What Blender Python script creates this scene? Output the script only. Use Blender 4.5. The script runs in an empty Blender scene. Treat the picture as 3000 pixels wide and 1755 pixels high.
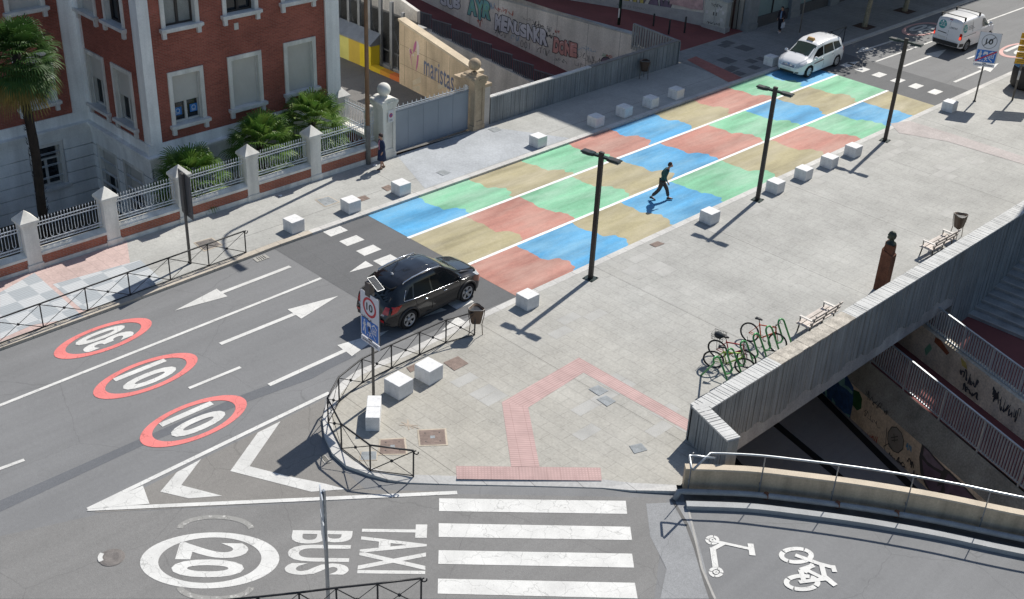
import bpy, bmesh, math, random
from mathutils import Vector, Matrix
R = math.radians
PI = math.pi
random.seed(7)
sc = bpy.context.scene
COL = sc.collection

# ------------------------------------------------------------------ survey
# The photograph was surveyed once (focal length, tilt, roll, height); S() turns
# a surveyed photo point into the real ground place it stands on.
F_PX, CAM_H = 3506.6, 21.6
PITCH, ROLL, YAW = R(29.9775), R(3.0047), R(-43.9346)
FWD = Vector((math.sin(YAW)*math.cos(PITCH), math.cos(YAW)*math.cos(PITCH), -math.sin(PITCH)))
_rt = Vector((math.cos(YAW), -math.sin(YAW), 0)); _up = _rt.cross(FWD)
RGT = _rt*math.cos(ROLL) + _up*math.sin(ROLL)
UPV = -_rt*math.sin(ROLL) + _up*math.cos(ROLL)
CAM = Vector((0, 0, CAM_H))
K = 3000/2520
def ray(x, y): return FWD*F_PX + RGT*(x-1500) - UPV*(y-877.5)
def S(x, y, z=0):
    d = ray(x, y); return CAM + d*((z-CAM_H)/d.z)
def D(x, y, z=0): return S(x*K, y*K, z)
def PX(x, y, X):
    d = ray(x, y); return CAM + d*(X/d.x)
def PY(x, y, Y):
    d = ray(x, y); return CAM + d*(Y/d.y)
def Zm(ox, oy, s): return lambda x, y, z=0: S(ox+x/s, oy+y/s, z)
z4 = Zm(2200, 0, 3.07125); z5 = Zm(0, 500, 2.457); z6 = Zm(0, 1100, 2.25)
z7 = Zm(900, 750, 3.2757); z8 = Zm(850, 1150, 2.436); z2 = Zm(900, 0, 3.07125)
zw = Zm(1900, 1155, 2.2909)

# ------------------------------------------------------------------ objects
def tag(o, label=None, cat=None, group=None, kind=None):
    if label: o['label'] = label
    if cat: o['category'] = cat
    if group: o['group'] = group
    if kind: o['kind'] = kind
    return o
def thing(name, label, cat, loc=(0, 0, 0), rz=0, group=None):
    o = bpy.data.objects.new(name, None); COL.objects.link(o)
    o.location = loc; o.rotation_euler = (0, 0, rz); o.empty_display_size = .2
    return tag(o, label, cat, group)
def dup(root, loc, rz=0, label=None, group=None, scale=None):
    def cp(o, parent):
        c = o.copy(); COL.objects.link(c)
        if parent: c.parent = parent
        for ch in KIDS.get(o.name, []): cp(ch, c)
        return c
    r = cp(root, None); r.location = loc; r.rotation_euler = (0, 0, rz)
    if scale: r.scale = scale
    if label: r['label'] = label
    if group: r['group'] = group
    return r
KIDS = {}
def root_loc(o):
    return o.matrix_basis.to_translation()

class MB:
    def __init__(s): s.v = []; s.f = []; s.m = []; s.sm = []; s.mi = 0
    def add(s, vs, fs, smooth=False):
        b = len(s.v); s.v += [tuple(p) for p in vs]
        for f in fs:
            s.f.append(tuple(b+i for i in f)); s.m.append(s.mi); s.sm.append(smooth)
        return s
    def quad(s, *p): return s.add(p, [tuple(range(len(p)))])
    poly = quad
    def box(s, x0, x1, y0, y1, z0, z1):
        return s.add([(x0,y0,z0),(x1,y0,z0),(x1,y1,z0),(x0,y1,z0),(x0,y0,z1),(x1,y0,z1),(x1,y1,z1),(x0,y1,z1)],
            [(3,2,1,0),(4,5,6,7),(0,1,5,4),(1,2,6,5),(2,3,7,6),(3,0,4,7)])
    def obox(s, c, sx, sy, sz, rz=0, M=None):   # oriented box, c = centre
        M = M or Matrix.Rotation(rz, 3, 'Z'); c = Vector(c)
        vs = [c + M @ Vector((a*sx/2, b*sy/2, d*sz/2)) for d in (-1,1) for a,b in ((-1,-1),(1,-1),(1,1),(-1,1))]
        return s.add(vs, [(3,2,1,0),(4,5,6,7),(0,1,5,4),(1,2,6,5),(2,3,7,6),(3,0,4,7)])
    def bar(s, a, b, w, h=None, up=(0,0,1)):   # square bar from a to b
        a, b = Vector(a), Vector(b); h = h or w; d = (b-a)
        L = d.length
        if L < 1e-6: return s
        d /= L; up = Vector(up)
        if abs(d.dot(up)) > .98: up = Vector((1,0,0))
        sd = d.cross(up).normalized(); u = sd.cross(d)
        M = Matrix((sd, d, u)).transposed()
        return s.obox((a+b)/2, w, L, h, M=M)
    def prism(s, pts, z0, z1):
        n = len(pts); vs = [(p[0],p[1],z0) for p in pts]+[(p[0],p[1],z1) for p in pts]
        return s.add(vs, [tuple(range(n-1,-1,-1)), tuple(range(n,2*n))]+[(i,(i+1)%n,n+(i+1)%n,n+i) for i in range(n)])
    def wallprism(s, A, B, prof, th, side=1):
        # vertical wall from A to B (xy); prof = list of (t, z) outline; thickness th to the left of A->B * side
        A, B = Vector(A[:2]), Vector(B[:2]); d = (B-A); n = Vector((-d.y, d.x)).normalized()*th*side
        f = [(A.x+d.x*t, A.y+d.y*t, z) for t, z in prof]; k = [(p[0]+n.x, p[1]+n.y, p[2]) for p in f]
        m = len(f)
        return s.add(f+k, [tuple(range(m)), tuple(range(2*m-1, m-1, -1))]+[(i, m+i, m+(i+1)%m, (i+1)%m) for i in range(m)])
    def tube(s, pts, r, n=8, closed=False, cap=True):
        pts = [Vector(p) for p in pts]; m = len(pts); rs = r if isinstance(r, (list, tuple)) else [r]*m
        vs = []; prev = None
        for i, p in enumerate(pts):
            a = pts[i-1] if (i > 0 or closed) else p; b = pts[(i+1) % m] if (i < m-1 or closed) else p
            t = (b-a).normalized()
            if prev is None:
                up = Vector((0,0,1)) if abs(t.z) < .9 else Vector((1,0,0))
                u = t.cross(up).normalized()
            else:
                u = (prev - t*prev.dot(t)).normalized()
            prev = u; w = t.cross(u)
            for k in range(n):
                an = 2*PI*k/n; vs.append(p+(u*math.cos(an)+w*math.sin(an))*rs[i])
        fs = []
        for i in range(m if closed else m-1):
            j = (i+1) % m
            for k in range(n): fs.append((i*n+k, i*n+(k+1)%n, j*n+(k+1)%n, j*n+k))
        s.add(vs, fs, True)
        if cap and not closed:
            b = len(s.v)-m*n
            s.f.append(tuple(b+k for k in range(n-1,-1,-1))); s.m.append(s.mi); s.sm.append(False)
            s.f.append(tuple(b+(m-1)*n+k for k in range(n))); s.m.append(s.mi); s.sm.append(False)
        return s
    def lathe(s, c, prof, n=16, axis='Z', M=None):   # prof = (r, h)
        c = Vector(c); vs = []
        for r, h in prof:
            for k in range(n):
                a = 2*PI*k/n; p = Vector((r*math.cos(a), r*math.sin(a), h))
                if axis == 'Y': p = Vector((p.x, p.z, p.y))
                elif axis == 'X': p = Vector((p.z, p.x, p.y))
                if M is not None: p = M @ p
                vs.append(c+p)
        m = len(prof)
        fs = [(i*n+k, i*n+(k+1)%n, (i+1)*n+(k+1)%n, (i+1)*n+k) for i in range(m-1) for k in range(n)]
        return s.add(vs, fs, True)
    def sphere(s, c, r, n=16, sq=(1,1,1)):
        prof = [(r*math.sin(PI*i/(n//2))+1e-5, -r*math.cos(PI*i/(n//2))) for i in range(n//2+1)]
        b = len(s.v); s.lathe((0,0,0), prof, n)
        for i in range(b, len(s.v)):
            p = s.v[i]; s.v[i] = (c[0]+p[0]*sq[0], c[1]+p[1]*sq[1], c[2]+p[2]*sq[2])
        return s
    def ribbon(s, pts, w, nrm=(0,0,1), taper=False):
        # flat stroke lying on a surface with normal nrm
        nrm = Vector(nrm); pts = [Vector(p) for p in pts]; L = []; Rr = []
        for i, p in enumerate(pts):
            a = pts[max(i-1,0)]; b = pts[min(i+1,len(pts)-1)]
            t = (b-a).normalized(); sd = t.cross(nrm).normalized()
            ww = w/2*(1 if not taper else (.4+.6*math.sin(PI*(i+.5)/len(pts))))
            L.append(p-sd*ww); Rr.append(p+sd*ww)
        m = len(pts)
        return s.add(L+Rr, [(i, m+i, m+i+1, i+1) for i in range(m-1)])
    def build(s, name, mat, parent=None, origin=None, bevel=0, tri=False):
        me = bpy.data.meshes.new(name)
        o = Vector(origin) if origin is not None else (root_loc(parent) if (parent and parent.parent is None) else (ROOTS.get(parent.name, Vector()) if parent else Vector()))
        me.from_pydata([(p[0]-o.x, p[1]-o.y, p[2]-o.z) for p in s.v], [], s.f)
        mats = mat if isinstance(mat, (list, tuple)) else [mat]
        for mm in mats: me.materials.append(mm)
        me.polygons.foreach_set('material_index', s.m)
        me.polygons.foreach_set('use_smooth', s.sm)
        me.update()
        if tri or True:
            bm = bmesh.new(); bm.from_mesh(me)
            big = [f for f in bm.faces if len(f.verts) > 4]
            if big: bmesh.ops.triangulate(bm, faces=big)
            bm.to_mesh(me); bm.free()
        ob = bpy.data.objects.new(name, me); COL.objects.link(ob)
        if parent:
            ob.parent = parent; KIDS.setdefault(parent.name, []).append(ob)
            ROOTS[ob.name] = o
        else: ob.location = o if origin is not None else (0,0,0)
        if parent and origin is not None: pass
        if bevel:
            b = ob.modifiers.new('bevel', 'BEVEL'); b.width = bevel; b.segments = 2; b.limit_method = 'ANGLE'
        return ob
ROOTS = {}

# ---- text as flat mesh in 2-D (unit: size = cap height about .7)
def text2d(body, size=1.0, off=0.0, align='CENTER', space=1.0, res=4):
    cu = bpy.data.curves.new('t', 'FONT'); cu.body = body; cu.size = size; cu.offset = off
    cu.align_x = align; cu.align_y = 'CENTER'; cu.space_character = space; cu.resolution_u = res
    ob = bpy.data.objects.new('t', cu); COL.objects.link(ob)
    dg = bpy.context.evaluated_depsgraph_get(); dg.update()
    me = ob.evaluated_get(dg).to_mesh()
    vs = [(v.co.x, v.co.y) for v in me.vertices]; fs = [tuple(p.vertices) for p in me.polygons]
    ob.evaluated_get(dg).to_mesh_clear()
    bpy.data.objects.remove(ob); bpy.data.curves.remove(cu)
    return vs, fs
def put2d(mb, shape, o, ex, ey, sx=1, sy=1):
    vs, fs = shape; o, ex, ey = Vector(o), Vector(ex), Vector(ey)
    return mb.add([o+ex*(x*sx)+ey*(y*sy) for x, y in vs], fs)
def bbox2d(shape):
    xs = [p[0] for p in shape[0]]; ys = [p[1] for p in shape[0]]
    return min(xs), max(xs), min(ys), max(ys)
def fit2d(mb, body, o, ex, ey, w, h, off=0.0, space=1.0):
    # text stretched to w x h centred on o
    sh = text2d(body, 1, off, space=space); x0, x1, y0, y1 = bbox2d(sh)
    vs = [((x-(x0+x1)/2)/(x1-x0)*w, (y-(y0+y1)/2)/(y1-y0)*h) for x, y in sh[0]]
    return put2d(mb, (vs, sh[1]), o, ex, ey)
def ring2d(ro, ri, n=48, sx=1, sy=1):
    vs = [(math.cos(2*PI*k/n)*r*sx, math.sin(2*PI*k/n)*r*sy) for r in (ri, ro) for k in range(n)]
    return vs, [(k, (k+1)%n, n+(k+1)%n, n+k) for k in range(n)]
def disc2d(r, n=32, sx=1, sy=1):
    return [(math.cos(2*PI*k/n)*r*sx, math.sin(2*PI*k/n)*r*sy) for k in range(n)], [tuple(range(n))]

# ------------------------------------------------------------------ materials
MATS = {}
def nt(name):
    m = bpy.data.materials.new(name); m.use_nodes = True; t = m.node_tree; t.nodes.clear()
    out = t.nodes.new('ShaderNodeOutputMaterial'); b = t.nodes.new('ShaderNodeBsdfPrincipled')
    t.links.new(b.outputs[0], out.inputs[0]); return m, t, b
def N(t, typ, **kw):
    n = t.nodes.new(typ)
    for k, v in kw.items():
        if k.startswith('i_'): n.inputs[k[2:].replace('_', ' ')].default_value = v
        else: setattr(n, k, v)
    return n
def vec_obj(t, scale=(1,1,1), rot=0):
    tc = N(t, 'ShaderNodeTexCoord'); mp = N(t, 'ShaderNodeMapping')
    mp.inputs['Scale'].default_value = scale; mp.inputs['Rotation'].default_value = (0,0,rot)
    t.links.new(tc.outputs['Object'], mp.inputs[0]); return mp.outputs[0]
def noise(t, vec, scale, detail=4, rough=.55):
    n = N(t, 'ShaderNodeTexNoise'); n.inputs['Scale'].default_value = scale
    n.inputs['Detail'].default_value = detail; n.inputs['Roughness'].default_value = rough
    t.links.new(vec, n.inputs['Vector']); return n.outputs[0]
def ramp(t, fac, a, b, ca=(0,0,0,1), cb=(1,1,1,1)):
    r = N(t, 'ShaderNodeValToRGB'); e = r.color_ramp.elements
    e[0].position = a; e[0].color = ca; e[1].position = b; e[1].color = cb
    t.links.new(fac, r.inputs[0]); return r.outputs[0]
def mul(t, c, fac_out, lo, hi, a=.3, b=.7):
    # multiply colour c by a grey between lo and hi driven by fac
    g = ramp(t, fac_out, a, b, (lo,)*3+(1,), (hi,)*3+(1,))
    m = N(t, 'ShaderNodeMix', data_type='RGBA', blend_type='MULTIPLY'); m.inputs[0].default_value = 1
    link(t, c, m.inputs[6]); t.links.new(g, m.inputs[7]); return m.outputs[2]
def mixc(t, fac, a, b):
    m = N(t, 'ShaderNodeMix', data_type='RGBA')
    link(t, fac, m.inputs[0]); link(t, a, m.inputs[6]); link(t, b, m.inputs[7]); return m.outputs[2]
def link(t, a, inp):
    if isinstance(a, (tuple, list)): inp.default_value = tuple(a)+((1,) if len(a) == 3 else ())
    elif isinstance(a, (int, float)): inp.default_value = a
    else: t.links.new(a, inp)
def bumpn(t, b, h, strength=.3, dist=.01):
    bn = N(t, 'ShaderNodeBump'); bn.inputs['Strength'].default_value = strength; bn.inputs['Distance'].default_value = dist
    t.links.new(h, bn.inputs['Height']); t.links.new(bn.outputs[0], b.inputs['Normal'])
def mat(name, col, rough=.75, var=.12, scale=2.0, fine=30, fvar=.12, bump=.15, metal=0, spec=.4, streak=None, coat=0):
    if name in MATS: return MATS[name]
    m, t, b = nt(name); v = vec_obj(t)
    c = mul(t, col, noise(t, v, scale, 5), 1-var, 1+var)
    nf = noise(t, v, fine, 3)
    c = mul(t, c, nf, 1-fvar, 1+fvar)
    if streak:
        c = mul(t, c, noise(t, vec_obj(t, streak), 1, 4), .72, 1.1)
    t.links.new(c, b.inputs['Base Color']); b.inputs['Roughness'].default_value = rough
    b.inputs['Metallic'].default_value = metal; b.inputs['Specular IOR Level'].default_value = spec
    if coat: b.inputs['Coat Weight'].default_value = coat; b.inputs['Coat Roughness'].default_value = .04
    if bump: bumpn(t, b, nf, bump)
    MATS[name] = m; return m
def plain(name, col, rough=.5, metal=0, spec=.5, emit=None, coat=0, alpha=None, trans=0):
    if name in MATS: return MATS[name]
    m, t, b = nt(name); b.inputs['Base Color'].default_value = tuple(col)+(1,)
    b.inputs['Roughness'].default_value = rough; b.inputs['Metallic'].default_value = metal
    b.inputs['Specular IOR Level'].default_value = spec
    if coat: b.inputs['Coat Weight'].default_value = coat; b.inputs['Coat Roughness'].default_value = .03
    if emit: b.inputs['Emission Color'].default_value = tuple(col)+(1,); b.inputs['Emission Strength'].default_value = emit
    if trans: b.inputs['Transmission Weight'].default_value = trans
    MATS[name] = m; return m
def wallvec(t):
    # (x+y, z) coordinates for upright walls along either axis
    tc = N(t, 'ShaderNodeTexCoord'); sx = N(t, 'ShaderNodeSeparateXYZ'); t.links.new(tc.outputs['Object'], sx.inputs[0])
    ad = N(t, 'ShaderNodeMath', operation='ADD'); t.links.new(sx.outputs[0], ad.inputs[0]); t.links.new(sx.outputs[1], ad.inputs[1])
    cb = N(t, 'ShaderNodeCombineXYZ'); t.links.new(ad.outputs[0], cb.inputs[0]); t.links.new(sx.outputs[2], cb.inputs[1])
    return cb.outputs[0], sx
def brickmat(name, c1, c2, mortar, bw, bh, ms, vec=None, rough=.85, bump=.4, var=.15, bias=0, mortar_smooth=.1, offs=.5, rot=0):
    m, t, b = nt(name)
    if vec == 'wall': v, _ = wallvec(t)
    else: v = vec_obj(t, rot=rot)
    br = N(t, 'ShaderNodeTexBrick'); br.offset = offs
    for k, x in (('Color1', c1), ('Color2', c2), ('Mortar', mortar)): br.inputs[k].default_value = tuple(x)+(1,)
    br.inputs['Scale'].default_value = 1; br.inputs['Mortar Size'].default_value = ms; br.inputs['Bias'].default_value = bias
    br.inputs['Brick Width'].default_value = bw; br.inputs['Row Height'].default_value = bh; br.inputs['Mortar Smooth'].default_value = mortar_smooth
    t.links.new(v, br.inputs['Vector'])
    ov = vec_obj(t)
    c = mul(t, br.outputs[0], noise(t, ov, .6, 6), 1-var, 1+var)
    c = mul(t, c, noise(t, ov, 14, 4), .88, 1.1)
    t.links.new(c, b.inputs['Base Color']); b.inputs['Roughness'].default_value = rough
    b.inputs['Specular IOR Level'].default_value = .3
    if bump:
        inv = N(t, 'ShaderNodeMath', operation='SUBTRACT'); inv.inputs[0].default_value = 1; t.links.new(br.outputs[1], inv.inputs[1])
        bumpn(t, b, inv.outputs[0], bump, .008)
    MATS[name] = m; return m
# ------------------------------------------------------------------ camera, sky, sun
cam = bpy.data.cameras.new('camera'); cam.lens = 36*F_PX/3000; cam.sensor_width = 36; cam.clip_end = 2000; cam.clip_start = .5
co = bpy.data.objects.new('camera', cam); COL.objects.link(co)
co.matrix_world = Matrix.Translation(CAM) @ Matrix((RGT, UPV, -FWD)).transposed().to_4x4()
sc.camera = co
SUN_EL = R(45.8); SH = Vector((1.07, -4.99, 0)).normalized()      # shadows fall this way
sl = bpy.data.lights.new('sun', 'SUN'); sl.energy = 5.0; sl.angle = R(.53); sl.color = (1, .955, .88)
so = bpy.data.objects.new('sun', sl); COL.objects.link(so)
ldir = Vector((SH.x*math.cos(SUN_EL), SH.y*math.cos(SUN_EL), -math.sin(SUN_EL)))
so.rotation_euler = ldir.to_track_quat('-Z', 'Y').to_euler()
w = bpy.data.worlds.new('World'); sc.world = w; w.use_nodes = True
wt = w.node_tree; bg = wt.nodes['Background']; sky = wt.nodes.new('ShaderNodeTexSky')
sky.sky_type = 'NISHITA'; sky.sun_disc = False; sky.sun_elevation = SUN_EL
sky.sun_rotation = math.atan2(-SH.x, -SH.y); sky.air_density = 1.0; sky.dust_density = .6; sky.ozone_density = 1.2
wt.links.new(sky.outputs[0], bg.inputs[0]); bg.inputs[1].default_value = .098
sc.view_settings.view_transform = 'Standard'; sc.view_settings.look = 'None'
sc.view_settings.exposure = 0.17; sc.view_settings.gamma = 1

# ------------------------------------------------------------------ ground materials
def asphalt(name, c, var=.12, seed=0, stains=True):
    m, t, b = nt(name); v = vec_obj(t)
    cc = mul(t, c, noise(t, v, .35, 6, .6), 1-var, 1+var)
    cc = mul(t, cc, noise(t, vec_obj(t, (1.6, .09, 1)), 1, 5, .6), .92, 1.06)   # wheel wear along the street
    cc = mul(t, cc, noise(t, v, 55, 3, .7), .78, 1.22, .35, .65)
    cc = mul(t, cc, noise(t, v, 9, 4, .7), .94, 1.06)
    if stains:
        cc = mul(t, cc, noise(t, vec_obj(t, (1,1,1), .7), 1.1, 8, .7), .88, 1.0, .28, .42)
        vo = N(t, 'ShaderNodeTexVoronoi', feature='DISTANCE_TO_EDGE'); vo.inputs['Scale'].default_value = .22
        dist = N(t, 'ShaderNodeMix', data_type='RGBA', blend_type='ADD'); dist.inputs[0].default_value = .25
        t.links.new(v, dist.inputs[6]); nn = N(t, 'ShaderNodeTexNoise'); nn.inputs['Scale'].default_value = 2.2; nn.inputs['Detail'].default_value = 6
        t.links.new(v, nn.inputs['Vector']); t.links.new(nn.outputs[1], dist.inputs[7]); t.links.new(dist.outputs[2], vo.inputs['Vector'])
        cc = mul(t, cc, vo.outputs[0], .8, 1.0, .0005, .0035)
    t.links.new(cc, b.inputs['Base Color']); b.inputs['Roughness'].default_value = .88; b.inputs['Specular IOR Level'].default_value = .3
    bumpn(t, b, noise(t, v, 70, 3), .35, .006)
    return m
M_ASPH = asphalt('asphalt_old', (.192, .194, .196), .06)
M_ASPH2 = asphalt('asphalt_new', (.128, .130, .133), .06)
M_ASPH3 = asphalt('asphalt_trench', (.135, .141, .152), .06, stains=False)
M_ASPHW = asphalt('asphalt_warm', (.215, .206, .192), .06)
M_ASPHD = asphalt('asphalt_dark', (.30, .29, .28))
def paint(name, c, wear=.35, under=(.27,.265,.25), thr=.36):
    m, t, b = nt(name); v = vec_obj(t)
    cc = mul(t, c, noise(t, v, 1.4, 5), .86, 1.06)
    cc = mul(t, cc, noise(t, v, 40, 3), .88, 1.06)
    n1 = noise(t, v, 7, 9, .75)
    f = ramp(t, n1, thr-.05, thr+.03)
    vo = N(t, 'ShaderNodeTexVoronoi', feature='DISTANCE_TO_EDGE'); vo.inputs['Scale'].default_value = 1.6
    ad = N(t, 'ShaderNodeMix', data_type='RGBA', blend_type='ADD'); ad.inputs[0].default_value = .2
    t.links.new(v, ad.inputs[6]); nn = N(t, 'ShaderNodeTexNoise'); nn.inputs['Scale'].default_value = 5; t.links.new(v, nn.inputs['Vector']); t.links.new(nn.outputs[1], ad.inputs[7])
    t.links.new(ad.outputs[2], vo.inputs['Vector'])
    cr = ramp(t, vo.outputs[0], .004, .014)
    cm = mixc(t, f, under, cc)
    crk = mul(t, cm, cr, .72, 1.0, .2, .9)
    t.links.new(crk, b.inputs['Base Color']); b.inputs['Roughness'].default_value = .7
    b.inputs['Specular IOR Level'].default_value = .3
    return m
M_WHITE = paint('road_paint_white', (.65, .645, .62))
M_WHITEW = paint('road_paint_worn', (.61, .605, .58), thr=.35)
M_GHOST = paint('road_paint_ghost', (.52, .51, .48), thr=.6)
M_RED = paint('road_paint_red', (.74, .215, .20), thr=.30)
M_LINE = paint('road_paint_line', (.82, .82, .80), thr=.2)
def slabs(name, c, bw, bh, rot=0, ms=.012, mort=.72, var=.1, c2=None, joint=None, beige=None):
    m = brickmat(name, c, c2 or tuple(x*.93 for x in c), tuple(x*mort for x in c), bw, bh, ms, rot=rot, rough=.8, bump=.2, var=var)
    t = m.node_tree; b = [n for n in t.nodes if n.type == 'BSDF_PRINCIPLED'][0]
    src = b.inputs['Base Color'].links[0].from_socket
    v = vec_obj(t)
    cc = mul(t, src, noise(t, v, .22, 7, .65), .90, 1.08)
    cc = mul(t, cc, noise(t, v, 3.2, 8, .7), .84, 1.02, .25, .45)
    vd = N(t, 'ShaderNodeTexVoronoi'); vd.inputs['Scale'].default_value = 1.7; t.links.new(v, vd.inputs['Vector'])
    cc = mul(t, cc, vd.outputs['Distance'], .68, 1.0, .028, .05)      # trodden gum
    cc = mul(t, cc, noise(t, vec_obj(t, (.5,.12,1), R(20)), 1, 9, .75), .93, 1.08, .3, .6)   # faint scuffed trails
    if joint:   # long expansion joints every few metres
        br = N(t, 'ShaderNodeTexBrick'); br.offset = 0
        for k, x in (('Color1', (1,1,1)), ('Color2', (1,1,1)), ('Mortar', (.55,.55,.55))): br.inputs[k].default_value = tuple(x)+(1,)
        br.inputs['Scale'].default_value = 1; br.inputs['Mortar Size'].default_value = .014
        br.inputs['Brick Width'].default_value = joint[0]; br.inputs['Row Height'].default_value = joint[1]
        t.links.new(vec_obj(t), br.inputs['Vector'])
        mm = N(t, 'ShaderNodeMix', data_type='RGBA', blend_type='MULTIPLY'); mm.inputs[0].default_value = 1
        t.links.new(cc, mm.inputs[6]); t.links.new(br.outputs[0], mm.inputs[7]); cc = mm.outputs[2]
    if beige:   # the stone near the corner comes from a warmer batch
        sx = N(t, 'ShaderNodeSeparateXYZ'); t.links.new(v, sx.inputs[0]); mr = N(t, 'ShaderNodeMapRange'); mr.inputs[1].default_value = beige[0]; mr.inputs[2].default_value = beige[1]; mr.inputs[3].default_value = 1; mr.inputs[4].default_value = .25
        jit = N(t, 'ShaderNodeMath', operation='MULTIPLY_ADD'); t.links.new(noise(t, v, .35, 5), jit.inputs[0]); jit.inputs[1].default_value = 9; t.links.new(sx.outputs[1], jit.inputs[2]); t.links.new(jit.outputs[0], mr.inputs[0])
        mm = N(t, 'ShaderNodeMix', data_type='RGBA', blend_type='MULTIPLY'); t.links.new(mr.outputs[0], mm.inputs[0]); t.links.new(cc, mm.inputs[6]); mm.inputs[7].default_value = (1.045,.99,.905,1); cc = mm.outputs[2]
    t.links.new(cc, b.inputs['Base Color']); return m
M_PLAZA = slabs('plaza_slabs', (.352, .354, .340), .9, .45, joint=(40, 6.2), beige=(24, 36), mort=.80, ms=.011, c2=(.342,.343,.329))
M_WALK = slabs('left_walk_slabs', (.361, .361, .341), .9, .45, rot=R(90), joint=(6, 30), mort=.86, ms=.009, c2=(.35,.349,.329))
M_APRON = slabs('drive_setts', (.38, .40, .42), .2, .1, ms=.006, mort=.85)
M_KERB = brickmat('kerb_stone', (.52,.51,.485), (.48,.47,.45), (.3,.29,.28), 1.0, 50, .012, rot=R(90), rough=.8, bump=.15)
M_KERBW = brickmat('kerb_stone_tan', (.46,.41,.34), (.42,.38,.32), (.25,.23,.2), 1.0, 50, .012, rot=R(90), rough=.8, bump=.15)
M_PINK = slabs('pink_slabs', (.50, .38, .35), .4, .4, ms=.01, mort=.8)
def tactile(name, c, rot, dots=False):
    m, t, b = nt(name); v = vec_obj(t, rot=rot)
    if dots:
        vo = N(t, 'ShaderNodeTexVoronoi'); vo.inputs['Scale'].default_value = 11; vo.inputs['Randomness'].default_value = 0
        t.links.new(v, vo.inputs['Vector']); h = vo.outputs['Distance']; a, bb = .25, .42
    else:
        wv = N(t, 'ShaderNodeTexWave', wave_type='BANDS', bands_direction='X'); wv.inputs['Scale'].default_value = 3.4
        t.links.new(v, wv.inputs['Vector']); h = wv.outputs[1]; a, bb = .35, .65
    br = N(t, 'ShaderNodeTexBrick'); br.offset = 0
    for k, x in (('Color1', (1,1,1)), ('Color2', (.96,.96,.96)), ('Mortar', (.82,.79,.79))): br.inputs[k].default_value = tuple(x)+(1,)
    br.inputs['Scale'].default_value = 1; br.inputs['Mortar Size'].default_value = .01; br.inputs['Brick Width'].default_value = .6; br.inputs['Row Height'].default_value = .4
    t.links.new(v, br.inputs['Vector'])
    cc = mul(t, c, h, 1.03, .87, a, bb)
    mm = N(t, 'ShaderNodeMix', data_type='RGBA', blend_type='MULTIPLY'); mm.inputs[0].default_value = 1
    t.links.new(cc, mm.inputs[6]); t.links.new(br.outputs[0], mm.inputs[7])
    cc = mul(t, mm.outputs[2], noise(t, vec_obj(t), 1.5, 6), .86, 1.1)
    t.links.new(cc, b.inputs['Base Color']); b.inputs['Roughness'].default_value = .8
    bumpn(t, b, h, .3, .01); return m
# painted street
def streetpaint(name, c, pale):
    m, t, b = nt(name); v = vec_obj(t)
    st = noise(t, vec_obj(t, (1.3, .16, 1), R(8)), 1, 4, .5)           # brush and tyre streaks along the street
    st2 = noise(t, vec_obj(t, (7, .5, 1), R(-4)), 1, 5, .7)
    cc = mul(t, c, st, .68, 1.14, .34, .64)
    cc = mul(t, cc, noise(t, v, 6, 8, .8), .84, 1.08)
    cc = mixc(t, ramp(t, noise(t, vec_obj(t, (1.0, .3, 1)), .8, 6, .65), .42, .72, (0,0,0,1), (.8,)*3+(1,)), cc, pale)
    cc = mul(t, cc, st2, .93, 1.05)
    cc = mul(t, cc, noise(t, v, 45, 4, .8), .76, 1.16)
    # rubbed spots where the asphalt shows
    f = ramp(t, noise(t, v, 3, 9, .8), .30, .335)
    cc = mixc(t, f, (.24, .24, .235), cc)
    t.links.new(cc, b.inputs['Base Color']); b.inputs['Roughness'].default_value = .75; b.inputs['Specular IOR Level'].default_value = .3
    bumpn(t, b, noise(t, v, 70, 3), .25, .005); return m
PB = streetpaint('paint_blue', (.085, .35, .62), (.24, .47, .62))
PG = streetpaint('paint_green', (.21, .51, .31), (.37, .57, .43))
PT = streetpaint('paint_ochre', (.37, .325, .19), (.49, .44, .32))
PR = streetpaint('paint_terracotta', (.47, .215, .17), (.54, .35, .29))

# ------------------------------------------------------------------ the sheets
PIT_R = [(-16.55, 24.95), (-14.45, 24.2), (-14.9, 23.35)]
TW = [Vector((-15.05, 23.05, 0))] + [D(*p) for p in ((1830,1213),(1950,1226),(2080,1243),(2200,1262),(2330,1286),(2520,1326))]
TW = [TW[0]]+[Vector((p.x, p.y, 0)) for p in TW[1:]] + [Vector((-3.4, 31.0, 0)), Vector((2.0, 33.6, 0)), Vector((12, 37.5, 0))]
terrain = MB(); terrain.quad((-600,-600,-7.2),(600,-600,-7.2),(600,600,-7.2),(-600,600,-7.2))
tag(terrain.build('terrain', mat('terrain', (.12,.11,.095), scale=.3)), kind='structure')
# street level deck (asphalt) with its soffit
deck = MB()
outline = [(-38.6,-10),(30,-10),(30,38)] + [(p.x, p.y) for p in reversed(TW)] + [(-14.95,23.2),(-14.5,24.6),(-16.3,25.2),(-16.3,130),(-38.6,130)]
deck.poly(*[(x,y,0) for x,y in outline])
road = deck.build('road', M_ASPH); tag(road, kind='structure')
# soffit and beam under the bridge deck
sf = MB(); sf.box(-38.5,-16.6, 24.6, 53.3, -1.15, -.02)
conc = mat('concrete_dark', (.24,.235,.225), .85, .2, .8)
tag(sf.build('bridge_deck', conc), kind='structure')
# deck of the lower street over the underpass tunnel
sf2 = MB(); sf2.prism([(-15.3,23.2)]+[(p.x+.15,p.y-.15) for p in TW[1:]]+[(30,38),(30,0),(-15.3,0)], -1.0, -.03)
tag(sf2.build('tunnel_deck', conc), kind='structure')

def sheet(name, pts, z, m, kind='structure', parent=None):
    b = MB(); b.poly(*[(p[0], p[1], z) for p in pts]); o = b.build(name, m, parent)
    if kind and not parent: tag(o, kind=kind)
    return o
ZW = .10
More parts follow.
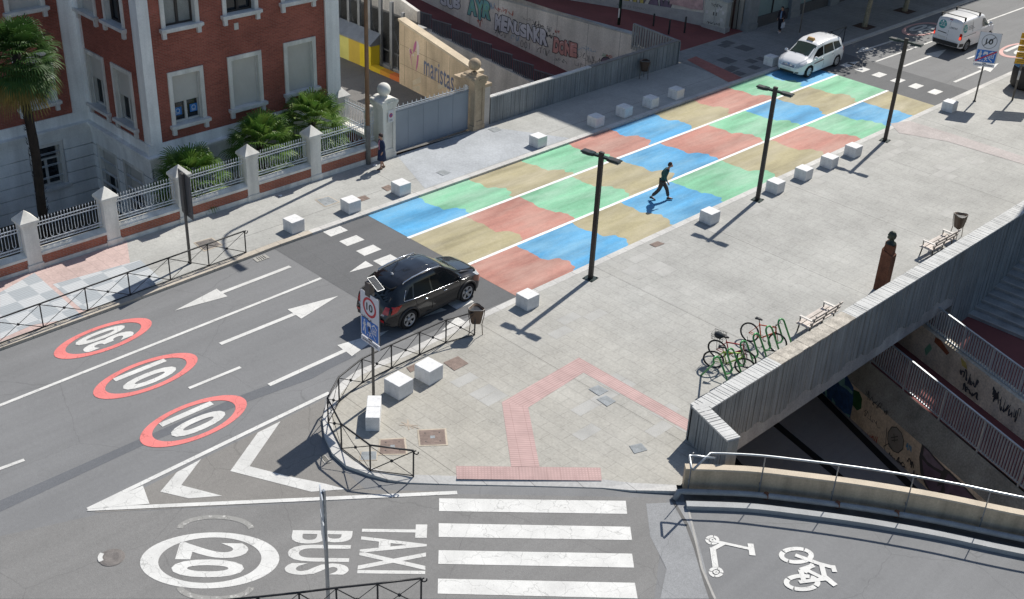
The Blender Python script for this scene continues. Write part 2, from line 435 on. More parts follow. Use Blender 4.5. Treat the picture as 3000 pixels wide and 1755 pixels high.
# plaza, bounded by its kerb
kerb_src = [(1523,872),(1419,921),(1309,976),(1168.6,1043),(1043,1095),(1003,1125),(975,1155),(955,1195),(945,1235),(951,1285),(973,1335),(1014,1372),(1080,1396),(1137,1411),(1195,1417),(1338,1421),(1550,1425),(1765,1431),(1850,1441),(1983,1447)]
kerb = [S(*p) for p in kerb_src]
far_k = [(-26.0, 120), (-26.0, 63), (-26.0, 45)]
KL = [(x, y) for x, y in far_k] + [(p.x, p.y) for p in kerb]
inner = []
for i, p in enumerate(KL):
    a = Vector(KL[max(i-1,0)]); b_ = Vector(KL[min(i+1,len(KL)-1)]); tdir = (b_-a).normalized()
    inner.append((p[0]-tdir.y*.28, p[1]+tdir.x*.28))
def kzh(i):   # kerb sinks at the crossing
    q = i-3; return {12:.10,13:.075,14:.04,15:.025,16:.025,17:.025,18:.06}.get(q, ZW+.004)
plaza_pts = inner + [(-15.0,23.25),(-14.55,24.5),(-16.35,25.1),(-16.35,120)]
sheet('plaza_paving', plaza_pts, ZW, M_PLAZA)
kb = MB()
for i in range(len(KL)-1):
    a, b_, c_, d_ = KL[i], KL[i+1], inner[i+1], inner[i]
    za, zb = kzh(i), kzh(i+1); kb.quad((*a, za), (*b_, zb), (*c_, ZW+.004), (*d_, ZW+.004)); kb.quad((*a, -.02), (*b_, -.02), (*b_, zb), (*a, za))
    kb.quad((*d_, ZW+.004), (*c_, ZW+.004), (*c_, -.02), (*d_, -.02))
tag(kb.build('plaza_kerb', M_KERB), kind='structure')
# left pavement and kerb
LK = -34.62
sheet('left_pavement', [(-38.56,-10),(LK-.28,-10),(LK-.28,52.6),(-38.56,52.6)], ZW, M_WALK)
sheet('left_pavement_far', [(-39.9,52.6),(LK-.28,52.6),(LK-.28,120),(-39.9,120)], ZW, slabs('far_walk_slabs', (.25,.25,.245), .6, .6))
kb = MB(); 
kb.box(LK-.28, LK, 24.5, 120, -.02, ZW+.004)
tag(kb.build('left_kerb', M_KERB), kind='structure')
kb = MB(); pts = [(LK, 24.5), (LK, 23.0), (LK+.10, 20.6), (LK+.2, 17.0), (LK+.28, 12), (LK+.3, -10)]
for a, b_ in zip(pts[:-1], pts[1:]):
    kb.prism([a, b_, (b_[0]-.28, b_[1]), (a[0]-.28, a[1])][::-1], -.02, ZW+.004)
tag(kb.build('left_kerb_near', M_KERBW), kind='structure')
b = MB()
for a, b_ in zip(pts[:-1], pts[1:]): b.quad((a[0]-.28,a[1],ZW),(LK-.29,a[1],ZW),(LK-.29,b_[1],ZW),(b_[0]-.28,b_[1],ZW))
tag(b.build('left_pavement_strip', M_WALK), kind='structure')

# ---- surfaces lying on the pavements
ap = [z for z in [S(1050+500/4.606, 200+1180/4.606), S(1050+1400/4.606,200+870/4.606), S(1050+1740/4.606,200+815/4.606), S(1050+2290/4.606,200+1085/4.606)]]
sheet('drive_apron', [(ap[0].x, ap[0].y), (-38.45,31.6), (-38.45,36.2), (ap[2].x, ap[2].y), (-34.95,39.6), (-34.95,30.6)], ZW+.004, M_APRON)
pk = [(-38.5,-10),(-34.45,-10),(-34.75,16.9),(-38.5,18.7)]
sheet('pink_paving', pk, ZW+.004, M_PINK)
M_CHK = brickmat('checker_slabs', (.47,.48,.49), (.36,.385,.40), (.36,.36,.36), .42, .42, .008, rough=.7, offs=.0, bump=.1, var=.08)
t_ = M_CHK.node_tree
for i, (x0, x1, y0, y1) in enumerate(((-38.1,-36.4,6,14.0), (-37.7,-35.6,14.75,17.3), (-36.1,-34.75,8,13.6))):
    pass
ck = MB()
for poly in ([(0,720),(85,672),(205,780),(80,800),(0,835)], [(130,700),(345,640),(400,690),(300,735),(205,765)]):
    ck.poly(*[tuple(D(*p, ZW))[:2]+(ZW+.008,) for p in poly])
ckm, t, bs = nt('checker_marble'); v = vec_obj(t)
ch = N(t, 'ShaderNodeTexChecker'); ch.inputs['Scale'].default_value = 2.3
ch.inputs['Color1'].default_value = (.50,.52,.53,1); ch.inputs['Color2'].default_value = (.36,.39,.41,1)
t.links.new(v, ch.inputs['Vector']); ch.inputs['Scale'].default_value = 1.25
wv = N(t, 'ShaderNodeTexWave'); wv.inputs['Scale'].default_value = 3; wv.inputs['Distortion'].default_value = 5; wv.inputs['Detail'].default_value = 4
t.links.new(v, wv.inputs['Vector'])
cc = mul(t, ch.outputs[0], wv.outputs[1], .84, 1.05); t.links.new(cc, bs.inputs['Base Color']); bs.inputs['Roughness'].default_value = .6
tag(ck.build('checker_paving', ckm), kind='structure')

# tactile strips
P_ = (.47, .32, .30)
def strip(name, pts, m): return sheet(name, [tuple(D(*p, ZW))[:2] for p in pts], ZW+.006, m)
strip('tactile_strip', [(1122,1147),(1478,1151),(1481,1183),(1124,1179)], tactile('tactile_dots', P_, R(42), True))
strip('tactile_path', [(1235,990),(1300,1003),(1328,1150),(1258,1149)], tactile('tactile_ribs_a', P_, R(38)))
strip('tactile_path_bend', [(1235,990),(1275,967),(1425,880),(1436,917),(1300,1003)], tactile('tactile_ribs_b', P_, R(0)))
strip('tactile_path_long', [(1425,880),(1700,1036),(1696,1064),(1436,917)], tactile('tactile_ribs_c', P_, R(90)))
pale = slabs('pale_pink_slabs', (.40,.36,.345), .4, .4, ms=.01, mort=.85)
sheet('pink_band', [tuple(z4(*p))[:2] for p in ((1250,1130),(1420,1105),(1800,1220),(2457,1430),(2457,1500),(1760,1290),(1330,1215))], ZW+.010, pale)
sheet('red_band', [tuple(D(*p))[:2] for p in ((1690,152),(1712,143),(1826,196),(1792,207))], ZW+.008, slabs('red_slabs', (.33,.13,.11), .4, .4, ms=.01, mort=.8))
# odd paler slabs where the paving was mended
pt = MB()
random.seed(3)
for (x, y, n) in ((1575,640,7),(1440,965,5),(1520,1040,4),(1600,1090,3),(1150,945,3),(2010,430,6),(2230,350,9),(2320,405,7),(1800,500,5),(2325,530,2),(1560,600,4),(1690,545,4),(2150,380,5),(1380,800,3)):
    c = D(x, y, ZW)
    for k in range(n):
        px, py = c.x+random.uniform(-.9,.9), c.y+random.uniform(-1.3,1.3); px = round(px/.45)*.45; py = round(py/.9)*.9
        pt.quad((px+.01,py+.01,ZW+.0025),(px+.44,py+.01,ZW+.0025),(px+.44,py+.89,ZW+.0025),(px+.01,py+.89,ZW+.0025))
def _dd(): pass
pt2 = MB(); used = set()
for f in pt.f:
    q = [pt.v[i] for i in f]; key = (round(q[0][0],1), round(q[0][1],1))
    if key in used or q[0][0] < -25.6 or q[0][0] > -17: continue
    used.add(key); pt2.quad(*q)
tag(pt2.build('mended_slabs', mat('mended_slab', (.375,.37,.35), .8, .12, 1.5)), kind='structure')

# ---- road overlays (each a few millimetres up)
def over(name, pts, z, m): return sheet(name, pts, z, m, None, road)
over('trench_patch', [tuple(p)[:2] for p in (z6(0,825),z6(930,415),z6(1590,130),z6(1945,0),z7(225,985),z7(420,900),z7(470,960),z7(230,1075),z6(2060,20),z6(1640,170),z6(935,465),z6(0,900))], .004, M_ASPH3)
over('new_apron', [(-34.6,22.7),(-26.2,22.8),(-26.02,27.3),(-34.6,27.3)], .004, M_ASPH2)
over('new_apron', [(-34.6,58.3),(-26.02,58.3),(-26.02,62.05),(-34.6,62.0)], .004, M_ASPH2)
over('warm_patch', [tuple(D(*p))[:2] for p in ((230,1262),(800,980),(790,1110),(900,1205),(1120,1210),(640,1240))], .004, M_ASPHW)
over('warm_patch', [tuple(D(*p))[:2] for p in ((0,1474),(0,1320),(260,1262),(640,1245),(1125,1216),(1640,1225),(1610,1474))], .004, asphalt('asphalt_cross', (.200,.197,.191), .06))
over('repair_strip', [tuple(D(*p))[:2] for p in ((1590,1240),(1690,1235),(1720,1340),(1755,1474),(1625,1474),(1640,1400),(1600,1320))], .008, asphalt('asphalt_pale', (.27,.275,.28), .15))
ln = MB(); ln.ribbon([D(*p, .010) for p in ((1655,1230),(1690,1290),(1712,1350),(1735,1430),(1750,1474))], .10)
ln.build('seam', mat('tar_seam', (.10,.098,.095)), road)
ln = MB(); ln.ribbon([D(*p, .012) for p in ((1690,1235),(1712,1330),(1728,1400),(1760,1474))], .06)
ln.build('kerb_seam', mat('seam_pale', (.33,.32,.30)), road)

# ---- the painted street: three lanes of ten brushed patches
EDGE = [-34.6, -32.06, -28.93, -26.02]
Y0, STEP = 27.25, 3.105
seq = ['BGTGRBTRGB', 'TRGTBRGBTG', 'RBTBGTRGBT']
CM = {'B': PB, 'G': PG, 'T': PT, 'R': PR}
SY = {0: [27.25,30.15,33.1,36.4,39.4,42.3,45.6,48.8,52.0,55.2,58.3], 1: [27.25,30.5,33.5,36.8,40,43,46.7,49.8,52.6,55.6,58.3], 2: [27.25,30.3,33.45,36.45,39.9,43.6,47.5,50.6,53.2,55.9,58.3]}
pa = {k: MB() for k in 'BGTR'}
random.seed(11)
NXS = 46
for lane in range(3):
    x0, x1 = EDGE[lane], EDGE[lane+1]; bl = []
    for k in range(11):
        ph = [random.uniform(0, 6.28) for _ in range(6)]
        lobe = random.uniform(.66, .86); amp = random.uniform(.28, .62); wid = random.uniform(.16, .28); tilt = random.uniform(-.05, .3); row = []
        for i in range(NXS+1):
            u = i/NXS
            wob = .05*math.sin(9*u+ph[1])+.04*math.sin(17*u+ph[2])+.02*math.sin(31*u+ph[3])+.012*math.sin(60*u+ph[4])
            bulge = amp*max(0, 1-abs((u-lobe)/wid)**3)**.6*(1+.12*math.sin(40*u+ph[0])) + tilt*(u-.5) if k not in (0, 10) else 0
            s = 0 if k in (0, 10) else 1
            row.append((x0+(x1-x0)*u, SY[lane][k]+s*(wob+bulge-.18)))
        bl.append(row)
    for k in range(10):
        mb = pa[seq[lane][k]]
        for i in range(NXS):
            mb.quad((*bl[k][i], .008), (*bl[k][i+1], .008), (*bl[k+1][i+1], .008), (*bl[k+1][i], .008))
for k, nme in (('B','blue_paint'),('G','green_paint'),('T','ochre_paint'),('R','terracotta_paint')): pa[k].build(nme, CM[k], road)
lm = MB()
for x in (EDGE[1], EDGE[2]): lm.quad((x-.075,27.2,.013),(x+.075,27.2,.013),(x+.075,58.35,.013),(x-.075,58.35,.013))
lm.build('lane_line', M_LINE, road)
# ---- ordinary markings
ZM = .011
def flat(name, pts, m=None, z=ZM): return over(name, [tuple(p)[:2] for p in pts], z, m or M_WHITE)
def seg(name, a, b_, wd, m=None, z=ZM):
    mb = MB(); mb.ribbon([Vector((a[0],a[1],z)), Vector((b_[0],b_[1],z))], wd); return mb.build(name, m or M_WHITE, road)
seg('lane_line', D(0,998), D(790,685), .13); seg('lane_line', D(-300,1118), D(0,998), .13)
seg('lane_line', D(465,956), D(592,904), .13); seg('lane_line', D(-60,1176), D(60,1132), .13, M_WHITEW)
# arrows: tail a -> head base, barbs, tip
def arrow(tail, tip, barb1, barb2, wd=.17, m=None):
    tail, tip, b1, b2 = [Vector((p[0],p[1],0)) for p in (tail, tip, barb1, barb2)]
    d = (tip-tail).normalized(); n = Vector((-d.y, d.x, 0)); nk = (b1+b2)/2
    neck = nk
    mb = MB(); z = Vector((0,0,ZM))
    s = 1 if (b1-tail).dot(n) > 0 else -1
    mb.poly(tail+n*wd/2+z, tail-n*wd/2+z, neck-n*wd/2+z, (b2 if s > 0 else b1)+z, tip+z, (b1 if s > 0 else b2)+z, neck+n*wd/2+z)
    return mb.build('arrow_marking', m or M_WHITE, road)
arrow(D(662,948), D(957,813), D(830,850), D(866,877))
arrow(D(542,847), D(832.5,728.7), D(707.7,762), D(741,785))
arrow(D(714.5,656), D(430,765), D(533,711), D(560,730), m=M_WHITEW)
arrow(z4(1370,600), z4(1760,445), z4(1562,488), z4(1680,521)); arrow(z4(1830,740), z4(2230,570), z4(2032,606), z4(2152,650))
arrow(z4(1340,348), z4(945,478), z4(1005,425), z4(1135,445), m=M_WHITEW)
seg('lane_line', z4(1125,555), z4(1690,352), .13); seg('lane_line', z4(2080,205), z4(2700,-20), .13); seg('lane_line', z4(1690,352), z4(2080,205), .13)
seg('lane_line', z4(1945,530), z4(2030,500), .13)
# speed circles
def circle(c, tvec, body, ln_, wd, ringm, rw=.17, tm=None, tw=.62, th=.52, ghost=False):
    up = Vector(tvec).normalized(); rt = Vector((up.y, -up.x, 0)); c = Vector((c[0],c[1],ZM))
    mb = MB(); n = 64; vs = []
    for k in range(n):
        a = 2*PI*k/n; vs.append(c+rt*math.cos(a)*(wd/2-rw)+up*math.sin(a)*(ln_/2-rw*2.3))
    for k in range(n):
        a = 2*PI*k/n; vs.append(c+rt*math.cos(a)*wd/2+up*math.sin(a)*ln_/2)
    mb.add(vs, [(k,(k+1)%n,n+(k+1)%n,n+k) for k in range(n)])
    mb.build('speed_circle', ringm, road)
    if body:
        tb = MB(); fit2d(tb, body, c, rt, up, wd*tw, ln_*th, .035); tb.build('speed_number', tm or M_WHITE, road)
circle(D(256,832), (0.02,-1,0), '30', 3.45, 1.56, M_RED)
circle(D(361,924), (0,1,0), '10', 3.55, 1.65, M_RED)
circle(D(479,1035), (0,1,0), '10', 3.5, 1.8, M_RED)
zz_a, zz_b = D(1080,1228), D(1543,1235); CD = (zz_b-zz_a).normalized()
circle(D(517,1378), CD, '20', 2.85*D(400,1378).__sub__(D(634,1378)).length/ (D(400,1378)-D(634,1378)).length*1.24, 2.1, M_WHITE, rw=.2)
fa, fb = z4(1540,262), z4(2400,485)

fr = paint('road_paint_faded_red', (.62, .36, .33), thr=.36); circle(fa, (0,-1,0), '20', 3.9, 1.8, fr, tm=M_WHITEW); circle((-27.6, fb.y+.8), (0,1,0), '10', 4.0, 1.8, fr)
# gore at the tip of the island
seg('edge_line', D(216,1254), D(810,967), .15, M_WHITE); seg('edge_line', D(216,1254), D(1125,1213), .15, M_WHITE, ZM+.004)
flat('gore_fill', [D(216,1254),D(352,1196),D(368,1241)], M_WHITE, ZM+.008)
flat('chevron', [z6(1325,553),z6(1165,640),z6(1057,768),z6(1245,812),z6(1465,795),z6(1195,725)], M_WHITEW)
flat('chevron', [z6(1850,303),z6(1700,378),z6(1518,632),z6(2050,768),z8(150,710),z8(400,692),z8(250,652),z6(1912,668),z6(1645,600)], M_WHITEW)
for q in (((1063,757),(2395,775),(2405,868),(1063,848)),((1060,935),(2427,960),(2440,1055),(1060,1033)),((1060,1127),(2440,1152),(2455,1252),(1057,1225)),((1055,1330),(2460,1360),(2480,1472),(1053,1437))):
    flat('zebra_stripe', [z8(*p) for p in q])
# words
def word(body, c, w_, h_, m=None):
    up = CD; rt = Vector((up.y,-up.x,0)); mb = MB(); fit2d(mb, body, Vector((c.x,c.y,ZM)), rt, up, w_, h_, .02); mb.build('road_word', m or M_WHITEW, road)
bw = (D(785,1306)-D(785,1415)).length; word('BUS', D(786,1360), bw, (D(711,1360)-D(866,1360)).length)
word('TAXI', D(968,1350), (D(968,1290)-D(968,1412)).length, (D(884,1350)-D(1048,1350)).length)
# ghost marks of an older circle
for (y0, s) in ((1282, 1), (1463, -1)):
    mb = MB(); mb.ribbon([D(530+88*math.cos(a), y0+ (20-30*math.sin(a))*s+ (0 if s > 0 else 0), ZM) for a in [PI*(.02+.96*i/16) for i in range(17)]], .16); mb.build('ghost_mark', M_GHOST, road)
# give-way dashes and triangles
def dash(c): 
    flat('give_way_dash', [(c.x-.26,c.y-.42),(c.x+.26,c.y-.42),(c.x+.26,c.y+.42),(c.x-.26,c.y+.42)])
yd = (D(824,570).y+D(943,635).y)/2
for k in range(8): 
    dash(Vector((D(824,570).x + k*1.045, yd, 0)))
yf = z4(1320,725).y
for x in (838,990,1150,1315,1483,1655): dash(Vector((z4(x, [597,633,676,728,777,829][[838,990,1150,1315,1483,1655].index(x)]).x, yf, 0)))
flat('give_way_triangle', [z7(560,50),z7(635,95),z7(405,158)])
flat('give_way_triangle', [z7(1440,583),z7(1530,640),z7(1290,720)]); flat('give_way_triangle', [z7(1285,500),z7(1340,520),z7(1100,592)])
flat('give_way_triangle', [z4(965,552),z4(925,592),z4(855,570)])
# scooter and bicycle pictograms on the lane
def wp(x, y): return zw(x, y, ZM)
ZC = [0]
def stroke(mb, pts, wd):
    ZC[0] += .0004; mb.ribbon([wp(*p)+Vector((0,0,ZC[0])) for p in pts], wd)
sc_ = MB()
def wheel(mb, cx, cy, rx, ry, wd, arcs=4, gap=.16, ph=.3):
    for k in range(arcs):
        a0 = 2*PI*k/arcs+ph; stroke(mb, [(cx+rx*math.cos(a0+(2*PI/arcs-gap)*i/8), cy+ry*math.sin(a0+(2*PI/arcs-gap)*i/8)) for i in range(9)], wd)
wheel(sc_, 428, 978, 36, 24, .09); wheel(sc_, 453, 1194, 38, 27, .09)
for cx, cy in ((428,978),(453,1194)): wheel(sc_, cx, cy, 12, 9, .06, 1, .01)
stroke(sc_, [(440,985),(690,1040)], .10); stroke(sc_, [(684,1003),(698,1082)], .16); stroke(sc_, [(505,1000),(430,1040)], .13); stroke(sc_, [(430,1030),(450,1165)], .16)
sc_.build('scooter_mark', M_WHITE, road)
bk = MB()
wheel(bk, 992, 1082, 100, 45, .14, 4, .1, .6); wheel(bk, 1030, 1265, 105, 45, .14, 4, .1, .6)
for pts, wd in (([(985,1080),(1150,1140),(1245,1165)],.13),([(1160,1140),(1180,1225)],.14),([(1020,1180),(1110,1150)],.14),([(1020,1180),(1045,1262)],.14),([(1060,1180),(1180,1240)],.12),([(1010,1262),(1190,1240)],.12),([(1180,1225),(1255,1285)],.16),([(1235,1150),(1250,1195)],.13),([(1100,1140),(1050,1200)],.10)): stroke(bk, pts, wd)
bk.build('bicycle_mark', M_WHITE, road)

dk = MB()
for x, y, s_ in ((1870,440,.55),(1830,470,.5),(2040,495,.75),(1860,622,.75),(2110,628,.5),(1920,700,.5),(1870,725,.5),(2215,607,.45),(2140,695,.5),(1985,755,.5),(1870,790,.5)):
    p = S(1600+x/3.51, y/3.51, ZW); dk.quad((p.x-s_*.6,p.y-s_*.6,ZW+.006),(p.x+s_*.6,p.y-s_*.6,ZW+.006),(p.x+s_*.6,p.y+s_*.6,ZW+.006),(p.x-s_*.6,p.y+s_*.6,ZW+.006))
tag(dk.build('dark_paving_squares', mat('dark_square', (.12,.118,.118), .85, .15, 4)), kind='structure')
# ------------------------------------------------------------------ shared materials
M_BRICK = brickmat('red_brick', (.35,.10,.068), (.25,.072,.05), (.30,.15,.115), .25, .062, .008, 'wall', .85, .5, .22)
M_BRICKF = brickmat('fence_brick', (.40,.125,.07), (.31,.095,.058), (.32,.21,.17), .25, .065, .009, 'wall', .85, .5, .18)
M_STUCCO = mat('pale_stucco', (.86,.86,.83), .8, .10, .7, 18, .06, .12, streak=(1.5,1.5,.12))
M_STONEW = mat('white_stone', (.72,.70,.64), .8, .10, 1.2, 25, .07, .15, streak=(2,2,.25))
M_SILL = mat('sill_stone', (.62,.615,.59), .8, .15, 2, 25, .1, .15)
M_SHUT = None
def shutter_mat():
    m, t, b = nt('shutter'); v, sx = wallvec(t)
    wv = N(t, 'ShaderNodeTexWave', wave_type='BANDS', bands_direction='Y'); wv.inputs['Scale'].default_value = 6.5
    t.links.new(v, wv.inputs['Vector'])
    c = mul(t, (.54,.52,.47), wv.outputs[1], .86, 1.03, .1, .6); c = mul(t, c, noise(t, vec_obj(t), .8, 4), .9, 1.08)
    t.links.new(c, b.inputs['Base Color']); b.inputs['Roughness'].default_value = .6; bumpn(t, b, wv.outputs[1], .5, .01); return m
M_SHUT = shutter_mat()
M_GLASS = plain('window_glass', (.012,.016,.02), .06, 0, .6)
M_SASH = mat('sash_white', (.55,.54,.50), .5, .08, 3, 20, .05, .05)
M_SASHD = mat('sash_brown', (.05,.04,.035), .5, .1, 3)
M_STEEL = mat('grey_steel', (.27,.28,.29), .45, .15, 2, 30, .1, .05, .5)
M_DARKM = mat('black_iron', (.022,.022,.024), .45, .3, 5, 60, .2, .05, .2)
M_RAILW = mat('painted_rail', (.56,.60,.64), .45, .12, 4, 40, .08, .05, .1)
M_ASPHDRIVE = asphalt('asphalt_drive', (.14,.135,.13))
M_CONCW = mat('concrete_wall', (.60,.565,.52), .85, .18, .5, 14, .12, .25, streak=(1.2,1.2,.1))
M_CONCT = mat('concrete_tan', (.60,.465,.31), .85, .15, .7, 18, .1, .2, streak=(1.6,1.6,.14))
M_CONCG = mat('concrete_grey', (.38,.38,.37), .85, .2, .6, 14, .12, .25, streak=(1.2,1.2,.12))
M_REDP = mat('red_path_paving', (.20,.062,.058), .85, .15, .5, 30, .15, .2)
M_SPRAYK = plain('spray_black', (.06,.06,.065), .7); M_SPRAYW = mat('spray_white', (.52,.52,.56), .6, .1)
M_SPRAYR = mat('spray_red', (.42,.10,.075), .6, .2, 4); M_SPRAYB = mat('spray_blue', (.12,.28,.45), .6, .2)
M_SPRAYT = mat('spray_teal', (.16,.36,.38), .6, .2, 3); M_SPRAYG = mat('spray_green', (.20,.40,.26), .6, .2, 3)
M_SPRAYHL = mat('spray_highlight', (.62,.60,.60), .6, .1); M_SPRAYP = mat('spray_pink', (.48,.24,.22), .6, .25, 2); M_SPRAYV = mat('spray_violet', (.15,.11,.16), .6, .25, 2)
M_SPRAYY = mat('spray_yellow', (.40,.33,.10), .7, .3, 3)

class Wall:
    def __init__(s, A, B):
        s.A = Vector((A[0], A[1], 0)); B = Vector((B[0], B[1], 0)); s.ex = (B-s.A).normalized()
        s.n = Vector((-s.ex.y, s.ex.x, 0))
        if s.n.dot(Vector((CAM.x, CAM.y, 0))-s.A) < 0: s.n = -s.n
        s.ey = Vector((0,0,1))
        if s.n.cross(s.ey).dot(s.ex) > 0: pass
        # text runs to the viewer's right
        s.tx = s.ey.cross(s.n)
    def p(s, u, z, off=0): return s.A + s.ex*u + Vector((0,0,z)) + s.n*off
    def hit(s, x, y, off=0):
        d = ray(x, y); a = s.A + s.n*off; t = (a-CAM).dot(s.n)/d.dot(s.n); return CAM + d*t
    def uz(s, x, y):
        h = s.hit(x, y); return (h-s.A).dot(s.ex), h.z
def rect_holes(mb, P, u0, u1, z0, z1, holes):
    us = sorted({u0, u1, *[h[0] for h in holes], *[h[1] for h in holes]}); zs = sorted({z0, z1, *[h[2] for h in holes], *[h[3] for h in holes]})
    us = [u for u in us if u0 <= u <= u1]; zs = [z for z in zs if z0 <= z <= z1]
    for a, b in zip(us[:-1], us[1:]):
        for c, d in zip(zs[:-1], zs[1:]):
            cu, cz = (a+b)/2, (c+d)/2
            if any(h[0] < cu < h[1] and h[2] < cz < h[3] for h in holes): continue
            mb.quad(P(a,c,0), P(b,c,0), P(b,d,0), P(a,d,0))
def pbox(mb, P, u0, u1, z0, z1, d0, d1):
    vs = [P(u,z,d) for d in (d0,d1) for u,z in ((u0,z0),(u1,z0),(u1,z1),(u0,z1))]
    mb.add(vs, [(3,2,1,0),(4,5,6,7),(0,1,5,4),(1,2,6,5),(2,3,7,6),(3,0,4,7)])
def window(bl, P, u0, u1, z0, z1, shut=1.0, sashm=None, surround=.18, bracket=True, mull=1, transom=False, panes=None, sill=True):
    # opening u0..u1, z0..z1 (outer edge of the stone surround); shut = share of the opening covered by the roller shutter
    s = surround; a, b, c, d = u0+s, u1-s, z0, z1-s
    sashm = sashm or M_SASH
    f = MB(); pbox(f, P, u0, a, c, z1, -.22, .06); pbox(f, P, b, u1, c, z1, -.22, .06); pbox(f, P, a, b, d, z1, -.22, .057)
    win = f.build('window', M_STONEW, bl)
    zs = d-(d-c)*shut
    if shut > 0:
        m = MB(); pbox(m, P, a, b, zs, d, -.17, -.13); 
        if shut < 1: pbox(m, P, a, b, zs-.03, zs, -.175, -.12)
        m.build('shutter', M_SHUT, win)
        
        for q0, q1 in ((a, a+.05), (b-.05, b)): g = MB(); pbox(g, P, q0, q1, c, d, -.13, -.09); g.build('shutter_guide', M_SASH, win)
    if shut < 1:
        g = MB(); pbox(g, P, a, b, c, d, -.30, -.26); g.build('pane', M_GLASS, win)
        m = MB(); fw = .07; pbox(m, P, a, a+fw, c, d, -.26, -.19); pbox(m, P, b-fw, b, c, d, -.26, -.19); pbox(m, P, a+fw, b-fw, c, c+fw, -.26, -.192)
        zt = zs
        if transom: zt = c+(d-c)*.66; pbox(m, P, a+fw, b-fw, zt-.04, zt+.04, -.26, -.192)
        mm = (a+b)/2; pbox(m, P, mm-.055, mm+.055, c+fw, zt, -.26, -.188)
        m.build('sash', sashm, win)
    if sill:
        m = MB(); pbox(m, P, u0-.10, u1+.10, c-.13, c, -.2, .22); pbox(m, P, u0-.06, u1+.06, c-.19, c-.13, 0, .14)
        if bracket:
            for q in (u0-.02, u1-.15): pbox(m, P, q, q+.17, c-.42, c-.19, 0, .13)
        m.build('sill', M_SILL, win)
    return win

# ------------------------------------------------------------------ the brick building
XF, YC, XW = -42.0, 21.95, -47.2
Pf = lambda u, z, d: Vector((XF+d, u, z))          # street front
Pr = lambda u, z, d: Vector((u, YC-d, z))          # return wall
Pw = lambda u, z, d: Vector((XW+d, u, z))          # recessed wing
bl = thing('brick_building', 'large red brick building with pale stone corners behind the boundary wall', 'building', (XF, YC, -2.2))
ZB, ZT, ZG = 2.0, 12.0, -2.3
fw_ = [(22.99,24.62,2.62,4.86),(25.79,27.45,2.68,4.94),(28.60,30.28,2.72,5.0)]
fu_ = [(22.95,24.65,6.68,9.2),(25.75,27.45,6.72,9.2),(28.6,30.3,6.76,9.2)]
rw_ = [(-46.8,-45.18,2.45,4.85),(-44.55,-42.92,2.45,4.85)]
ru_ = [(-46.85,-45.25,6.55,9.2),(-44.6,-42.98,6.62,9.2)]
ww_ = [(18.98,20.65,2.72,4.93)]; wu_ = [(19.05,20.72,6.75,9.2)]
def ins(h, s=.02): return (h[0]+s, h[1]-s, h[2]-.0, h[3]-s)
m = MB(); rect_holes(m, Pf, 22.42, 30.85, ZB, ZT, [ins(h) for h in fw_+fu_]); m.build('brick_front', M_BRICK, bl)
m = MB(); rect_holes(m, Pr, -46.75, -42.48, ZB, ZT, [ins((max(h[0],-46.75),h[1],h[2],h[3])) for h in rw_+ru_]); m.build('brick_return', M_BRICK, bl)
m = MB(); rect_holes(m, Pw, 8, 21.25, ZB, ZT, [ins(h) for h in ww_+wu_]); m.build('brick_wing', M_BRICK, bl)
m = MB()
pbox(m, Pf, 21.95, 22.44, ZB, ZT, -.5, .08); m.build('corner_pilaster', M_STUCCO, bl); m = MB(); pbox(m, Pf, 30.83, 31.55, ZB-.4, ZT, -.5, .10)
m.build('corner_pilaster', M_STUCCO, bl)
m = MB(); m.box(XW-.0, XW+.46, YC-.10, YC+.3, ZB, ZT); m.box(XW-.4, XW+.10, 21.22, YC-.1, ZB, ZT); m.build('inner_pilaster', M_STUCCO, bl)
# rusticated base: courses with recessed joints
bw = [(19.2,20.4,-1.05,.78)]; br_ = [(-46.6,-45.2,-1.9,.42),(-44.35,-42.95,-1.9,.45)]
base = MB()
courses = [(-2.3,-1.75),(-1.7,-1.2),(-1.15,-.65),(-.6,-.1),(-.05,.45),(.5,1.0)]
for z0, z1 in courses:
    for P, u0, u1, hol in ((Pf,21.95,31.5,[]),(Pr,XW,XF,br_),(Pw,8,YC,bw)):
        rect_holes(base, lambda u,z,d,P=P: P(u,z,d+.06), u0, u1, z0, z1, [(h[0]-.18,h[1]+.18,h[2]-.15,h[3]+.15) for h in hol])
        for za in (z0, z1): base.quad(P(u0,za,-.02),P(u1,za,-.02),P(u1,za,.06),P(u0,za,.06))
for P, u0, u1, hol in ((Pf,21.95,31.5,[]),(Pr,XW,XF,br_),(Pw,8,YC,bw)):
    rect_holes(base, lambda u,z,d,P=P: P(u,z,d-.02), u0, u1, -2.35, 1.1, hol)
base.build('rusticated_base', M_STUCCO, bl)
m = MB()
for P, u0, u1 in ((Pf,21.81,31.5),(Pw,8,YC-.0)):
    pbox(m, P, u0, u1, 1.02, 1.30, -.1, .10); pbox(m, P, u0, u1, 1.30, 1.48, -.1, .20); pbox(m, P, u0-.0, u1, 1.48, 1.56, -.1, .30); pbox(m, P, u0, u1, 1.56, ZB, -.1, .045)
for (z0,z1,dd_) in ((1.02,1.30,.10),(1.30,1.48,.20),(1.48,1.56,.30),(1.56,ZB,.05)):
    m.box(XW+.02, XF+dd_-.003, YC-dd_, YC+.1, z0+.001, z1-.001)
m.build('base_cornice', M_STUCCO, bl)
m = MB(); m.box(-60, XF-.5, YC+.5, 31.4, -2.3, ZT); m.box(-60, XW-.5, 7, YC+.5, -2.3, ZT); m.build('core', M_STUCCO, bl)
W1 = window(bl, Pf, *fw_[0], shut=.56); window(bl, Pf, *fw_[1]); window(bl, Pf, *fw_[2])
window(bl, Pf, *fu_[0], shut=.0, sashm=M_SASHD); window(bl, Pf, *fu_[1], shut=.0, sashm=M_SASHD); window(bl, Pf, *fu_[2])
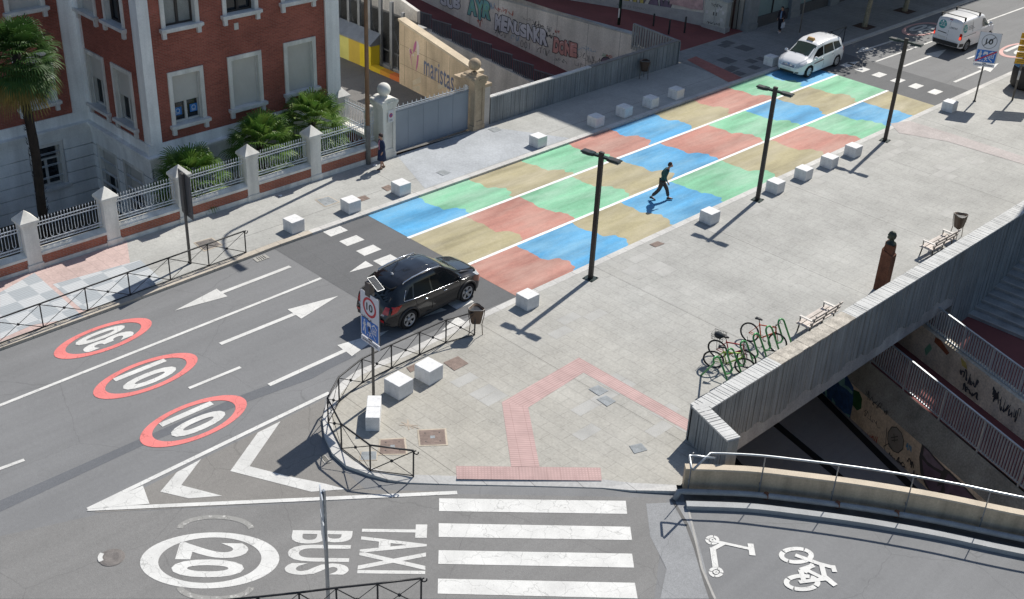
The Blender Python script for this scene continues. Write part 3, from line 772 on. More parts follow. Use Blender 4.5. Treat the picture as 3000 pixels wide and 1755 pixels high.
window(bl, Pr, *rw_[0], shut=.45); window(bl, Pr, *rw_[1], shut=.5); window(bl, Pr, *ru_[0]); window(bl, Pr, *ru_[1], shut=0, sashm=M_SASHD)
window(bl, Pw, *ww_[0]); window(bl, Pw, *wu_[0])
# curtains behind the upper panes
cur = MB(); pbox(cur, Pf, 23.2, 24.4, 6.75, 9.0, -.255, -.25); cur.build('blind', mat('blind', (.30,.30,.27), .8, .1), bl)
for h in br_: window(bl, Pr, h[0]-.15, h[1]+.15, h[2], h[3]+.15, shut=.5, sill=False, surround=.15)
window(bl, Pw, bw[0][0]-.15, bw[0][1]+.15, bw[0][2], bw[0][3]+.15, shut=0, transom=True, sill=True, bracket=False, surround=.15)
# two blue notices behind the half open shutter, and the little vent
no = MB(); nw = MB()
for u in (23.28, 24.02):
    pbox(no, Pf, u, u+.36, 2.88, 3.22, -.257, -.253)
    put2d(nw, ring2d(.10,.07,16), Pf(u+.18, 3.07, -.25), Vector((0,1,0)), Vector((0,0,1)))
    for k in range(3): nw.quad(*[Pf(u+.08+q, 2.93+.03*k+r_, -.25) for q, r_ in ((0,0),(.2,0),(.2,.015),(0,.015))])
no.build('window_notice', plain('notice_blue', (.02,.16,.45), .5), bl); nw.build('notice_print', plain('notice_white', (.5,.6,.7), .6), bl)
vv = MB(); pbox(vv, Pf, 26.25, 26.45, 6.02, 6.30, -.02, .03); pbox(vv, Pf, 26.28, 26.42, 6.06, 6.26, .03, .034); vv.build('wall_vent', M_SASH, bl)

# ------------------------------------------------------------------ garden behind the boundary wall
GZ = -2.25
m = MB(); m.quad((-47.3,-10,GZ),(-38.9,-10,GZ),(-38.9,31.2,GZ),(-47.3,31.2,GZ)); tag(m.build('garden_ground', mat('soil', (.075,.065,.045), .95, .3, 1.5)), kind='structure')
LEAF = None
def leafmat(name, c, c2):
    m, t, b = nt(name); v = vec_obj(t)
    cc = mixc(t, ramp(t, noise(t, v, 2.2, 4), .35, .65), c, c2); cc = mul(t, cc, noise(t, v, 11, 3), .8, 1.2)
    t.links.new(cc, b.inputs['Base Color']); b.inputs['Roughness'].default_value = .5; b.inputs['Specular IOR Level'].default_value = .3
    tr = N(t, 'ShaderNodeBsdfTranslucent'); t.links.new(cc, tr.inputs[0]); ms = N(t, 'ShaderNodeMixShader'); ms.inputs[0].default_value = .3
    out = [n for n in t.nodes if n.type == 'OUTPUT_MATERIAL'][0]
    t.links.new(b.outputs[0], ms.inputs[1]); t.links.new(tr.outputs[0], ms.inputs[2]); t.links.new(ms.outputs[0], out.inputs[0]); return m
M_PALM = leafmat('palm_leaf', (.075,.17,.03), (.15,.23,.045)); M_PALMD = leafmat('palm_leaf_dark', (.035,.09,.02), (.06,.115,.025)); M_PALMY = leafmat('palm_leaf_yellow', (.26,.19,.05), (.15,.14,.04))
M_LEAF = leafmat('hedge_leaf', (.045,.09,.02), (.08,.13,.03)); M_DRY = leafmat('palm_dry', (.16,.11,.05), (.20,.15,.08))
def fan(mb, base, dirv, stem, rad, n=20, spread=2.3, droop=.35, rnd=random):
    # one fan leaf: petiole then n pleated leaflets
    d = dirv.normalized(); sd = d.cross(Vector((0,0,1)))
    sd = sd.normalized() if sd.length > .05 else Vector((1,0,0)); u = sd.cross(d).normalized()
    tip = base + d*stem + Vector((0,0,-droop*stem*.25))
    mb.tube([base, base+d*stem*.5, tip], .014, 4, cap=False)
    for k in range(n):
        a = -spread/2*1.25 + spread*1.25*k/(n-1); L = rad*(1-.22*abs(a)/spread*1.6)*rnd.uniform(.9,1.06)
        dv = (d*math.cos(a)+sd*math.sin(a)).normalized(); wv = dv.cross(u).normalized()*(.019*rad/.6)
        p1 = tip+dv*L*.5+u*.02; p2 = tip+dv*L*.82+Vector((0,0,-droop*L*.28)); p3 = tip+dv*L*.98+Vector((0,0,-droop*L*rnd.uniform(.55,.95)))
        mb.add([tip-wv*.25, tip+wv*.25, p1+wv+u*.01, p1-wv+u*.01, p2+wv*.7, p2-wv*.7, p3], [(0,1,2,3),(3,2,4,5),(5,4,6)])
def palm(name, label, loc, trunk_h, nfan, stem, rad, lo, hi, seed, tr=.16, dead=0):
    rnd = random.Random(seed); t = thing(name, label, 'palm tree', loc, group=None); L = Vector(loc)
    m = MB(); hgt = trunk_h
    m.tube([L+Vector((.05*math.sin(z*1.3+seed),.04*math.cos(z),z)) for z in [hgt*i/14 for i in range(15)]], [tr*(1.25-.25*min(1,i/3))*(1+.06*(i%2)) for i in range(15)], 10)
    if trunk_h > 1.5:
        for i in range(int(trunk_h*42)):
            z = rnd.uniform(0.1, hgt); a = rnd.uniform(0, 6.28); p = L+Vector((tr*1.0*math.cos(a), tr*1.0*math.sin(a), z))
            q = p+Vector((math.cos(a)*.07, math.sin(a)*.07, .10)); s = Vector((-math.sin(a), math.cos(a), 0))*.035
            m.add([p-s, p+s, q], [(0,1,2)])
    m.build('trunk', mat('palm_trunk', (.022,.017,.013), .95, .35, 3, 30, .3, .4), t)
    g, y = MB(), MB(); GM = M_PALMD if dead else M_PALM
    for i in range(nfan):
        f = (i+.5)/nfan; el = hi-(hi-lo)*f; a = i*2.399+rnd.uniform(-.25,.25)
        dv = Vector((math.cos(a)*math.cos(el), math.sin(a)*math.cos(el), math.sin(el)))
        fan(y if f > 1-dead and rnd.random() < .75 else g, L+Vector((0,0,hgt-.05-.25*f*min(1,trunk_h/3))), dv, stem*rnd.uniform(.8,1.1), rad*rnd.uniform(.85,1.1), rnd=rnd, droop=.3+.35*f)
    cr = g.build('crown', GM, t)
    if y.f: y.build('old_fronds', M_PALMY, cr)
    if dead:
        sk = MB()
        for i in range(90):
            a = rnd.uniform(0, 6.28); p = L+Vector((math.cos(a)*tr*1.1, math.sin(a)*tr*1.1, hgt-.35-rnd.uniform(0,.35))); q = p+Vector((math.cos(a)*rnd.uniform(.15,.5), math.sin(a)*rnd.uniform(.15,.5), -rnd.uniform(.4,.9)))
            s = Vector((-math.sin(a), math.cos(a), 0))*.03; sk.add([p-s, p+s, q], [(0,1,2)])
        sk.build('dry_skirt', M_DRY, cr)
    return t
palm('palm_tree', 'tall fan palm with a shaggy dark trunk in front of the recessed brick wing', (-41.0,16.75,GZ), 9.45, 84, .88, .86, -1.2, 1.35, 1, .17, .26)
for i, (p, h, s, lab) in enumerate((((-40.2,22.6),3.2,4,'short dark fan palm beside the pale building corner, smallest of the low palms'),((-40.5,26.2),3.7,5,'bushy bright low fan palm between its two low neighbours behind the railing'),((-40.6,29.0),4.0,6,'low fan palm under the right shuttered window, nearest the gate'))):
    o = palm('fan_palm', lab, (p[0],p[1],GZ), h, 44, 1.0, .95, -.45, 1.4, s, .15)
    o['group'] = 'low fan palms behind the boundary wall'; o['category'] = 'palm'
def bush(name, label, c, rx, ry, rz_, n, seed, cat='bush', m_=None):
    rnd = random.Random(seed); b = MB(); c = Vector(c)
    for i in range(n):
        while True:
            p = Vector((rnd.uniform(-1,1), rnd.uniform(-1,1), rnd.uniform(-1,1)))
            if p.length < 1 and p.length > .35: break
        k = 1+.25*math.sin(p.x*5+seed)*math.cos(p.y*6); p = Vector((p.x*rx*k, p.y*ry*k, p.z*rz_*k))+c
        d = Vector((rnd.gauss(0,1), rnd.gauss(0,1), rnd.gauss(0,.8)+.5)).normalized(); s = d.cross(Vector((rnd.random(),rnd.random(),rnd.random()))).normalized()
        L, w_ = rnd.uniform(.08,.16), rnd.uniform(.03,.05)
        b.add([p, p+d*L*.5+s*w_, p+d*L, p+d*L*.5-s*w_], [(0,1,2,3)])
    st = MB()
    for k in range(5): st.tube([Vector((c.x+rnd.uniform(-.1,.1), c.y+rnd.uniform(-.1,.1), c.z-rz_)), Vector((c.x+rnd.uniform(-rx,rx)*.5, c.y+rnd.uniform(-ry,ry)*.5, c.z+rz_*.4))], .02, 5)
    t = thing(name, label, cat, (c.x, c.y, c.z-rz_)); b.build('foliage', m_ or M_LEAF, t); st.build('stem', mat('twig', (.06,.045,.03)), t); return t
bush('shrub', 'leafy green shrub behind the railing at the left edge of the picture', (-39.9,13.6,-.9), .8, 1.5, 1.5, 4200, 1)
bush('hedge', 'low clipped hedge at the foot of the tall palm', (-40.1,18.6,-1.2), .7, 1.6, 1.15, 4500, 2, 'hedge')

# ------------------------------------------------------------------ boundary wall with piers and railings
fw = thing('boundary_wall', 'boundary wall of white piers, brick panels and silver spearhead railings along the left pavement', 'wall', (-38.7,20,ZW))
FX = -38.5
ys = [5.85,8.95,12.05,15.14,18.23,21.32,24.45,27.6]
def pier(y, top):
    m = MB(); h = .27
    m.box(FX-.60, FX+.02, y-h-.03, y+h+.03, 0, .34); m.box(FX-.57, FX-.02, y-h, y+h, .34, top-.55)
    m.box(FX-.60, FX+.01, y-h-.03, y+h+.03, top-.55, top-.46); m.box(FX-.65, FX+.06, y-h-.08, y+h+.08, top-.46, top-.36)
    x0, x1, y0, y1 = FX-.65, FX+.06, y-h-.08, y+h+.08; zc = top-.36
    m.add([(x0,y0,zc),(x1,y0,zc),(x1,y1,zc),(x0,y1,zc),((x0+x1)/2,y,top)], [(0,1,4),(1,2,4),(2,3,4),(3,0,4)])
    m.build('pier', M_STONEW, fw, bevel=.008)
tops = {}
for i, y in enumerate(ys): tops[y] = 2.36+.032*max(0, i-2); pier(y, tops[y])
def rail_panel(parent, P, u0, u1, z0, z1, name='railing', m_=None):
    m = MB(); rr = .011
    n = max(4, int(round((u1-u0)/.118))); du = (u1-u0)/n
    for z in (z1-.16, z1-.28, z0+.12, z0): m.bar(P(u0,z,0), P(u1,z,0), .026, .03)
    for k in range(n+1):
        u = u0+du*k
        if k < n:
            uc = u+du/2
            m.bar(P(uc,z1-.28,0), P(uc,z1-.06,0), .014)
            # spearhead
            m.add([P(uc,z1+.06,0),P(uc-.026,z1-.02,0),P(uc,z1-.07,0),P(uc+.026,z1-.02,0),P(uc,z1-.01,.016),P(uc,z1-.01,-.016)], [(0,1,4),(1,2,4),(2,3,4),(3,0,4),(1,0,5),(2,1,5),(3,2,5),(0,3,5)])
            # ring between the lower rails
            m.tube([P(uc+.038*math.cos(a), z0+.06+.038*math.sin(a), 0) for a in [PI/4*j for j in range(8)]], .007, 4, closed=True)
        if k % 2 == 0 and k+1 <= n:
            a, b = u+du*.28, min(u1, u+du*1.28)
            m.tube([P(a,z1-.28,0), P(a,z0+.30,0)]+[P((a+b)/2-(b-a)/2*math.cos(q), z0+.24-.10*math.sin(q)+.03, 0) for q in (0.01,.6,1.2,1.57,1.95,2.5,3.13)]+[P(b,z0+.30,0), P(b,z1-.28,0)], .011, 5)
    return m.build(name, m_ or M_RAILW, parent)
for i in range(len(ys)):
    y0 = ys[i]+.27; y1 = ys[i+1]-.27 if i+1 < len(ys) else 30.95
    dz = .032*max(0, i-2)
    m = MB(); m.box(FX-.42, FX-.02, y0, y1, 0, .24+dz*.5); m.build('plinth', M_STONEW, fw)
    m = MB(); m.box(FX-.40, FX-.05, y0, y1, .24+dz*.5, .58+dz); m.build('brick_panel', M_BRICKF, fw)
    m = MB(); m.add([(FX-.5,y0,.58+dz),(FX+.0,y0,.58+dz),(FX+.0,y0,.68+dz),(FX-.25,y0,.80+dz),(FX-.5,y0,.68+dz),(FX-.5,y1,.58+dz),(FX+.0,y1,.58+dz),(FX+.0,y1,.68+dz),(FX-.25,y1,.80+dz),(FX-.5,y1,.68+dz)],
          [(4,3,2,1,0),(5,6,7,8,9),(0,1,6,5),(1,2,7,6),(2,3,8,7),(3,4,9,8),(4,0,5,9)]); m.build('coping', M_STONEW, fw)
    rail_panel(fw, lambda u,z,d: Vector((FX-.25+d,u,z)), y0+.02, y1-.02, .90+dz, 1.92+dz)
m = MB(); m.box(FX-.40, FX-.06, -5, 31.2, GZ-.1, -.001); m.build('foundation', M_CONCG, fw)

# gate pillars
def ball_pillar(name, label, m_, y0, y1, x0, x1, zt, ballc, rb, extra=None):
    t = thing(name, label, 'gate pillar', ((x0+x1)/2, (y0+y1)/2, ZW)); cy = (y0+y1)/2
    m = MB(); m.box(x0-.04, x1+.04, y0-.04, y1+.04, 0, .35); m.box(x0, x1, y0, y1, .35, zt)
    # raised side strips round a sunken panel
    for a, b in ((y0, y0+.16), (y1-.16, y1)): m.box(x1, x1+.035, a, b, .35, zt-.12)
    m.box(x1, x1+.035, y0+.16, y1-.16, .35, .55); m.box(x1, x1+.035, y0+.16, y1-.16, zt-.3, zt-.12)
    m.box(x0-.05, x1+.075, y0-.05, y1+.05, zt-.12, zt)
    m.build('shaft', m_, t, bevel=.01)
    c = MB(); zc = zt
    prof = [(-.5,0),(.5,0),(.5,.10),(.42,.14),(.40,.22),(.30,.30),(.16,.34),(-.16,.34),(-.30,.30),(-.40,.22),(-.42,.14),(-.5,.10)]
    W_ = (y1-y0)+.16; n = len(prof)
    vs = [(x, cy+p[0]*W_, zc+p[1]) for x in (x0-.08, x1+.08) for p in prof]
    c.add(vs, [tuple(range(n)), tuple(range(2*n-1,n-1,-1))]+[(i, n+i, n+(i+1)%n, (i+1)%n) for i in range(n)])
    for sgn in (-1, 1):
        c.tube([(x0-.10, cy+sgn*W_*.42, zc+.15), (x1+.11, cy+sgn*W_*.42, zc+.15)], .105, 12)
    c.box(x1+.08, x1+.12, cy-.14, cy+.14, zc+.10, zc+.16)
    c.build('capital', m_, t)
    b = MB(); xc = (x0+x1)/2
    b.lathe((xc, cy, zc+.34), [(.17,0),(.17,.04),(.10,.07)], 16); b.sphere((xc, cy, ballc), rb, 24); b.build('ball', m_, t)
    if extra: extra(t)
    return t
def exL(t):
    m = MB(); m.box(-39.55,-39.12,31.02,31.9,0,2.05); m.add([(-39.6,30.95,2.05),(-39.10,30.95,2.05),(-39.1,31.95,2.05),(-39.6,31.95,2.05),(-39.6,31.2,2.28),(-39.10,31.2,2.38),(-39.1,31.7,2.38),(-39.6,31.7,2.28)],[(0,1,5,4),(1,2,6,5),(2,3,7,6),(3,0,4,7),(4,5,6,7),(3,2,1,0)]); m.build('buttress', M_STONEW, t)
    pl_ = MB(); pl_.box(-38.385,-38.37,31.42,31.72,1.80,2.36); o = pl_.build('no_parking_sign', plain('sign_face', (.62,.62,.64), .5), t)
    e = MB(); put2d(e, ring2d(.10,.07,24), (-38.366,31.57,2.12), (0,1,0), (0,0,1)); e.bar((-38.364,31.50,2.19),(-38.364,31.64,2.05), .004, .03); 
    e.build('sign_ring', plain('sign_red', (.55,.03,.03), .5), o)
    e = MB(); put2d(e, disc2d(.07,20), (-38.3675,31.57,2.12), (0,1,0), (0,0,1)); e.build('sign_disc', plain('sign_blue', (.04,.10,.4), .5), o)
    e = MB()
    for k in range(2): e.quad(*[(-38.368,31.48+a,1.86+.05*k+b) for a,b in ((0,0),(.18,0),(.18,.018),(0,.018))])
    e.build('sign_print', plain('print_dark', (.1,.1,.14), .6), o)
ball_pillar('gate_pillar', 'white gate pillar with scrolled top and a clean white stone ball', M_STONEW, 31.15, 31.85, -39.10, -38.42, 2.58, 3.22, .30, exL)
M_OLD = mat('old_tan_stone', (.40,.315,.22), .9, .2, 1.5, 22, .15, .3, streak=(2,2,.2))
def exR(t):
    m = MB(); m.box(-39.75,-39.1,36.62,37.4,0,2.35); m.box(-39.8,-39.05,36.56,37.48,2.35,2.5); m.build('rear_shaft', M_OLD, t)
    m = MB(); m.box(-38.98,-38.55,37.3,37.78,0,2.05); m.build('side_post', mat('pale_render', (.48,.44,.40)), t)
    m = MB(); m.box(-39.02,-38.5,37.3,37.84,2.05,2.2); m.build('side_cap', M_OLD, t)
    m = MB(); m.box(-38.99,-38.35,36.20,36.225,2.05,2.35); 
    m = MB(); m.quad((-39.05,36.59,1.95),(-38.85,36.59,1.95),(-38.85,36.59,2.25),(-39.05,36.59,2.25)); m.build('notice', plain('paper', (.6,.6,.6), .7), t)
ball_pillar('gate_pillar', 'tan weathered gate pillar with a mossy stone ball, between gate and grey parapet', M_OLD, 36.60, 37.25, -39.15, -38.38, 2.46, 3.22, .30, exR)
# sliding gate
gt = thing('sliding_gate', 'blue grey metal sliding gate with spearheads on top between the two ball pillars', 'gate', (-38.7,34,ZW))
m = MB(); GX = -38.70
m.box(GX-.03, GX, 31.95, 36.52, .22, 2.02)
for k in range(6): y = 31.95+k*.9; m.box(GX, GX+.012, y-.012, y+.012, .24, 2.0)
m.build('panel', mat('gate_panel', (.235,.27,.315), .5, .08, .8, 30, .05, .05, 0, .5), gt)
m = MB(); m.box(GX-.05, GX+.03, 31.95, 36.52, .14, .22); m.box(GX-.05, GX+.03, 31.95, 36.52, 2.02, 2.09)
for k in range(5): m.lathe((GX-.01, 32.2+k*.95, .16), [(.05,-.02),(.05,.02)], 10, 'X')
m.build('frame', mat('gate_frame', (.20,.23,.27), .5), gt)
m = MB()
for z in (2.16, 2.24): m.bar((GX,31.95,z),(GX,36.52,z), .025)
n = 34
for k in range(n):
    y = 32.02+k*(4.45/n); m.tube([(GX, y+.045*math.cos(a), 2.16+.03*math.sin(a)-.03) for a in [PI/3*j for j in range(6)]], .009, 4, closed=True)
    if k % 2 == 0:
        m.add([(GX,y,2.40),(GX,y-.03,2.31),(GX,y,2.24),(GX,y+.03,2.31),(GX+.02,y,2.31),(GX-.02,y,2.31)], [(0,1,4),(1,2,4),(2,3,4),(3,0,4),(1,0,5),(2,1,5),(3,2,5),(0,3,5)])
m.build('cresting', M_RAILW, gt)
# side railing from the house to the white pillar
sr = thing('side_railing', 'short silver railing running back from the white ball pillar to the building', 'railing', (-40.8,31.5,ZW))
m = MB(); x0, x1 = -42.3, -41.72
m.box(x0, x1, 31.25, 31.85, 0, 1.95); zc = 2.02; m.box(x0-.06, x1+.06, 31.19, 31.91, 1.95, 2.02)
m.add([(x0-.06,31.19,zc),(x1+.06,31.19,zc),(x1+.06,31.91,zc),(x0-.06,31.91,zc),((x0+x1)/2,31.55,2.42)], [(0,1,4),(1,2,4),(2,3,4),(3,0,4)]); m.build('pier', M_STONEW, sr)
m = MB(); m.box(-41.72,-39.58,31.38,31.72,0,.62); m.build('brick_panel', M_BRICKF, sr)
m = MB(); m.box(-41.72,-39.58,31.30,31.80,.62,.76); m.build('coping', M_STONEW, sr)
rail_panel(sr, lambda u,z,d: Vector((u,31.55+d,z)), -41.7, -39.6, .9, 2.0)
m = MB(); m.box(-47.5,-39,31.3,31.7,GZ,-.001); m.build('foundation', M_CONCG, sr)

# ------------------------------------------------------------------ school drive, hall and the lettered wall
m = MB(); m.quad((-75,31.4,-.01),(-38.62,31.4,-.01),(-38.62,38.6,-.01),(-75,38.6,-.01)); tag(m.build('school_drive', M_ASPHDRIVE), kind='structure')
m = MB(); m.box(-75,-38.6,31.2,38.55,-.9,-.03); tag(m.build('drive_slab', M_CONCG), kind='structure')
MW = Wall((-45.75,38.22), (-39.3,37.62))
lw = thing('lettered_wall', 'tan concrete wall with a pink flourish and blue grey lettering beside the school drive', 'wall', (-42.5,37.9,0))
m = MB(); L_ = (Vector((-39.3,37.62))-Vector((-45.75,38.22))).length
o1 = MW.p(0,0); o2 = MW.p(L_,0)
m.wallprism(o1, o2, [(0,-.02),(1,-.02),(1,2.45),(.01,3.3),(0,3.3)], .32, 1); m.build('wall_body', M_CONCT, lw)
m = MB(); m.wallprism(MW.p(-.04,0,.06), MW.p(L_+.02,0,.06), [(0,3.3),(1,2.45),(1,2.57),(0,3.43)], .46, 1); m.build('coping', mat('tan_coping', (.52,.43,.31), .85, .15, 1.2), lw)
j = MB()
for u in (.45, 2.35, 4.3): j.quad(*[MW.p(a, z, .004) for a, z in ((u,.05),(u+.025,.05),(u+.025,3.2-.13*u),(u,3.2-.13*u))])
for z in (1.1, 2.1): j.quad(*[MW.p(a, z+b, .004) for a, b in ((.05,0),(L_-.1,0),(L_-.1,.02),(.05,.02))]) if z < 2 else j.quad(*[MW.p(a, z+b, .004) for a, b in ((.05,0),(3.5,0),(3.5,.02),(.05,.02))])
j.build('panel_joint', mat('joint_dark', (.22,.17,.12)), lw)
z3 = lambda x, y, off=.008: MW.hit(950+x/5.04, y/5.04, off)
pk_ = MB(); wh = MB()
pk_.poly(*[z3(*p) for p in ((1355,597),(1335,630),(1318,690),(1312,750),(1318,790),(1340,750),(1360,690),(1362,630))])
wh.poly(*[z3(*p) for p in ((1357,597),(1385,615),(1402,680),(1404,760),(1398,810),(1372,815),(1366,740),(1364,640))])
pk_.poly(*[z3(*p) for p in ((1372,815),(1396,812),(1390,900),(1378,980),(1352,1062),(1356,990),(1366,900))])
pk_.poly(*[z3(*p) for p in ((1266,712),(1290,760),(1300,790),(1290,810),(1272,780),(1262,800),(1258,740))])
wh.poly(*[z3(*p) for p in ((1254,712),(1266,710),(1266,780),(1262,800),(1254,760))])
pk_.poly(*[z3(*p) for p in ((1264,800),(1276,800),(1290,920),(1302,1000),(1286,930))])
wh.poly(*[z3(*p) for p in ((1300,805),(1322,795),(1325,820),(1312,836))])
pk_.build('flourish_pink', mat('wall_pink', (.42,.13,.24), .7, .15), lw); wh.build('flourish_white', mat('wall_white', (.60,.52,.47), .7, .1), lw)
tx = MB(); a = z3(1465,905); b = z3(1905,1170)
sh = text2d('maristas', 1, .012, space=1.05); x0, x1, y0, y1 = bbox2d(sh)
W_ = (b-a).length; ex = (b-a).normalized(); ex = Vector((MW.tx.x, MW.tx.y, 0)); 
ca = z3(1688,1085)
dz_ = (b.z-a.z)/max(.01, (Vector((b.x,b.y,0))-Vector((a.x,a.y,0))).length)
put2d(tx, ([((x-(x0+x1)/2)/(x1-x0)*(Vector((b.x,b.y))-Vector((a.x,a.y))).length, (y-(y0+y1)/2)/(y1-y0)*1.0) for x, y in sh[0]], sh[1]), ca, ex+Vector((0,0,dz_)), Vector((0,0,1)))
tx.build('lettering', mat('letter_blue', (.13,.15,.22), .7, .25, 8), lw)
j = MB()
for p in (((1302,1195),(1425,1130),(1430,1215),(1310,1260)),((1675,1250),(1805,1235),(1805,1290),(1680,1320)),((1300,1280),(1410,1270),(1410,1360),(1310,1330))): j.poly(*[z3(*q, off=.006) for q in p])
j.build('patch', mat('wall_patch', (.56,.47,.33), .85, .1), lw)

# the hall: yellow dado, posts and louvred cladding
hl = thing('school_hall', 'grey louvred school hall on steel posts with a yellow dado and orange kerb', 'building', (-49,40,0))
Yc = [('dado_lemon', (.60,.55,.16), -51.6,-50.15), ('dado_amber', (.56,.39,.06), -50.15,-49.2), ('dado_yellow', (.66,.48,.02), -49.2,-48.26)]
for nme, c, a, b in Yc:
    m = MB(); m.box(a if a > -51.5 else -60, b, 38.36, 38.95, -.05, 1.36); m.build('dado', mat(nme, c, .7, .06, 2, 40, .06, .1), hl)
for nme, c, a, b in (('kerb_yellow', (.62,.42,.02), -48.26,-47.45), ('kerb_orange', (.58,.27,.03), -47.45,-46.65), ('kerb_red', (.62,.16,.04), -46.65,-45.78)):
    m = MB(); m.box(a, b, 38.32, 38.7, -.05, .24); m.build('kerb', mat(nme, c, .7, .06, 2, 40, .06, .1), hl)
m = MB(); x0, x1 = -60, -48.2
m.add([(x0,38.28,1.36),(x1,38.28,1.36),(x1,39.0,1.86),(x0,39.0,1.86),(x0,38.28,1.28),(x1,38.28,1.28),(x1,39.0,1.28),(x0,39.0,1.28)], [(0,1,2,3),(4,7,6,5),(0,4,5,1),(1,5,6,2),(2,6,7,3),(3,7,4,0)]); m.build('flashing', M_STEEL, hl)
for k in range(11):
    x = -46.45-.9*k; m = MB(); top = 5.2 if k > 2 else (3.4, 3.75, 4.1)[k]
    m.box(x-.06, x+.06, 39.0, 39.14, -.05, top); m.box(x-.10, x+.10, 38.98, 39.0, -.05, top); m.build('post', M_STEEL, hl)
lv = MB()
for k in range(34):
    z = .02+k*.085; lv.quad((-60,39.42,z),(-45.8,39.42,z),(-45.8,39.36,z+.075),(-60,39.36,z+.075))
lv.box(-60,-45.8,39.43,39.5,-.05,3.0); lv.build('louvres', mat('louvre', (.20,.20,.20), .5, .15, 1, 30, .1, .1, .5), hl)
m = MB(); m.wallprism((-45.8,39.45), (-60,39.45), [(0,2.9),(0,3.55),(1,6.8),(1,2.9)], .2, -1); m.build('upper_wall', M_CONCW, hl)
m = MB()
for x in (-47.4,-49.2,-51.0): m.bar((x,39.2,.5),(x+.9,39.2,2.3), .03); m.bar((x,39.2,2.3),(x+.9,39.2,.5), .03)
m.build('bracing', M_STEEL, hl)
m = MB(); m.box(-60,-45.76,39.5,40.1,-.05,2.6); m.build('rear', M_CONCG, hl)

# ------------------------------------------------------------------ the cut on the left: road, footpath, walls
WA, WB = (-42.3,52.85), (-52.3,51.65)
GW = Wall(WA, WB)      # u grows to the left
slope = .15
def zpath(u): return -3.3+slope*max(0, u)
m = MB(); U = 40
m.add([GW.p(0,zpath(0)), GW.p(U,zpath(U)), GW.p(U,zpath(U),3.5), GW.p(0,zpath(0),3.5)], [(0,1,2,3)])
RA = Vector((-18.26,40.87,0)); RB = Vector((-11.87,38.27,0)); RD = (RB-RA).normalized(); RN = Vector((RD.y,-RD.x,0))   # right side line of the second wall; RN to the viewer
def Rp(u, z, off=0): p = RA+RD*u+RN*off; return Vector((p.x,p.y,z))
m.add([GW.p(0,-3.3), GW.p(0,-3.3,3.5), Rp(0,-3.25,2.05), Rp(0,-3.25)], [(0,1,2,3)])
m.add([Rp(0,-3.25), Rp(0,-3.25,2.05), Rp(24,-3.05,2.05), Rp(24,-3.05)], [(0,1,2,3)])
tag(m.build('red_footpath', M_REDP), kind='structure')
m = MB(); m.quad((-85,30,-5.6),(20,10,-5.6),(20,46,-5.6),(-85,60,-5.6)); tag(m.build('underpass_road', M_ASPHD), kind='structure')
gw = thing('graffiti_wall', 'long pale concrete retaining wall covered in bubble graffiti above the sunken red path', 'wall', (-50,52,-3))
m = MB(); m.wallprism(GW.p(-.0,0), GW.p(U,0), [(0,-3.6),(1,zpath(U)-.3),(1,.62),(0,.62)], .4, -1 if GW.n.dot(Vector((-(GW.ex.y), GW.ex.x, 0))) > 0 else 1); m.build('wall_body', M_CONCW, gw)
m = MB(); m.wallprism(GW.p(-.02,0,.04), GW.p(U,0,.04), [(0,.62),(1,.62),(1,.70),(0,.70)], .5, -1 if GW.n.dot(Vector((-(GW.ex.y), GW.ex.x, 0))) > 0 else 1); m.build('coping', M_CONCG, gw)
j = MB()
for k in range(14):
    u = .9+k*2.28; j.quad(*[GW.p(a, z, .004) for a, z in ((u,zpath(u)),(u+.03,zpath(u)),(u+.03,.6),(u,.6))])
j.build('panel_joint', mat('joint_grey', (.24,.23,.215)), gw)
g4 = lambda x, y, off=.01: GW.hit(1400+x/3.36, y/3.36, off)
g2 = lambda x, y, off=.01: GW.hit(900+x/3.07125, y/3.07125, off)
def bubble(parent, body, c, w_, h_, skew, fill, edge=M_SPRAYK, th=.03, off=.05, W=GW, inner=None):
    ex = Vector((W.tx.x, W.tx.y, skew)); ey = Vector((0,0,1))
    # every letter is sprayed on its own: uneven size and tilt, overlapping its neighbour
    rnd = random.Random(len(body)*7+int(w_*100)); n = len(body); lw = w_/n; E, Fm, G_ = MB(), MB(), MB()
    for i, chh in enumerate(body):
        cc = c+ex*((i-(n-1)/2)*lw)+Vector((0,0,rnd.uniform(-.07,.07)*h_)); ro = rnd.uniform(-.13,.13); W1_ = lw*rnd.uniform(1.08,1.3)*(.55 if chh in '1I' else 1); H1_ = h_*rnd.uniform(.86,1.1)
        e1 = ex*math.cos(ro)+ey*math.sin(ro); e2 = ey*math.cos(ro)-ex*math.sin(ro); d0 = .004+.0075*i*.5
        for k_ in range(8):
            q = 2*PI*k_/8; fit2d(E, chh, cc+W.n*(d0+.0002*k_)+W.tx*(.045*math.cos(q))+Vector((0,0,.045*math.sin(q))), e1, e2, W1_, H1_, off+.02)
        fit2d(Fm, chh, cc+W.n*(d0+.0024), e1, e2, W1_, H1_, off+.015)
        if inner: fit2d(G_, chh, cc+W.n*(d0+.0030)+Vector((0,0,-.05*h_)), e1, e2, W1_*.8, H1_*.75, -.02)
        else: G_.ribbon([cc+W.n*(d0+.0030)+e1*(W1_*x)+e2*(H1_*y) for x, y in ((-.3,.30),(-.1,.40),(.15,.36))], .022, W.n, True)
    E.build('graffiti', edge, parent); Fm.build('graffiti', fill, parent); G_.build('graffiti', inner or M_SPRAYHL, parent)
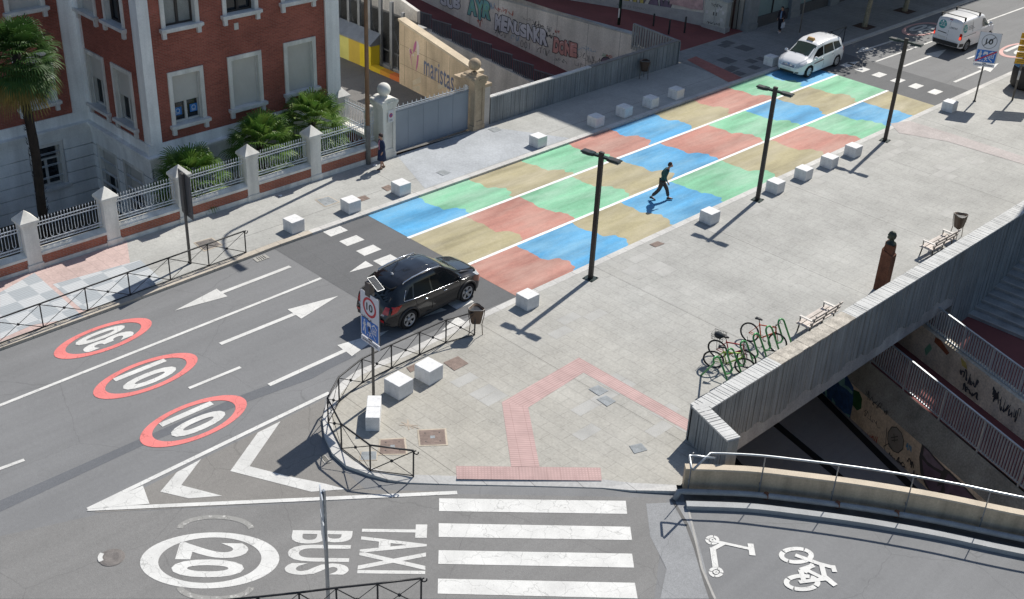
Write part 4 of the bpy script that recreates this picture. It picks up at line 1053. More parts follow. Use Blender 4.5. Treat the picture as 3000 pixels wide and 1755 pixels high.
def scribble(mb, W, c, w_, h_, seed, n=3, wd=.035, skew=0):
    rnd = random.Random(seed); ex = Vector((W.tx.x, W.tx.y, skew))
    for k in range(n):
        x = -w_/2+w_*k/n; pts = []
        for i in range(9):
            pts.append(c+ex*(x+w_/n*(i/8)+rnd.uniform(-.25,.25)*w_/n)+Vector((0,0,1))*(rnd.uniform(-.5,.5)*h_)+W.n*.009)
        sm = []
        for i in range(len(pts)-1):
            for q in range(4):
                t = q/4; p0 = pts[max(i-1,0)]; p1, p2 = pts[i], pts[i+1]; p3 = pts[min(i+2,len(pts)-1)]
                sm.append(.5*((2*p1)+(p2-p0)*t+(2*p0-5*p1+4*p2-p3)*t*t+(3*p1-p0-3*p2+p3)*t**3))
        mb.ribbon(sm, wd, W.n, True)
sk = (g4(660,340).z-g4(180,190).z)/((g4(660,340)-g4(180,190)).xy.length)
bubble(gw, 'MENUSNKR', g4(425,290), (g4(690,350)-g4(175,190)).xy.length, .95, sk, M_SPRAYW)
bubble(gw, 'DONE', g4(858,470), (g4(970,480)-g4(745,420)).xy.length, .95, sk, M_SPRAYP, off=.07)
bubble(gw, 'AYR', g2(1552,80), (g2(1650,90)-g2(1455,60)).xy.length*1.05, 1.25, sk, M_SPRAYT, inner=M_SPRAYG, off=.06)
bubble(gw, 'SUB', g2(1290,10), (g2(1370,20)-g2(1200,0)).xy.length, .9, sk, M_SPRAYW)
mb = MB(); fit2d(mb, '001.', g4(478,445), GW.tx+Vector((0,0,sk)), Vector((0,0,1)), .95, .42, -.02); mb.build('graffiti', M_SPRAYK, gw)
for col_, sp in ((M_SPRAYK, ((605,240,.9,.5,1,.04),(235,320,1.0,.5,2,.035),(712,345,.6,.4,3,.04),(640,500,.9,.5,4,.03),(700,290,.35,.4,5,.02),(1050,560,2.6,.5,6,.02),(820,590,1.0,.3,7,.025),(1010,640,.8,.35,8,.02),(480,185,.8,.2,21,.015),(1150,600,1.0,.5,22,.02))),
                 (M_SPRAYR, ((270,105,1.6,.4,9,.04),(1290,553,.5,.15,10,.03),(20,215,.5,.6,11,.03),(780,305,.4,.3,23,.03))), (M_SPRAYB, ((370,370,.7,.4,12,.025),(1020,480,.8,.3,13,.02),(1110,490,.7,.3,14,.02),(130,60,.6,.5,24,.03))), (M_SPRAYG, ((1245,540,.4,.2,15,.03),))):
    mb = MB()
    for x, y, w_, h_, sd, wd in sp: scribble(mb, GW, g4(x, y), w_, h_, sd, max(2,int(w_*2)), wd, sk)
    mb.build('graffiti', col_, gw)
mb = MB(); c = g4(1265,625); 
put2d(mb, ring2d(.42,.36,24), c+GW.n*.004, GW.tx, Vector((0,0,1))); mb.build('graffiti', M_SPRAYK, gw)
mb = MB(); put2d(mb, disc2d(.37,24), c, GW.tx, Vector((0,0,1))); mb.build('graffiti', M_SPRAYV, gw)
# dark railing between footpath and road, on a ledge
df = thing('path_railing', 'dark slatted metal railing stepping down beside the sunken red path', 'railing', (-50,48.5,-2.5))
for k in range(18):
    u0 = -.4+k*1.6; z0 = zpath(u0+.8)
    m = MB()
    for i in range(12): m.bar(GW.p(u0+.06+i*.13, z0+.28, 3.55), GW.p(u0+.06+i*.13, z0+1.12, 3.55), .085, .03)
    m.bar(GW.p(u0,z0+1.14,3.55), GW.p(u0+1.58,z0+1.14,3.55), .06, .05); m.bar(GW.p(u0,z0+.26,3.55), GW.p(u0+1.58,z0+.26,3.55), .06, .04)
    m.build('panel', mat('rail_dark', (.085,.095,.115), .5, .2), df)
m = MB(); sgn = -1 if GW.n.dot(Vector((-(GW.ex.y), GW.ex.x, 0))) > 0 else 1
m.wallprism(GW.p(-.5,0,3.7), GW.p(U,0,3.7), [(0,-5.7),(1,-5.7),(1,zpath(U)+.2),(0,-3.1)], .35, sgn); m.build('ledge_wall', M_CONCW, df)
# near retaining wall with its thin rail
nw_ = thing('near_retaining_wall', 'grey retaining wall with a thin steel rail just behind the lettered wall', 'wall', (-50,39.5,-3))
m = MB(); m.wallprism((-38.9,38.62),(-75,40.4), [(0,-5.7),(1,-5.7),(1,.4),(0,.15)], .3, -1); m.build('wall_body', M_CONCG, nw_)
m = MB(); 
for k in range(12): m.bar((-40-k*1.4,38.85+.06*k,.15),(-40-k*1.4,38.85+.06*k,1.0), .05)
m.bar((-39.5,38.84,1.0),(-57,39.6,1.0), .05); m.build('rail', M_STEEL, nw_)

# grey plank parapet on the left side of the bridge and its return
M_PLANK = mat('plank_concrete', (.25,.265,.27), .8, .15, .8, 20, .1, .2, streak=(8,8,.25))
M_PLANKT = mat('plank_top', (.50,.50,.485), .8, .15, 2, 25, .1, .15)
def planks(parent, A, B, z0, z1, th, seed, name='planks', m_=None, facez=None, both=True, gap=.02):
    # vertical board-marked fins of random width with real grooves between
    rnd = random.Random(seed); A, B = Vector((A[0],A[1],0)), Vector((B[0],B[1],0)); d = (B-A); L = d.length; d /= L; n = Vector((-d.y,d.x,0))
    m = MB(); u = 0
    while u < L-.02:
        w_ = min(rnd.choice((.07,.09,.11,.14,.18)), L-u); q = rnd.choice((0,.012,.025,.035)); 
        c = A+d*(u+w_/2); za = z0(u) if callable(z0) else z0
        m.obox(Vector((c.x,c.y,(za+z1)/2)), w_-rnd.choice((.008,.012,gap)), th-.05+q*1.3, z1-za, M=Matrix((d,n,Vector((0,0,1)))).transposed()); u += w_
    m.obox(Vector(((A+B).x/2,(A+B).y/2,((z0 if not callable(z0) else z0(L/2))+z1)/2-.05)), L-.02, th-.12, z1-(z0 if not callable(z0) else z0(L/2))-.1, M=Matrix((d,n,Vector((0,0,1)))).transposed())
    return m.build(name, m_ or M_PLANK, parent)
def plank_top(parent, A, B, z, th, seed, m_=None, name='coping'):
    rnd = random.Random(seed); A, B = Vector((A[0],A[1],0)), Vector((B[0],B[1],0)); d = (B-A); L = d.length; d /= L; n = Vector((-d.y,d.x,0)); m = MB(); u = 0
    while u < L-.02:
        w_ = min(rnd.choice((.10,.14,.18,.24)), L-u); g = rnd.choice((.012,.02,.035)); c = A+d*(u+w_/2)
        m.obox(Vector((c.x,c.y,z+.02)), w_-g, th+.02, .05+rnd.uniform(0,.012), M=Matrix((d,n,Vector((0,0,1)))).transposed()); u += w_
    return m.build(name, m_ or M_PLANKT, parent)
lp = thing('left_parapet', 'grey board marked concrete parapet along the left pavement above the graffiti walls', 'parapet', (-38.65,45,ZW))
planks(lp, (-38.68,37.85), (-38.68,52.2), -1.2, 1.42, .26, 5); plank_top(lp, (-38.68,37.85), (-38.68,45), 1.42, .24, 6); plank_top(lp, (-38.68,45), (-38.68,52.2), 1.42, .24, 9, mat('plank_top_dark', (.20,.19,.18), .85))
rp_ = thing('corner_fence', 'short grey slatted fence turning back from the end of the left parapet', 'fence', (-40.4,52.4,ZW))
m = MB(); FA, FB = Vector((-38.6,52.3,0)), Vector((-42.25,52.7,0)); dv = (FB-FA).normalized(); n = 18
for k in range(n+1):
    c = FA.lerp(FB, k/n); m.obox(Vector((c.x,c.y,.62)), .13, .05, 1.45, rz=math.atan2(dv.y,dv.x))
m.build('slat', M_PLANK, rp_)
m = MB(); m.bar((FA.x,FA.y,1.38),(FB.x,FB.y,1.38), .12, .06); m.bar((FA.x,FA.y,.15),(FB.x,FB.y,.15), .1, .06); m.build('rail', M_PLANK, rp_)
m = MB(); m.wallprism(FA, FB, [(0,-3.4),(1,-3.4),(1,.08),(0,.08)], .25, -1); m.build('footing', M_CONCG, rp_)

# upper red path, its back wall and cabinet
m = MB(); e = [S(1677,0,.55), S(1828,27,.5), S(2055,76,.2)]
m.add([(-39.9,52.6,ZW+.002),(-39.9,60.6,ZW+.002),(e[2].x,e[2].y+.3,.2),(e[1].x,e[1].y+.3,.5),(-80,e[1].y-4.2,.55),GW.p(38,.62),GW.p(0,.60,-.1),(-42.2,52.75,.3)], [(0,1,2,3,4,5,6,7)])
tag(m.build('upper_red_path', M_REDP), kind='structure')
UW = Wall((e[2].x,e[2].y,0), (e[0].x,e[0].y,0))
uw = thing('upper_graffiti_wall', 'white street wall with grey lower band and sprayed figures behind the upper red path', 'wall', (e[1].x,e[1].y,.4))
su = -1 if UW.n.dot(Vector((-(UW.ex.y), UW.ex.x, 0))) > 0 else 1
m = MB(); m.wallprism(UW.p(-1.5,0), UW.p(30,0), [(0,-.2),(1,-.2),(1,6),(0,6)], .3, su); m.build('wall_body', M_CONCW, uw)
m = MB(); m.wallprism(UW.p(-1.5,0,.05), UW.p(30,0,.05), [(0,-.2),(1,-.2),(1,1.15),(0,1.0)], .05, su); m.build('lower_band', mat('plinth_grey', (.33,.325,.32), .85, .12), uw)
u4 = lambda x, y, off=.06: UW.hit(1400+x/3.36, y/3.36, off)
for body, c, w_, h_, f in (('ZAW', u4(1730,40), 2.2, 1.2, M_SPRAYV), ('KU', u4(1530,10), 1.2, .9, M_SPRAYY)): 
    bubble(uw, body, c-UW.n*.05, w_, h_, -.02, f, W=UW)
mb = MB(); mb.poly(*[u4(*p) for p in ((1890,0),(2220,0),(2215,100),(2100,90),(2000,60),(1890,40))]); mb.build('graffiti', mat('spray_faded_pink', (.45,.30,.30), .8, .25, 3), uw)
mb = MB(); fit2d(mb, 'AQUI TE ESPERO', u4(1510,70), UW.tx+Vector((0,0,-.02)), Vector((0,0,1)), 1.9, .16); mb.build('graffiti', mat('faded_letters', (.2,.2,.2), .8), uw)
uc = thing('utility_cabinet', 'grey double door utility cabinet with black tags against the upper white wall', 'cabinet', tuple(S(1400+2320/3.36, 300/3.36, .15)))
cA = S(1400+2205/3.36, 270/3.36, .15); cB = S(1400+2425/3.36, 325/3.36, .15); CW = Wall((cA.x,cA.y), (cB.x,cB.y)); LC = (cB-cA).xy.length
sc_s = -1 if CW.n.dot(Vector((-(CW.ex.y), CW.ex.x, 0))) > 0 else 1
m = MB(); m.wallprism(CW.p(-.05,0,.04), CW.p(LC+.05,0,.04), [(0,0),(1,0),(1,.4),(0,.4)], .6, sc_s); m.build('plinth', M_CONCG, uc)
m = MB(); m.wallprism(CW.p(0,0), CW.p(LC,0), [(0,.4),(1,.4),(1,1.95),(0,1.95)], .5, sc_s); m.wallprism(CW.p(-.05,0,.05), CW.p(LC+.05,0,.05), [(0,1.95),(1,1.95),(1,2.0),(0,2.0)], .6, sc_s); m.build('body', mat('cabinet_grey', (.36,.37,.35), .6, .12), uc)
for a, b in ((.05,LC/2-.01),(LC/2+.01,LC-.05)):
    m = MB(); m.wallprism(CW.p(a,0,.02), CW.p(b,0,.02), [(0,.45),(1,.45),(1,1.9),(0,1.9)], .02, sc_s); d_ = m.build('door', mat('cabinet_door', (.40,.41,.385), .6, .12), uc)
    m = MB(); hx = b-.1 if a < .1 else a+.06; m.wallprism(CW.p(hx,0,.05), CW.p(hx+.04,0,.05), [(0,1.05),(1,1.05),(1,1.25),(0,1.25)], .03, sc_s); m.build('handle', M_DARKM, d_)
mb = MB(); scribble(mb, CW, CW.p(LC*.55,1.65,.025), .75, .25, 41, 3, .03); scribble(mb, CW, CW.p(LC*.5,.6,.045), .9, .2, 42, 4, .025); mb.build('tag', M_SPRAYK, uc)
st = MB(); rnd = random.Random(5)
for k in range(6): 
    u, z = rnd.uniform(.1,LC-.25), rnd.uniform(.7,1.5); st.quad(*[CW.p(u+a, z+b, .027) for a, b in ((0,0),(.16,0),(.16,.2),(0,.2))])
st.build('sticker', mat('sticker', (.5,.5,.5), .7), uc)

# the tall building at the far left whose shadow lies over the pavement
fb = thing('corner_building', 'tall grey stone building with pale shop fronts at the top of the picture', 'building', (-41,70,0))
FXB, FYB, FH = -39.75, 60.35, 20.0
M_STN = mat('building_stone', (.34,.31,.27), .8, .12, 1, 20, .08, .15); M_GRAN = mat('granite_pier', (.20,.215,.225), .7, .12, 3, 40, .12, .1)
m = MB(); m.box(-52, FXB-.35, FYB+.0, 120, -.1, FH); m.build('body', M_STN, fb)
m = MB(); m.box(-53, FXB+1.15, FYB-.15, 120, FH, FH+.5); m.build('eaves', M_STN, fb)
yy = FYB
for k in range(16):
    m = MB(); m.box(FXB-.4, FXB+.05, yy, yy+1.0, 0, 4.2); m.box(FXB-.4, FXB+.1, yy-.03, yy+1.03, 0, .5); m.build('pier', M_GRAN, fb)
    m = MB(); m.box(FXB-.34, FXB-.1, yy+1.0, yy+4.6, 0, .75); m.build('stall_riser', mat('riser_dark', (.07,.07,.072), .6), fb)
    m = MB(); m.box(FXB-.34, FXB-.2, yy+1.02, yy+4.58, .75, 3.6); m.build('shop_window', mat('shop_blind', (.20,.27,.265), .25, .1, .6, 20, .05, 0, 0, .6), fb)
    m = MB(); m.box(FXB-.2, FXB-.14, yy+2.75, yy+2.83, .75, 3.6); m.box(FXB-.2,FXB-.14,yy+1.02,yy+4.58,2.9,2.98); m.build('window_bar', M_DARKM, fb)
    yy += 4.6
m = MB()
for k in range(7):
    z = 1.9+.16*k; m.box(FXB-.198, FXB-.193, FYB+1.5, FYB+1.5+2.2, z, z+.05)
m.build('window_lettering', plain('pale_letters', (.30,.36,.36), .6), fb)
for f in range(4):
    z = 5+f*3.6
    for k in range(8): m = MB(); m.box(FXB-.36, FXB-.30, FYB+1.4+k*4.6, FYB+3.2+k*4.6, z, z+1.9); m.build('upper_window', M_GLASS, fb)
m = MB(); p = S(2100+275/4.2, 400/4.2, .1); m.tube([(-40.75,FYB-.08,0),(-40.75,FYB-.08,6)], .06, 8); m.build('drainpipe', mat('pipe_brown', (.09,.05,.045), .6), fb)
m = MB(); m.tube([(-40.45,FYB-.04,.1),(-40.5,FYB-.04,2),(-40.42,FYB-.04,6)], .02, 5); m.build('cable', M_DARKM, fb)
# ------------------------------------------------------------------ plaza parapet over the underpass
XP0, XP1 = -16.48, -15.92
rpt = thing('plaza_parapet', 'long board marked concrete parapet with a striped pale top edging the plaza above the underpass', 'parapet', (-16.5,36,ZW))
def zbot(u):
    y = 24.95+u
    if y < 41.35: return -.62+.10*math.sin(y*2.1)+.06*math.sin(y*7)
    return max(-3.3, min(.0, -2.55+(y-42.86)*.27)) - .2
xc = (XP0+XP1)/2
def plank_seg(y0, y1, seed): planks(rpt, (xc,y0), (xc,y1), lambda u: zbot(u+y0-24.95), 1.34, .54, seed)
for i, (a, b) in enumerate(((24.95,30),(30,36),(36,41.35),(41.35,47),(47,54),(54,62))): plank_seg(a, b, 20+i)
m = MB(); m.box(XP0+.05, XP1-.06, 24.9, 41.35, -1.18, -.35); m.build('beam', mat('beam_concrete', (.36,.36,.36), .8, .25, .5, 16, .15, .2, streak=(.1,1.6,.3)), rpt)
plank_top(rpt, (xc,24.95), (xc,28.9), 1.34, .54, 30); plank_top(rpt, (xc,33.3), (xc,62), 1.34, .54, 31)
m = MB(); rnd = random.Random(4)
for k in range(11):
    y = 28.9+.4*k; m.obox((xc+rnd.uniform(-.01,.01), y+.2, 1.355+rnd.uniform(0,.01)), .55+rnd.uniform(-.02,.02), .392, .05, rz=rnd.uniform(-.01,.01))
m.build('worn_coping', mat('worn_coping', (.42,.385,.33), .9, .3, 3, 20, .25, .6), rpt)
# wing wall at the plaza corner
wg = thing('wing_parapet', 'short striped top concrete wing wall turning off the plaza parapet at the red tactile strip', 'parapet', (-15.5,24.7,ZW))
WA_, WB_ = Vector((-16.3,25.12,0)), Vector((-14.55,24.52,0))
planks(wg, WA_, WB_, -.6, 1.34, .42, 40); plank_top(wg, WA_, WB_, 1.343, .44, 41)
m = MB(); m.wallprism((-60,43.2),(-14.6,24.75), [(0,-5.7),(1,-5.7),(1,-.6),(0,-1.2)], .3, -1); m.build('retaining_wall', M_CONCG, wg)

# ------------------------------------------------------------------ walls, footpath and steps in the cut on the right
def rsgn(): return -1 if RN.dot(Vector((-RD.y, RD.x, 0))) > 0 else 1
R1A = Rp(0,0,2.62); W1 = Wall(Rp(0,0,2.62), Rp(10,0,2.62)); W2 = Wall(Rp(0,0), Rp(10,0))
tun = Rp(0,-5.6,2.62)
gwr = thing('underpass_wall', 'tan stained underpass retaining wall with a blue figure and a dark violet graffiti piece', 'wall', (-13,36,-5.6))
s1 = -1 if W1.n.dot(Vector((-(W1.ex.y), W1.ex.x, 0))) > 0 else 1
m = MB(); m.wallprism(W1.p(-30,0), W1.p(22,0), [(0,-5.7),(1,-5.7),(1,-4.15),(0,-4.15)], .4, s1); m.build('wall_body', mat('stained_tan', (.68,.59,.47), .9, .3, .6, 12, .2, .3, streak=(1.5,1.5,.2)), gwr)
m = MB(); 
a, b = W1.p(-30,0), W1.p(22,0); n_ = W1.n
m.add([a+Vector((0,0,-4.15))+n_*.004, b+Vector((0,0,-4.15))+n_*.004, b+Vector((0,0,-3.12))-n_*.38, a+Vector((0,0,-3.0))-n_*.38, a+Vector((0,0,-3.3))-n_*.6, b+Vector((0,0,-3.3))-n_*.6], [(0,1,2,3),(3,2,5,4)]); m.build('sloped_ledge', mat('mossy_ledge', (.27,.275,.25), .9, .25, 1, 16, .2, .3), gwr)
def gpt(x, y, off=.01): return W1.hit(2350+x/2.4569, y/2.4569+900, off)
def gpoly(parent, W, pts, m_, off, f): 
    mb = MB(); mb.poly(*[f(x, y, off) for x, y in pts]); mb.build('graffiti', m_, parent)
gpoly(gwr, W1, [(863,985),(905,1020),(960,1085),(1035,1165),(1060,1180),(1150,1270),(1240,1365),(1330,1450),(1250,1480),(1100,1470),(980,1425),(925,1345),(885,1280),(850,1190),(842,1080)], M_SPRAYK, .008, gpt)
gpoly(gwr, W1, [(878,1010),(915,1045),(955,1098),(1020,1165),(1010,1180),(950,1150),(900,1110),(868,1065)], mat('spray_mauve', (.20,.165,.21), .7, .25, 3), .014, gpt)
gpoly(gwr, W1, [(862,1090),(905,1140),(960,1175),(1000,1200),(985,1240),(970,1290),(1010,1275),(1000,1320),(950,1345),(915,1310),(880,1240)], M_SPRAYV, .014, gpt)
gpoly(gwr, W1, [(1050,1195),(1140,1275),(1225,1368),(1290,1440),(1150,1440),(1010,1410),(960,1370),(1030,1330),(1020,1260)], M_SPRAYV, .014, gpt)
gpoly(gwr, W1, [(1060,1330),(1080,1350),(1110,1360),(1060,1360)], M_SPRAYK, .018, gpt)
gpoly(gwr, W1, [(95,500),(180,430),(260,400),(310,470),(370,580),(365,700),(345,800),(300,825),(265,800),(235,720),(180,700),(150,650),(120,600)], mat('spray_navy', (.03,.09,.24), .6, .4, 6), .010, gpt)
for pts in (((200,440),(265,430),(310,490),(305,560),(330,570),(365,610),(360,630),(320,590),(270,560),(240,500)), ((285,770),(320,765),(345,780),(330,805),(300,808)), ((120,590),(150,600),(150,640),(125,620)), ((160,560),(175,580),(180,650),(165,640)), ((215,650),(240,690),(235,720),(215,690))): gpoly(gwr, W1, pts, M_SPRAYT, .015, gpt)
gpoly(gwr, W1, [(365,590),(410,610),(432,660),(425,730),(395,745),(360,700)], mat('spray_dkgreen', (.02,.10,.035), .7, .3, 4), .009, gpt)
def gstroke(parent, W, f, pts, wd, m_, closed=False):
    mb = MB(); q = [f(x, y, .012) for x, y in pts]
    mb.ribbon(q+([q[0]] if closed else []), wd, W.n); return mb.build('graffiti', m_, parent)
face = [(615,950),(620,900),(645,862),(680,865),(715,905),(732,960),(725,1020),(690,1050),(655,1035),(625,1000)]
gpoly(gwr, W1, face, mat('spray_grey', (.25,.245,.225), .8, .1), .009, gpt); gstroke(gwr, W1, gpt, face, .04, M_SPRAYK, True)
for pts in (((610,870),(600,1000),(588,1000),(600,1040),(640,1075)), ((590,1000),(625,980),(650,1030)), ((660,910),(665,970)), ((640,940),(690,930)), ((645,960),(690,955))): gstroke(gwr, W1, gpt, pts, .035, M_SPRAYK)
mb = MB()
for x, y, w_, h_, sd, wd in ((720,1180,1.6,.9,51,.06),(690,1110,1.0,.4,52,.05),(540,690,1.5,.4,53,.035),(780,1120,.4,.3,54,.05),(760,1260,1.0,.5,55,.04),(500,800,1.0,.3,56,.03)): scribble(mb, W1, gpt(x, y), w_, h_, sd, max(2,int(w_*3)), wd, -.0)
mb.build('graffiti', M_SPRAYK, gwr)
mb = MB()
for x, y, w_, h_, sd in ((510,950,.6,.5,57),): scribble(mb, W1, gpt(x, y), w_, h_, sd, 3, .04)
mb.build('graffiti', M_SPRAYR, gwr)
mb = MB(); scribble(mb, W1, gpt(770,1010), .3, .3, 58, 3, .04); mb.build('graffiti', M_SPRAYB, gwr)
# drain channels in the road below
m = MB()
for a, b in (((1880,1020),(2140,1235)),((2010,965),(2260,1215)),((1795,1120),(1860,1195))):
    p, q = D(a[0],a[1],-5.595), D(b[0],b[1],-5.595); d = (q-p).normalized(); m.ribbon([p-d*14, q+d*6], .34)
tag(m.build('drain_channel', mat('drain_black', (.012,.012,.012), .9)), kind='structure')
def slat_rail(parent, W, u0, u1, zb, zt, off, nseg, m_):
    L = (u1-u0)/nseg
    for k in range(nseg):
        a = u0+k*L; m = MB()
        n = int((L-.05)/.125)
        for i in range(n): 
            u = a+.06+i*(L-.06)/n; m.obox(W.p(u,(zb+zt)/2,off), .055, .035, zt-zb-.1, rz=math.atan2(W.ex.y,W.ex.x))
        m.bar(W.p(a,zt,off), W.p(a+L-.02,zt,off), .07, .05); m.bar(W.p(a,zb+.08,off), W.p(a+L-.02,zb+.08,off), .06, .04)
        m.bar(W.p(a,zb-.1,off), W.p(a,zt,off), .06, .06); m.build('panel', m_, parent)
M_SLAT = mat('slat_grey', (.42,.45,.47), .5, .12, 2, 30, .05, .05, .4)
r1 = thing('ramp_railing', 'pale slatted railing on the lower wall beside the dark underpass road', 'railing', (-13,36,-3))
slat_rail(r1, W1, -8, 12, -3.05, -1.75, -.42, 10, M_SLAT)
m = MB(); 
w2 = thing('upper_ramp_wall', 'tan graffiti wall along the far side of the sunken red ramp', 'wall', (-13,39,-3.2))
s2 = -1 if W2.n.dot(Vector((-(W2.ex.y), W2.ex.x, 0))) > 0 else 1
m = MB(); m.wallprism(W2.p(-0.2,0), W2.p(22,0), [(0,-3.4),(1,-3.4),(1,-1.85),(0,-1.85)], .4, s2); m.build('wall_body', mat('stained_tan_b', (.66,.58,.46), .9, .3, .6, 12, .2, .3, streak=(1.5,1.5,.2)), w2)
g2p = lambda x, y, off=.012: W2.hit(2350+x/2.4569, y/2.4569+900, off)
mb = MB()
for x, y, w_, h_, sd, wd in ((1200,510,1.0,.45,61,.07),(1210,610,.9,.35,62,.08),(1470,720,1.3,.6,63,.045),(1390,620,.3,.4,64,.06)): scribble(mb, W2, g2p(x, y), w_, h_, sd, max(3,int(w_*4)), wd)
mb.build('graffiti', M_SPRAYK, w2)
for pts, mm in (([(960,215),(1000,240),(1060,330),(1040,345),(990,290),(950,250)], mat('spray_rust', (.22,.07,.03), .7, .3, 4)), ([(1140,360),(1180,400),(1190,450),(1150,420)], M_SPRAYY), ([(880,300),(920,260),(935,300),(890,350)], M_SPRAYG)): gpoly(w2, W2, pts, mm, .01, g2p)
m = MB()
# walls carrying on beneath the bridge
m = MB(); m.wallprism(Rp(-.2,0), GW.p(0,0), [(0,-3.5),(1,-3.5),(1,-1.15),(0,-1.15)], .4, 1); tag(m.build('abutment_wall', M_CONCG), 'dark abutment wall beneath the bridge beside the red footpath', 'wall')
r2 = thing('landing_railing', 'slatted railing with a bright top bar on the upper ramp wall by the steps', 'railing', (-12,39,-1.8))
slat_rail(r2, W2, .9, 13, -1.9, -.85, -.2, 8, M_SLAT)
# landing and steps beyond
m = MB(); m.add([W2.p(-.2,-2.4,-.3), W2.p(24,-2.4,-.3), Vector((12,44,-2.4)), Vector((-16.3,43.2,-2.4))], [(0,1,2,3)]); tag(m.build('landing_paving', M_REDP), kind='structure')
stp = thing('stone_steps', 'flight of wide dark stone steps rising beside the end of the plaza parapet', 'steps', (-14,46,-2.4)); m = MB()
for k in range(18): m.box(-16.3, 6, 43.2+k*.5, 43.2+(k+1)*.5+.02, -2.6, -2.4+.135*(k+1))
m.build('step', M_CONCG, stp)
m = MB()
for k in range(18): m.box(-16.3, 6, 43.2+k*.5-.012, 43.2+k*.5+.07, -2.4+.135*(k+1)-.03, -2.4+.135*(k+1)+.006)
m.build('nosing', mat('nosing_pale', (.40,.385,.36), .8, .15), stp)
m = MB(); m.quad((-16.3,52.1,.03),(40,52.1,.03),(40,130,.03),(-16.3,130,.03)); tag(m.build('far_plaza', M_PLAZA), kind='structure')
# unseen block added off to the right to keep the cut in shade
sb = thing('shading_block', 'tall plain unseen block added beyond the right edge of the picture to shade the cut', 'building', (-5,66,0))
m = MB(); m.box(-18.75, 10, 58.5, 78, 0, 30); m.build('wall', M_STN, sb)
for f in range(8):
    for k in range(6): m = MB(); m.box(-17.5+k*4, -15.7+k*4, 58.46, 58.52, 1.5+f*3.5, 3.3+f*3.5); m.build('window', M_GLASS, sb)

# ------------------------------------------------------------------ low tan wall, handrail, pipe and guard rail
tn = thing('tan_bridge_wall', 'low curving tan concrete wall with a steel handrail at the right foot of the picture', 'wall', (-11,26,0))
TWp = [Vector((p.x,p.y,0)) for p in TW]
def smooth(P, n=6):
    out = []
    for i in range(len(P)-1):
        p0, p1, p2, p3 = P[max(i-1,0)], P[i], P[i+1], P[min(i+2,len(P)-1)]
        for q in range(n):
            t = q/n; out.append(.5*((2*p1)+(p2-p0)*t+(2*p0-5*p1+4*p2-p3)*t*t+(3*p1-p0-3*p2+p3)*t**3))
    return out+[P[-1]]
TS = smooth(TWp, 5)
def offs(P, d):
    out = []
    for i, p in enumerate(P):
        a, b = P[max(i-1,0)], P[min(i+1,len(P)-1)]; t = (b-a).normalized(); out.append(p+Vector((-t.y,t.x,0))*d)   # left = towards the cut
    return out
def sweep(mb, P, d0, d1, z0, z1):
    A, B = offs(P, d0), offs(P, d1)
    for i in range(len(P)-1):
        a, b, c, d = A[i], A[i+1], B[i+1], B[i]
        mb.quad((a.x,a.y,z1),(b.x,b.y,z1),(c.x,c.y,z1),(d.x,d.y,z1)); mb.quad((a.x,a.y,z0),(b.x,b.y,z0),(b.x,b.y,z1),(a.x,a.y,z1)); mb.quad((d.x,d.y,z0),(d.x,d.y,z1),(c.x,c.y,z1),(c.x,c.y,z0))
    for a, d in ((A[0], B[0]), (A[-1], B[-1])): mb.quad((a.x,a.y,z0),(d.x,d.y,z0),(d.x,d.y,z1),(a.x,a.y,z1))
m = MB(); sweep(m, TS, 0, .20, -5.7, .74); m.build('wall_body', mat('tan_wall', (.58,.455,.32), .85, .16, .8, 16, .1, .2, streak=(2.5,2.5,.2)), tn)
m = MB(); sweep(m, TS, -.02, .22, .74, .80); m.build('coping', mat('tan_coping_b', (.52,.445,.345), .85, .15, 1.2), tn)
hr = offs(TS, -.12)
M_GALV = mat('galvanised', (.40,.42,.43), .35, .15, 3, 40, .08, .03, .75)
m = MB(); rail_pts = [Vector((p.x,p.y,1.45)) for p in hr]
r0 = rail_pts[0]; 
loop = [D(1765,1127,1.12), D(1740,1126,1.12), D(1699,1120,1.12), D(1697,1123,1.12)]
m.tube([D(1760,1128,1.45), D(1715,1122,1.45), D(1697,1121,1.45), D(1697.5,1125,1.45), D(1701,1152,1.45), D(1706,1156,1.45)]+rail_pts[2:], .035, 8); m.build('handrail', M_GALV, tn)
acc = 0; last = hr[0]; dist = .12
for i in range(1, len(hr)):
    a, b = hr[i-1], hr[i]; L = (b-a).length
    while dist <= L:
        p = a.lerp(b, dist/L); m = MB(); m.bar((p.x,p.y,.02),(p.x,p.y,1.45), .05, .018); q = p+(b-a).normalized().cross(Vector((0,0,1)))*-.10
        m.bar((p.x,p.y,.42),(q.x,q.y,.42), .05, .05); m.build('rail_post', M_STEEL, tn); dist += 2.02
    dist -= L
pp = thing('drain_pipe', 'grey pipe running along the foot of the low tan wall', 'pipe', tuple(TWp[1]))
m = MB(); P_ = offs(TS, -.34); m.tube([P_[0]+Vector((-.15,-.25,.0)), P_[0]+Vector((-.12,-.1,.22))]+[p+Vector((0,0,.24)) for p in P_], .085, 10); m.build('pipe', mat('pipe_grey', (.25,.26,.27), .5, .15, 3), pp)
m = MB()
for i in (7, 14, 20):
    p = P_[i]; m.lathe((p.x,p.y,.24), [(.10,-.06),(.105,-.06),(.105,.06),(.10,.06)], 12, 'Y')
m.build('joint', mat('pipe_rust', (.16,.06,.03), .8), pp)
kl = MB(); sweep(kl, TS, -.85, -.62, 0, .14); tag(kl.build('lane_kerb', mat('lane_kerb', (.30,.31,.315), .7, .15, 1.5)), kind='structure')
gt_ = MB(); sweep(gt_, TS, -.62, -.02, .0, .03); tag(gt_.build('gutter', mat('gutter_dark', (.10,.095,.09), .9, .3)), kind='structure')

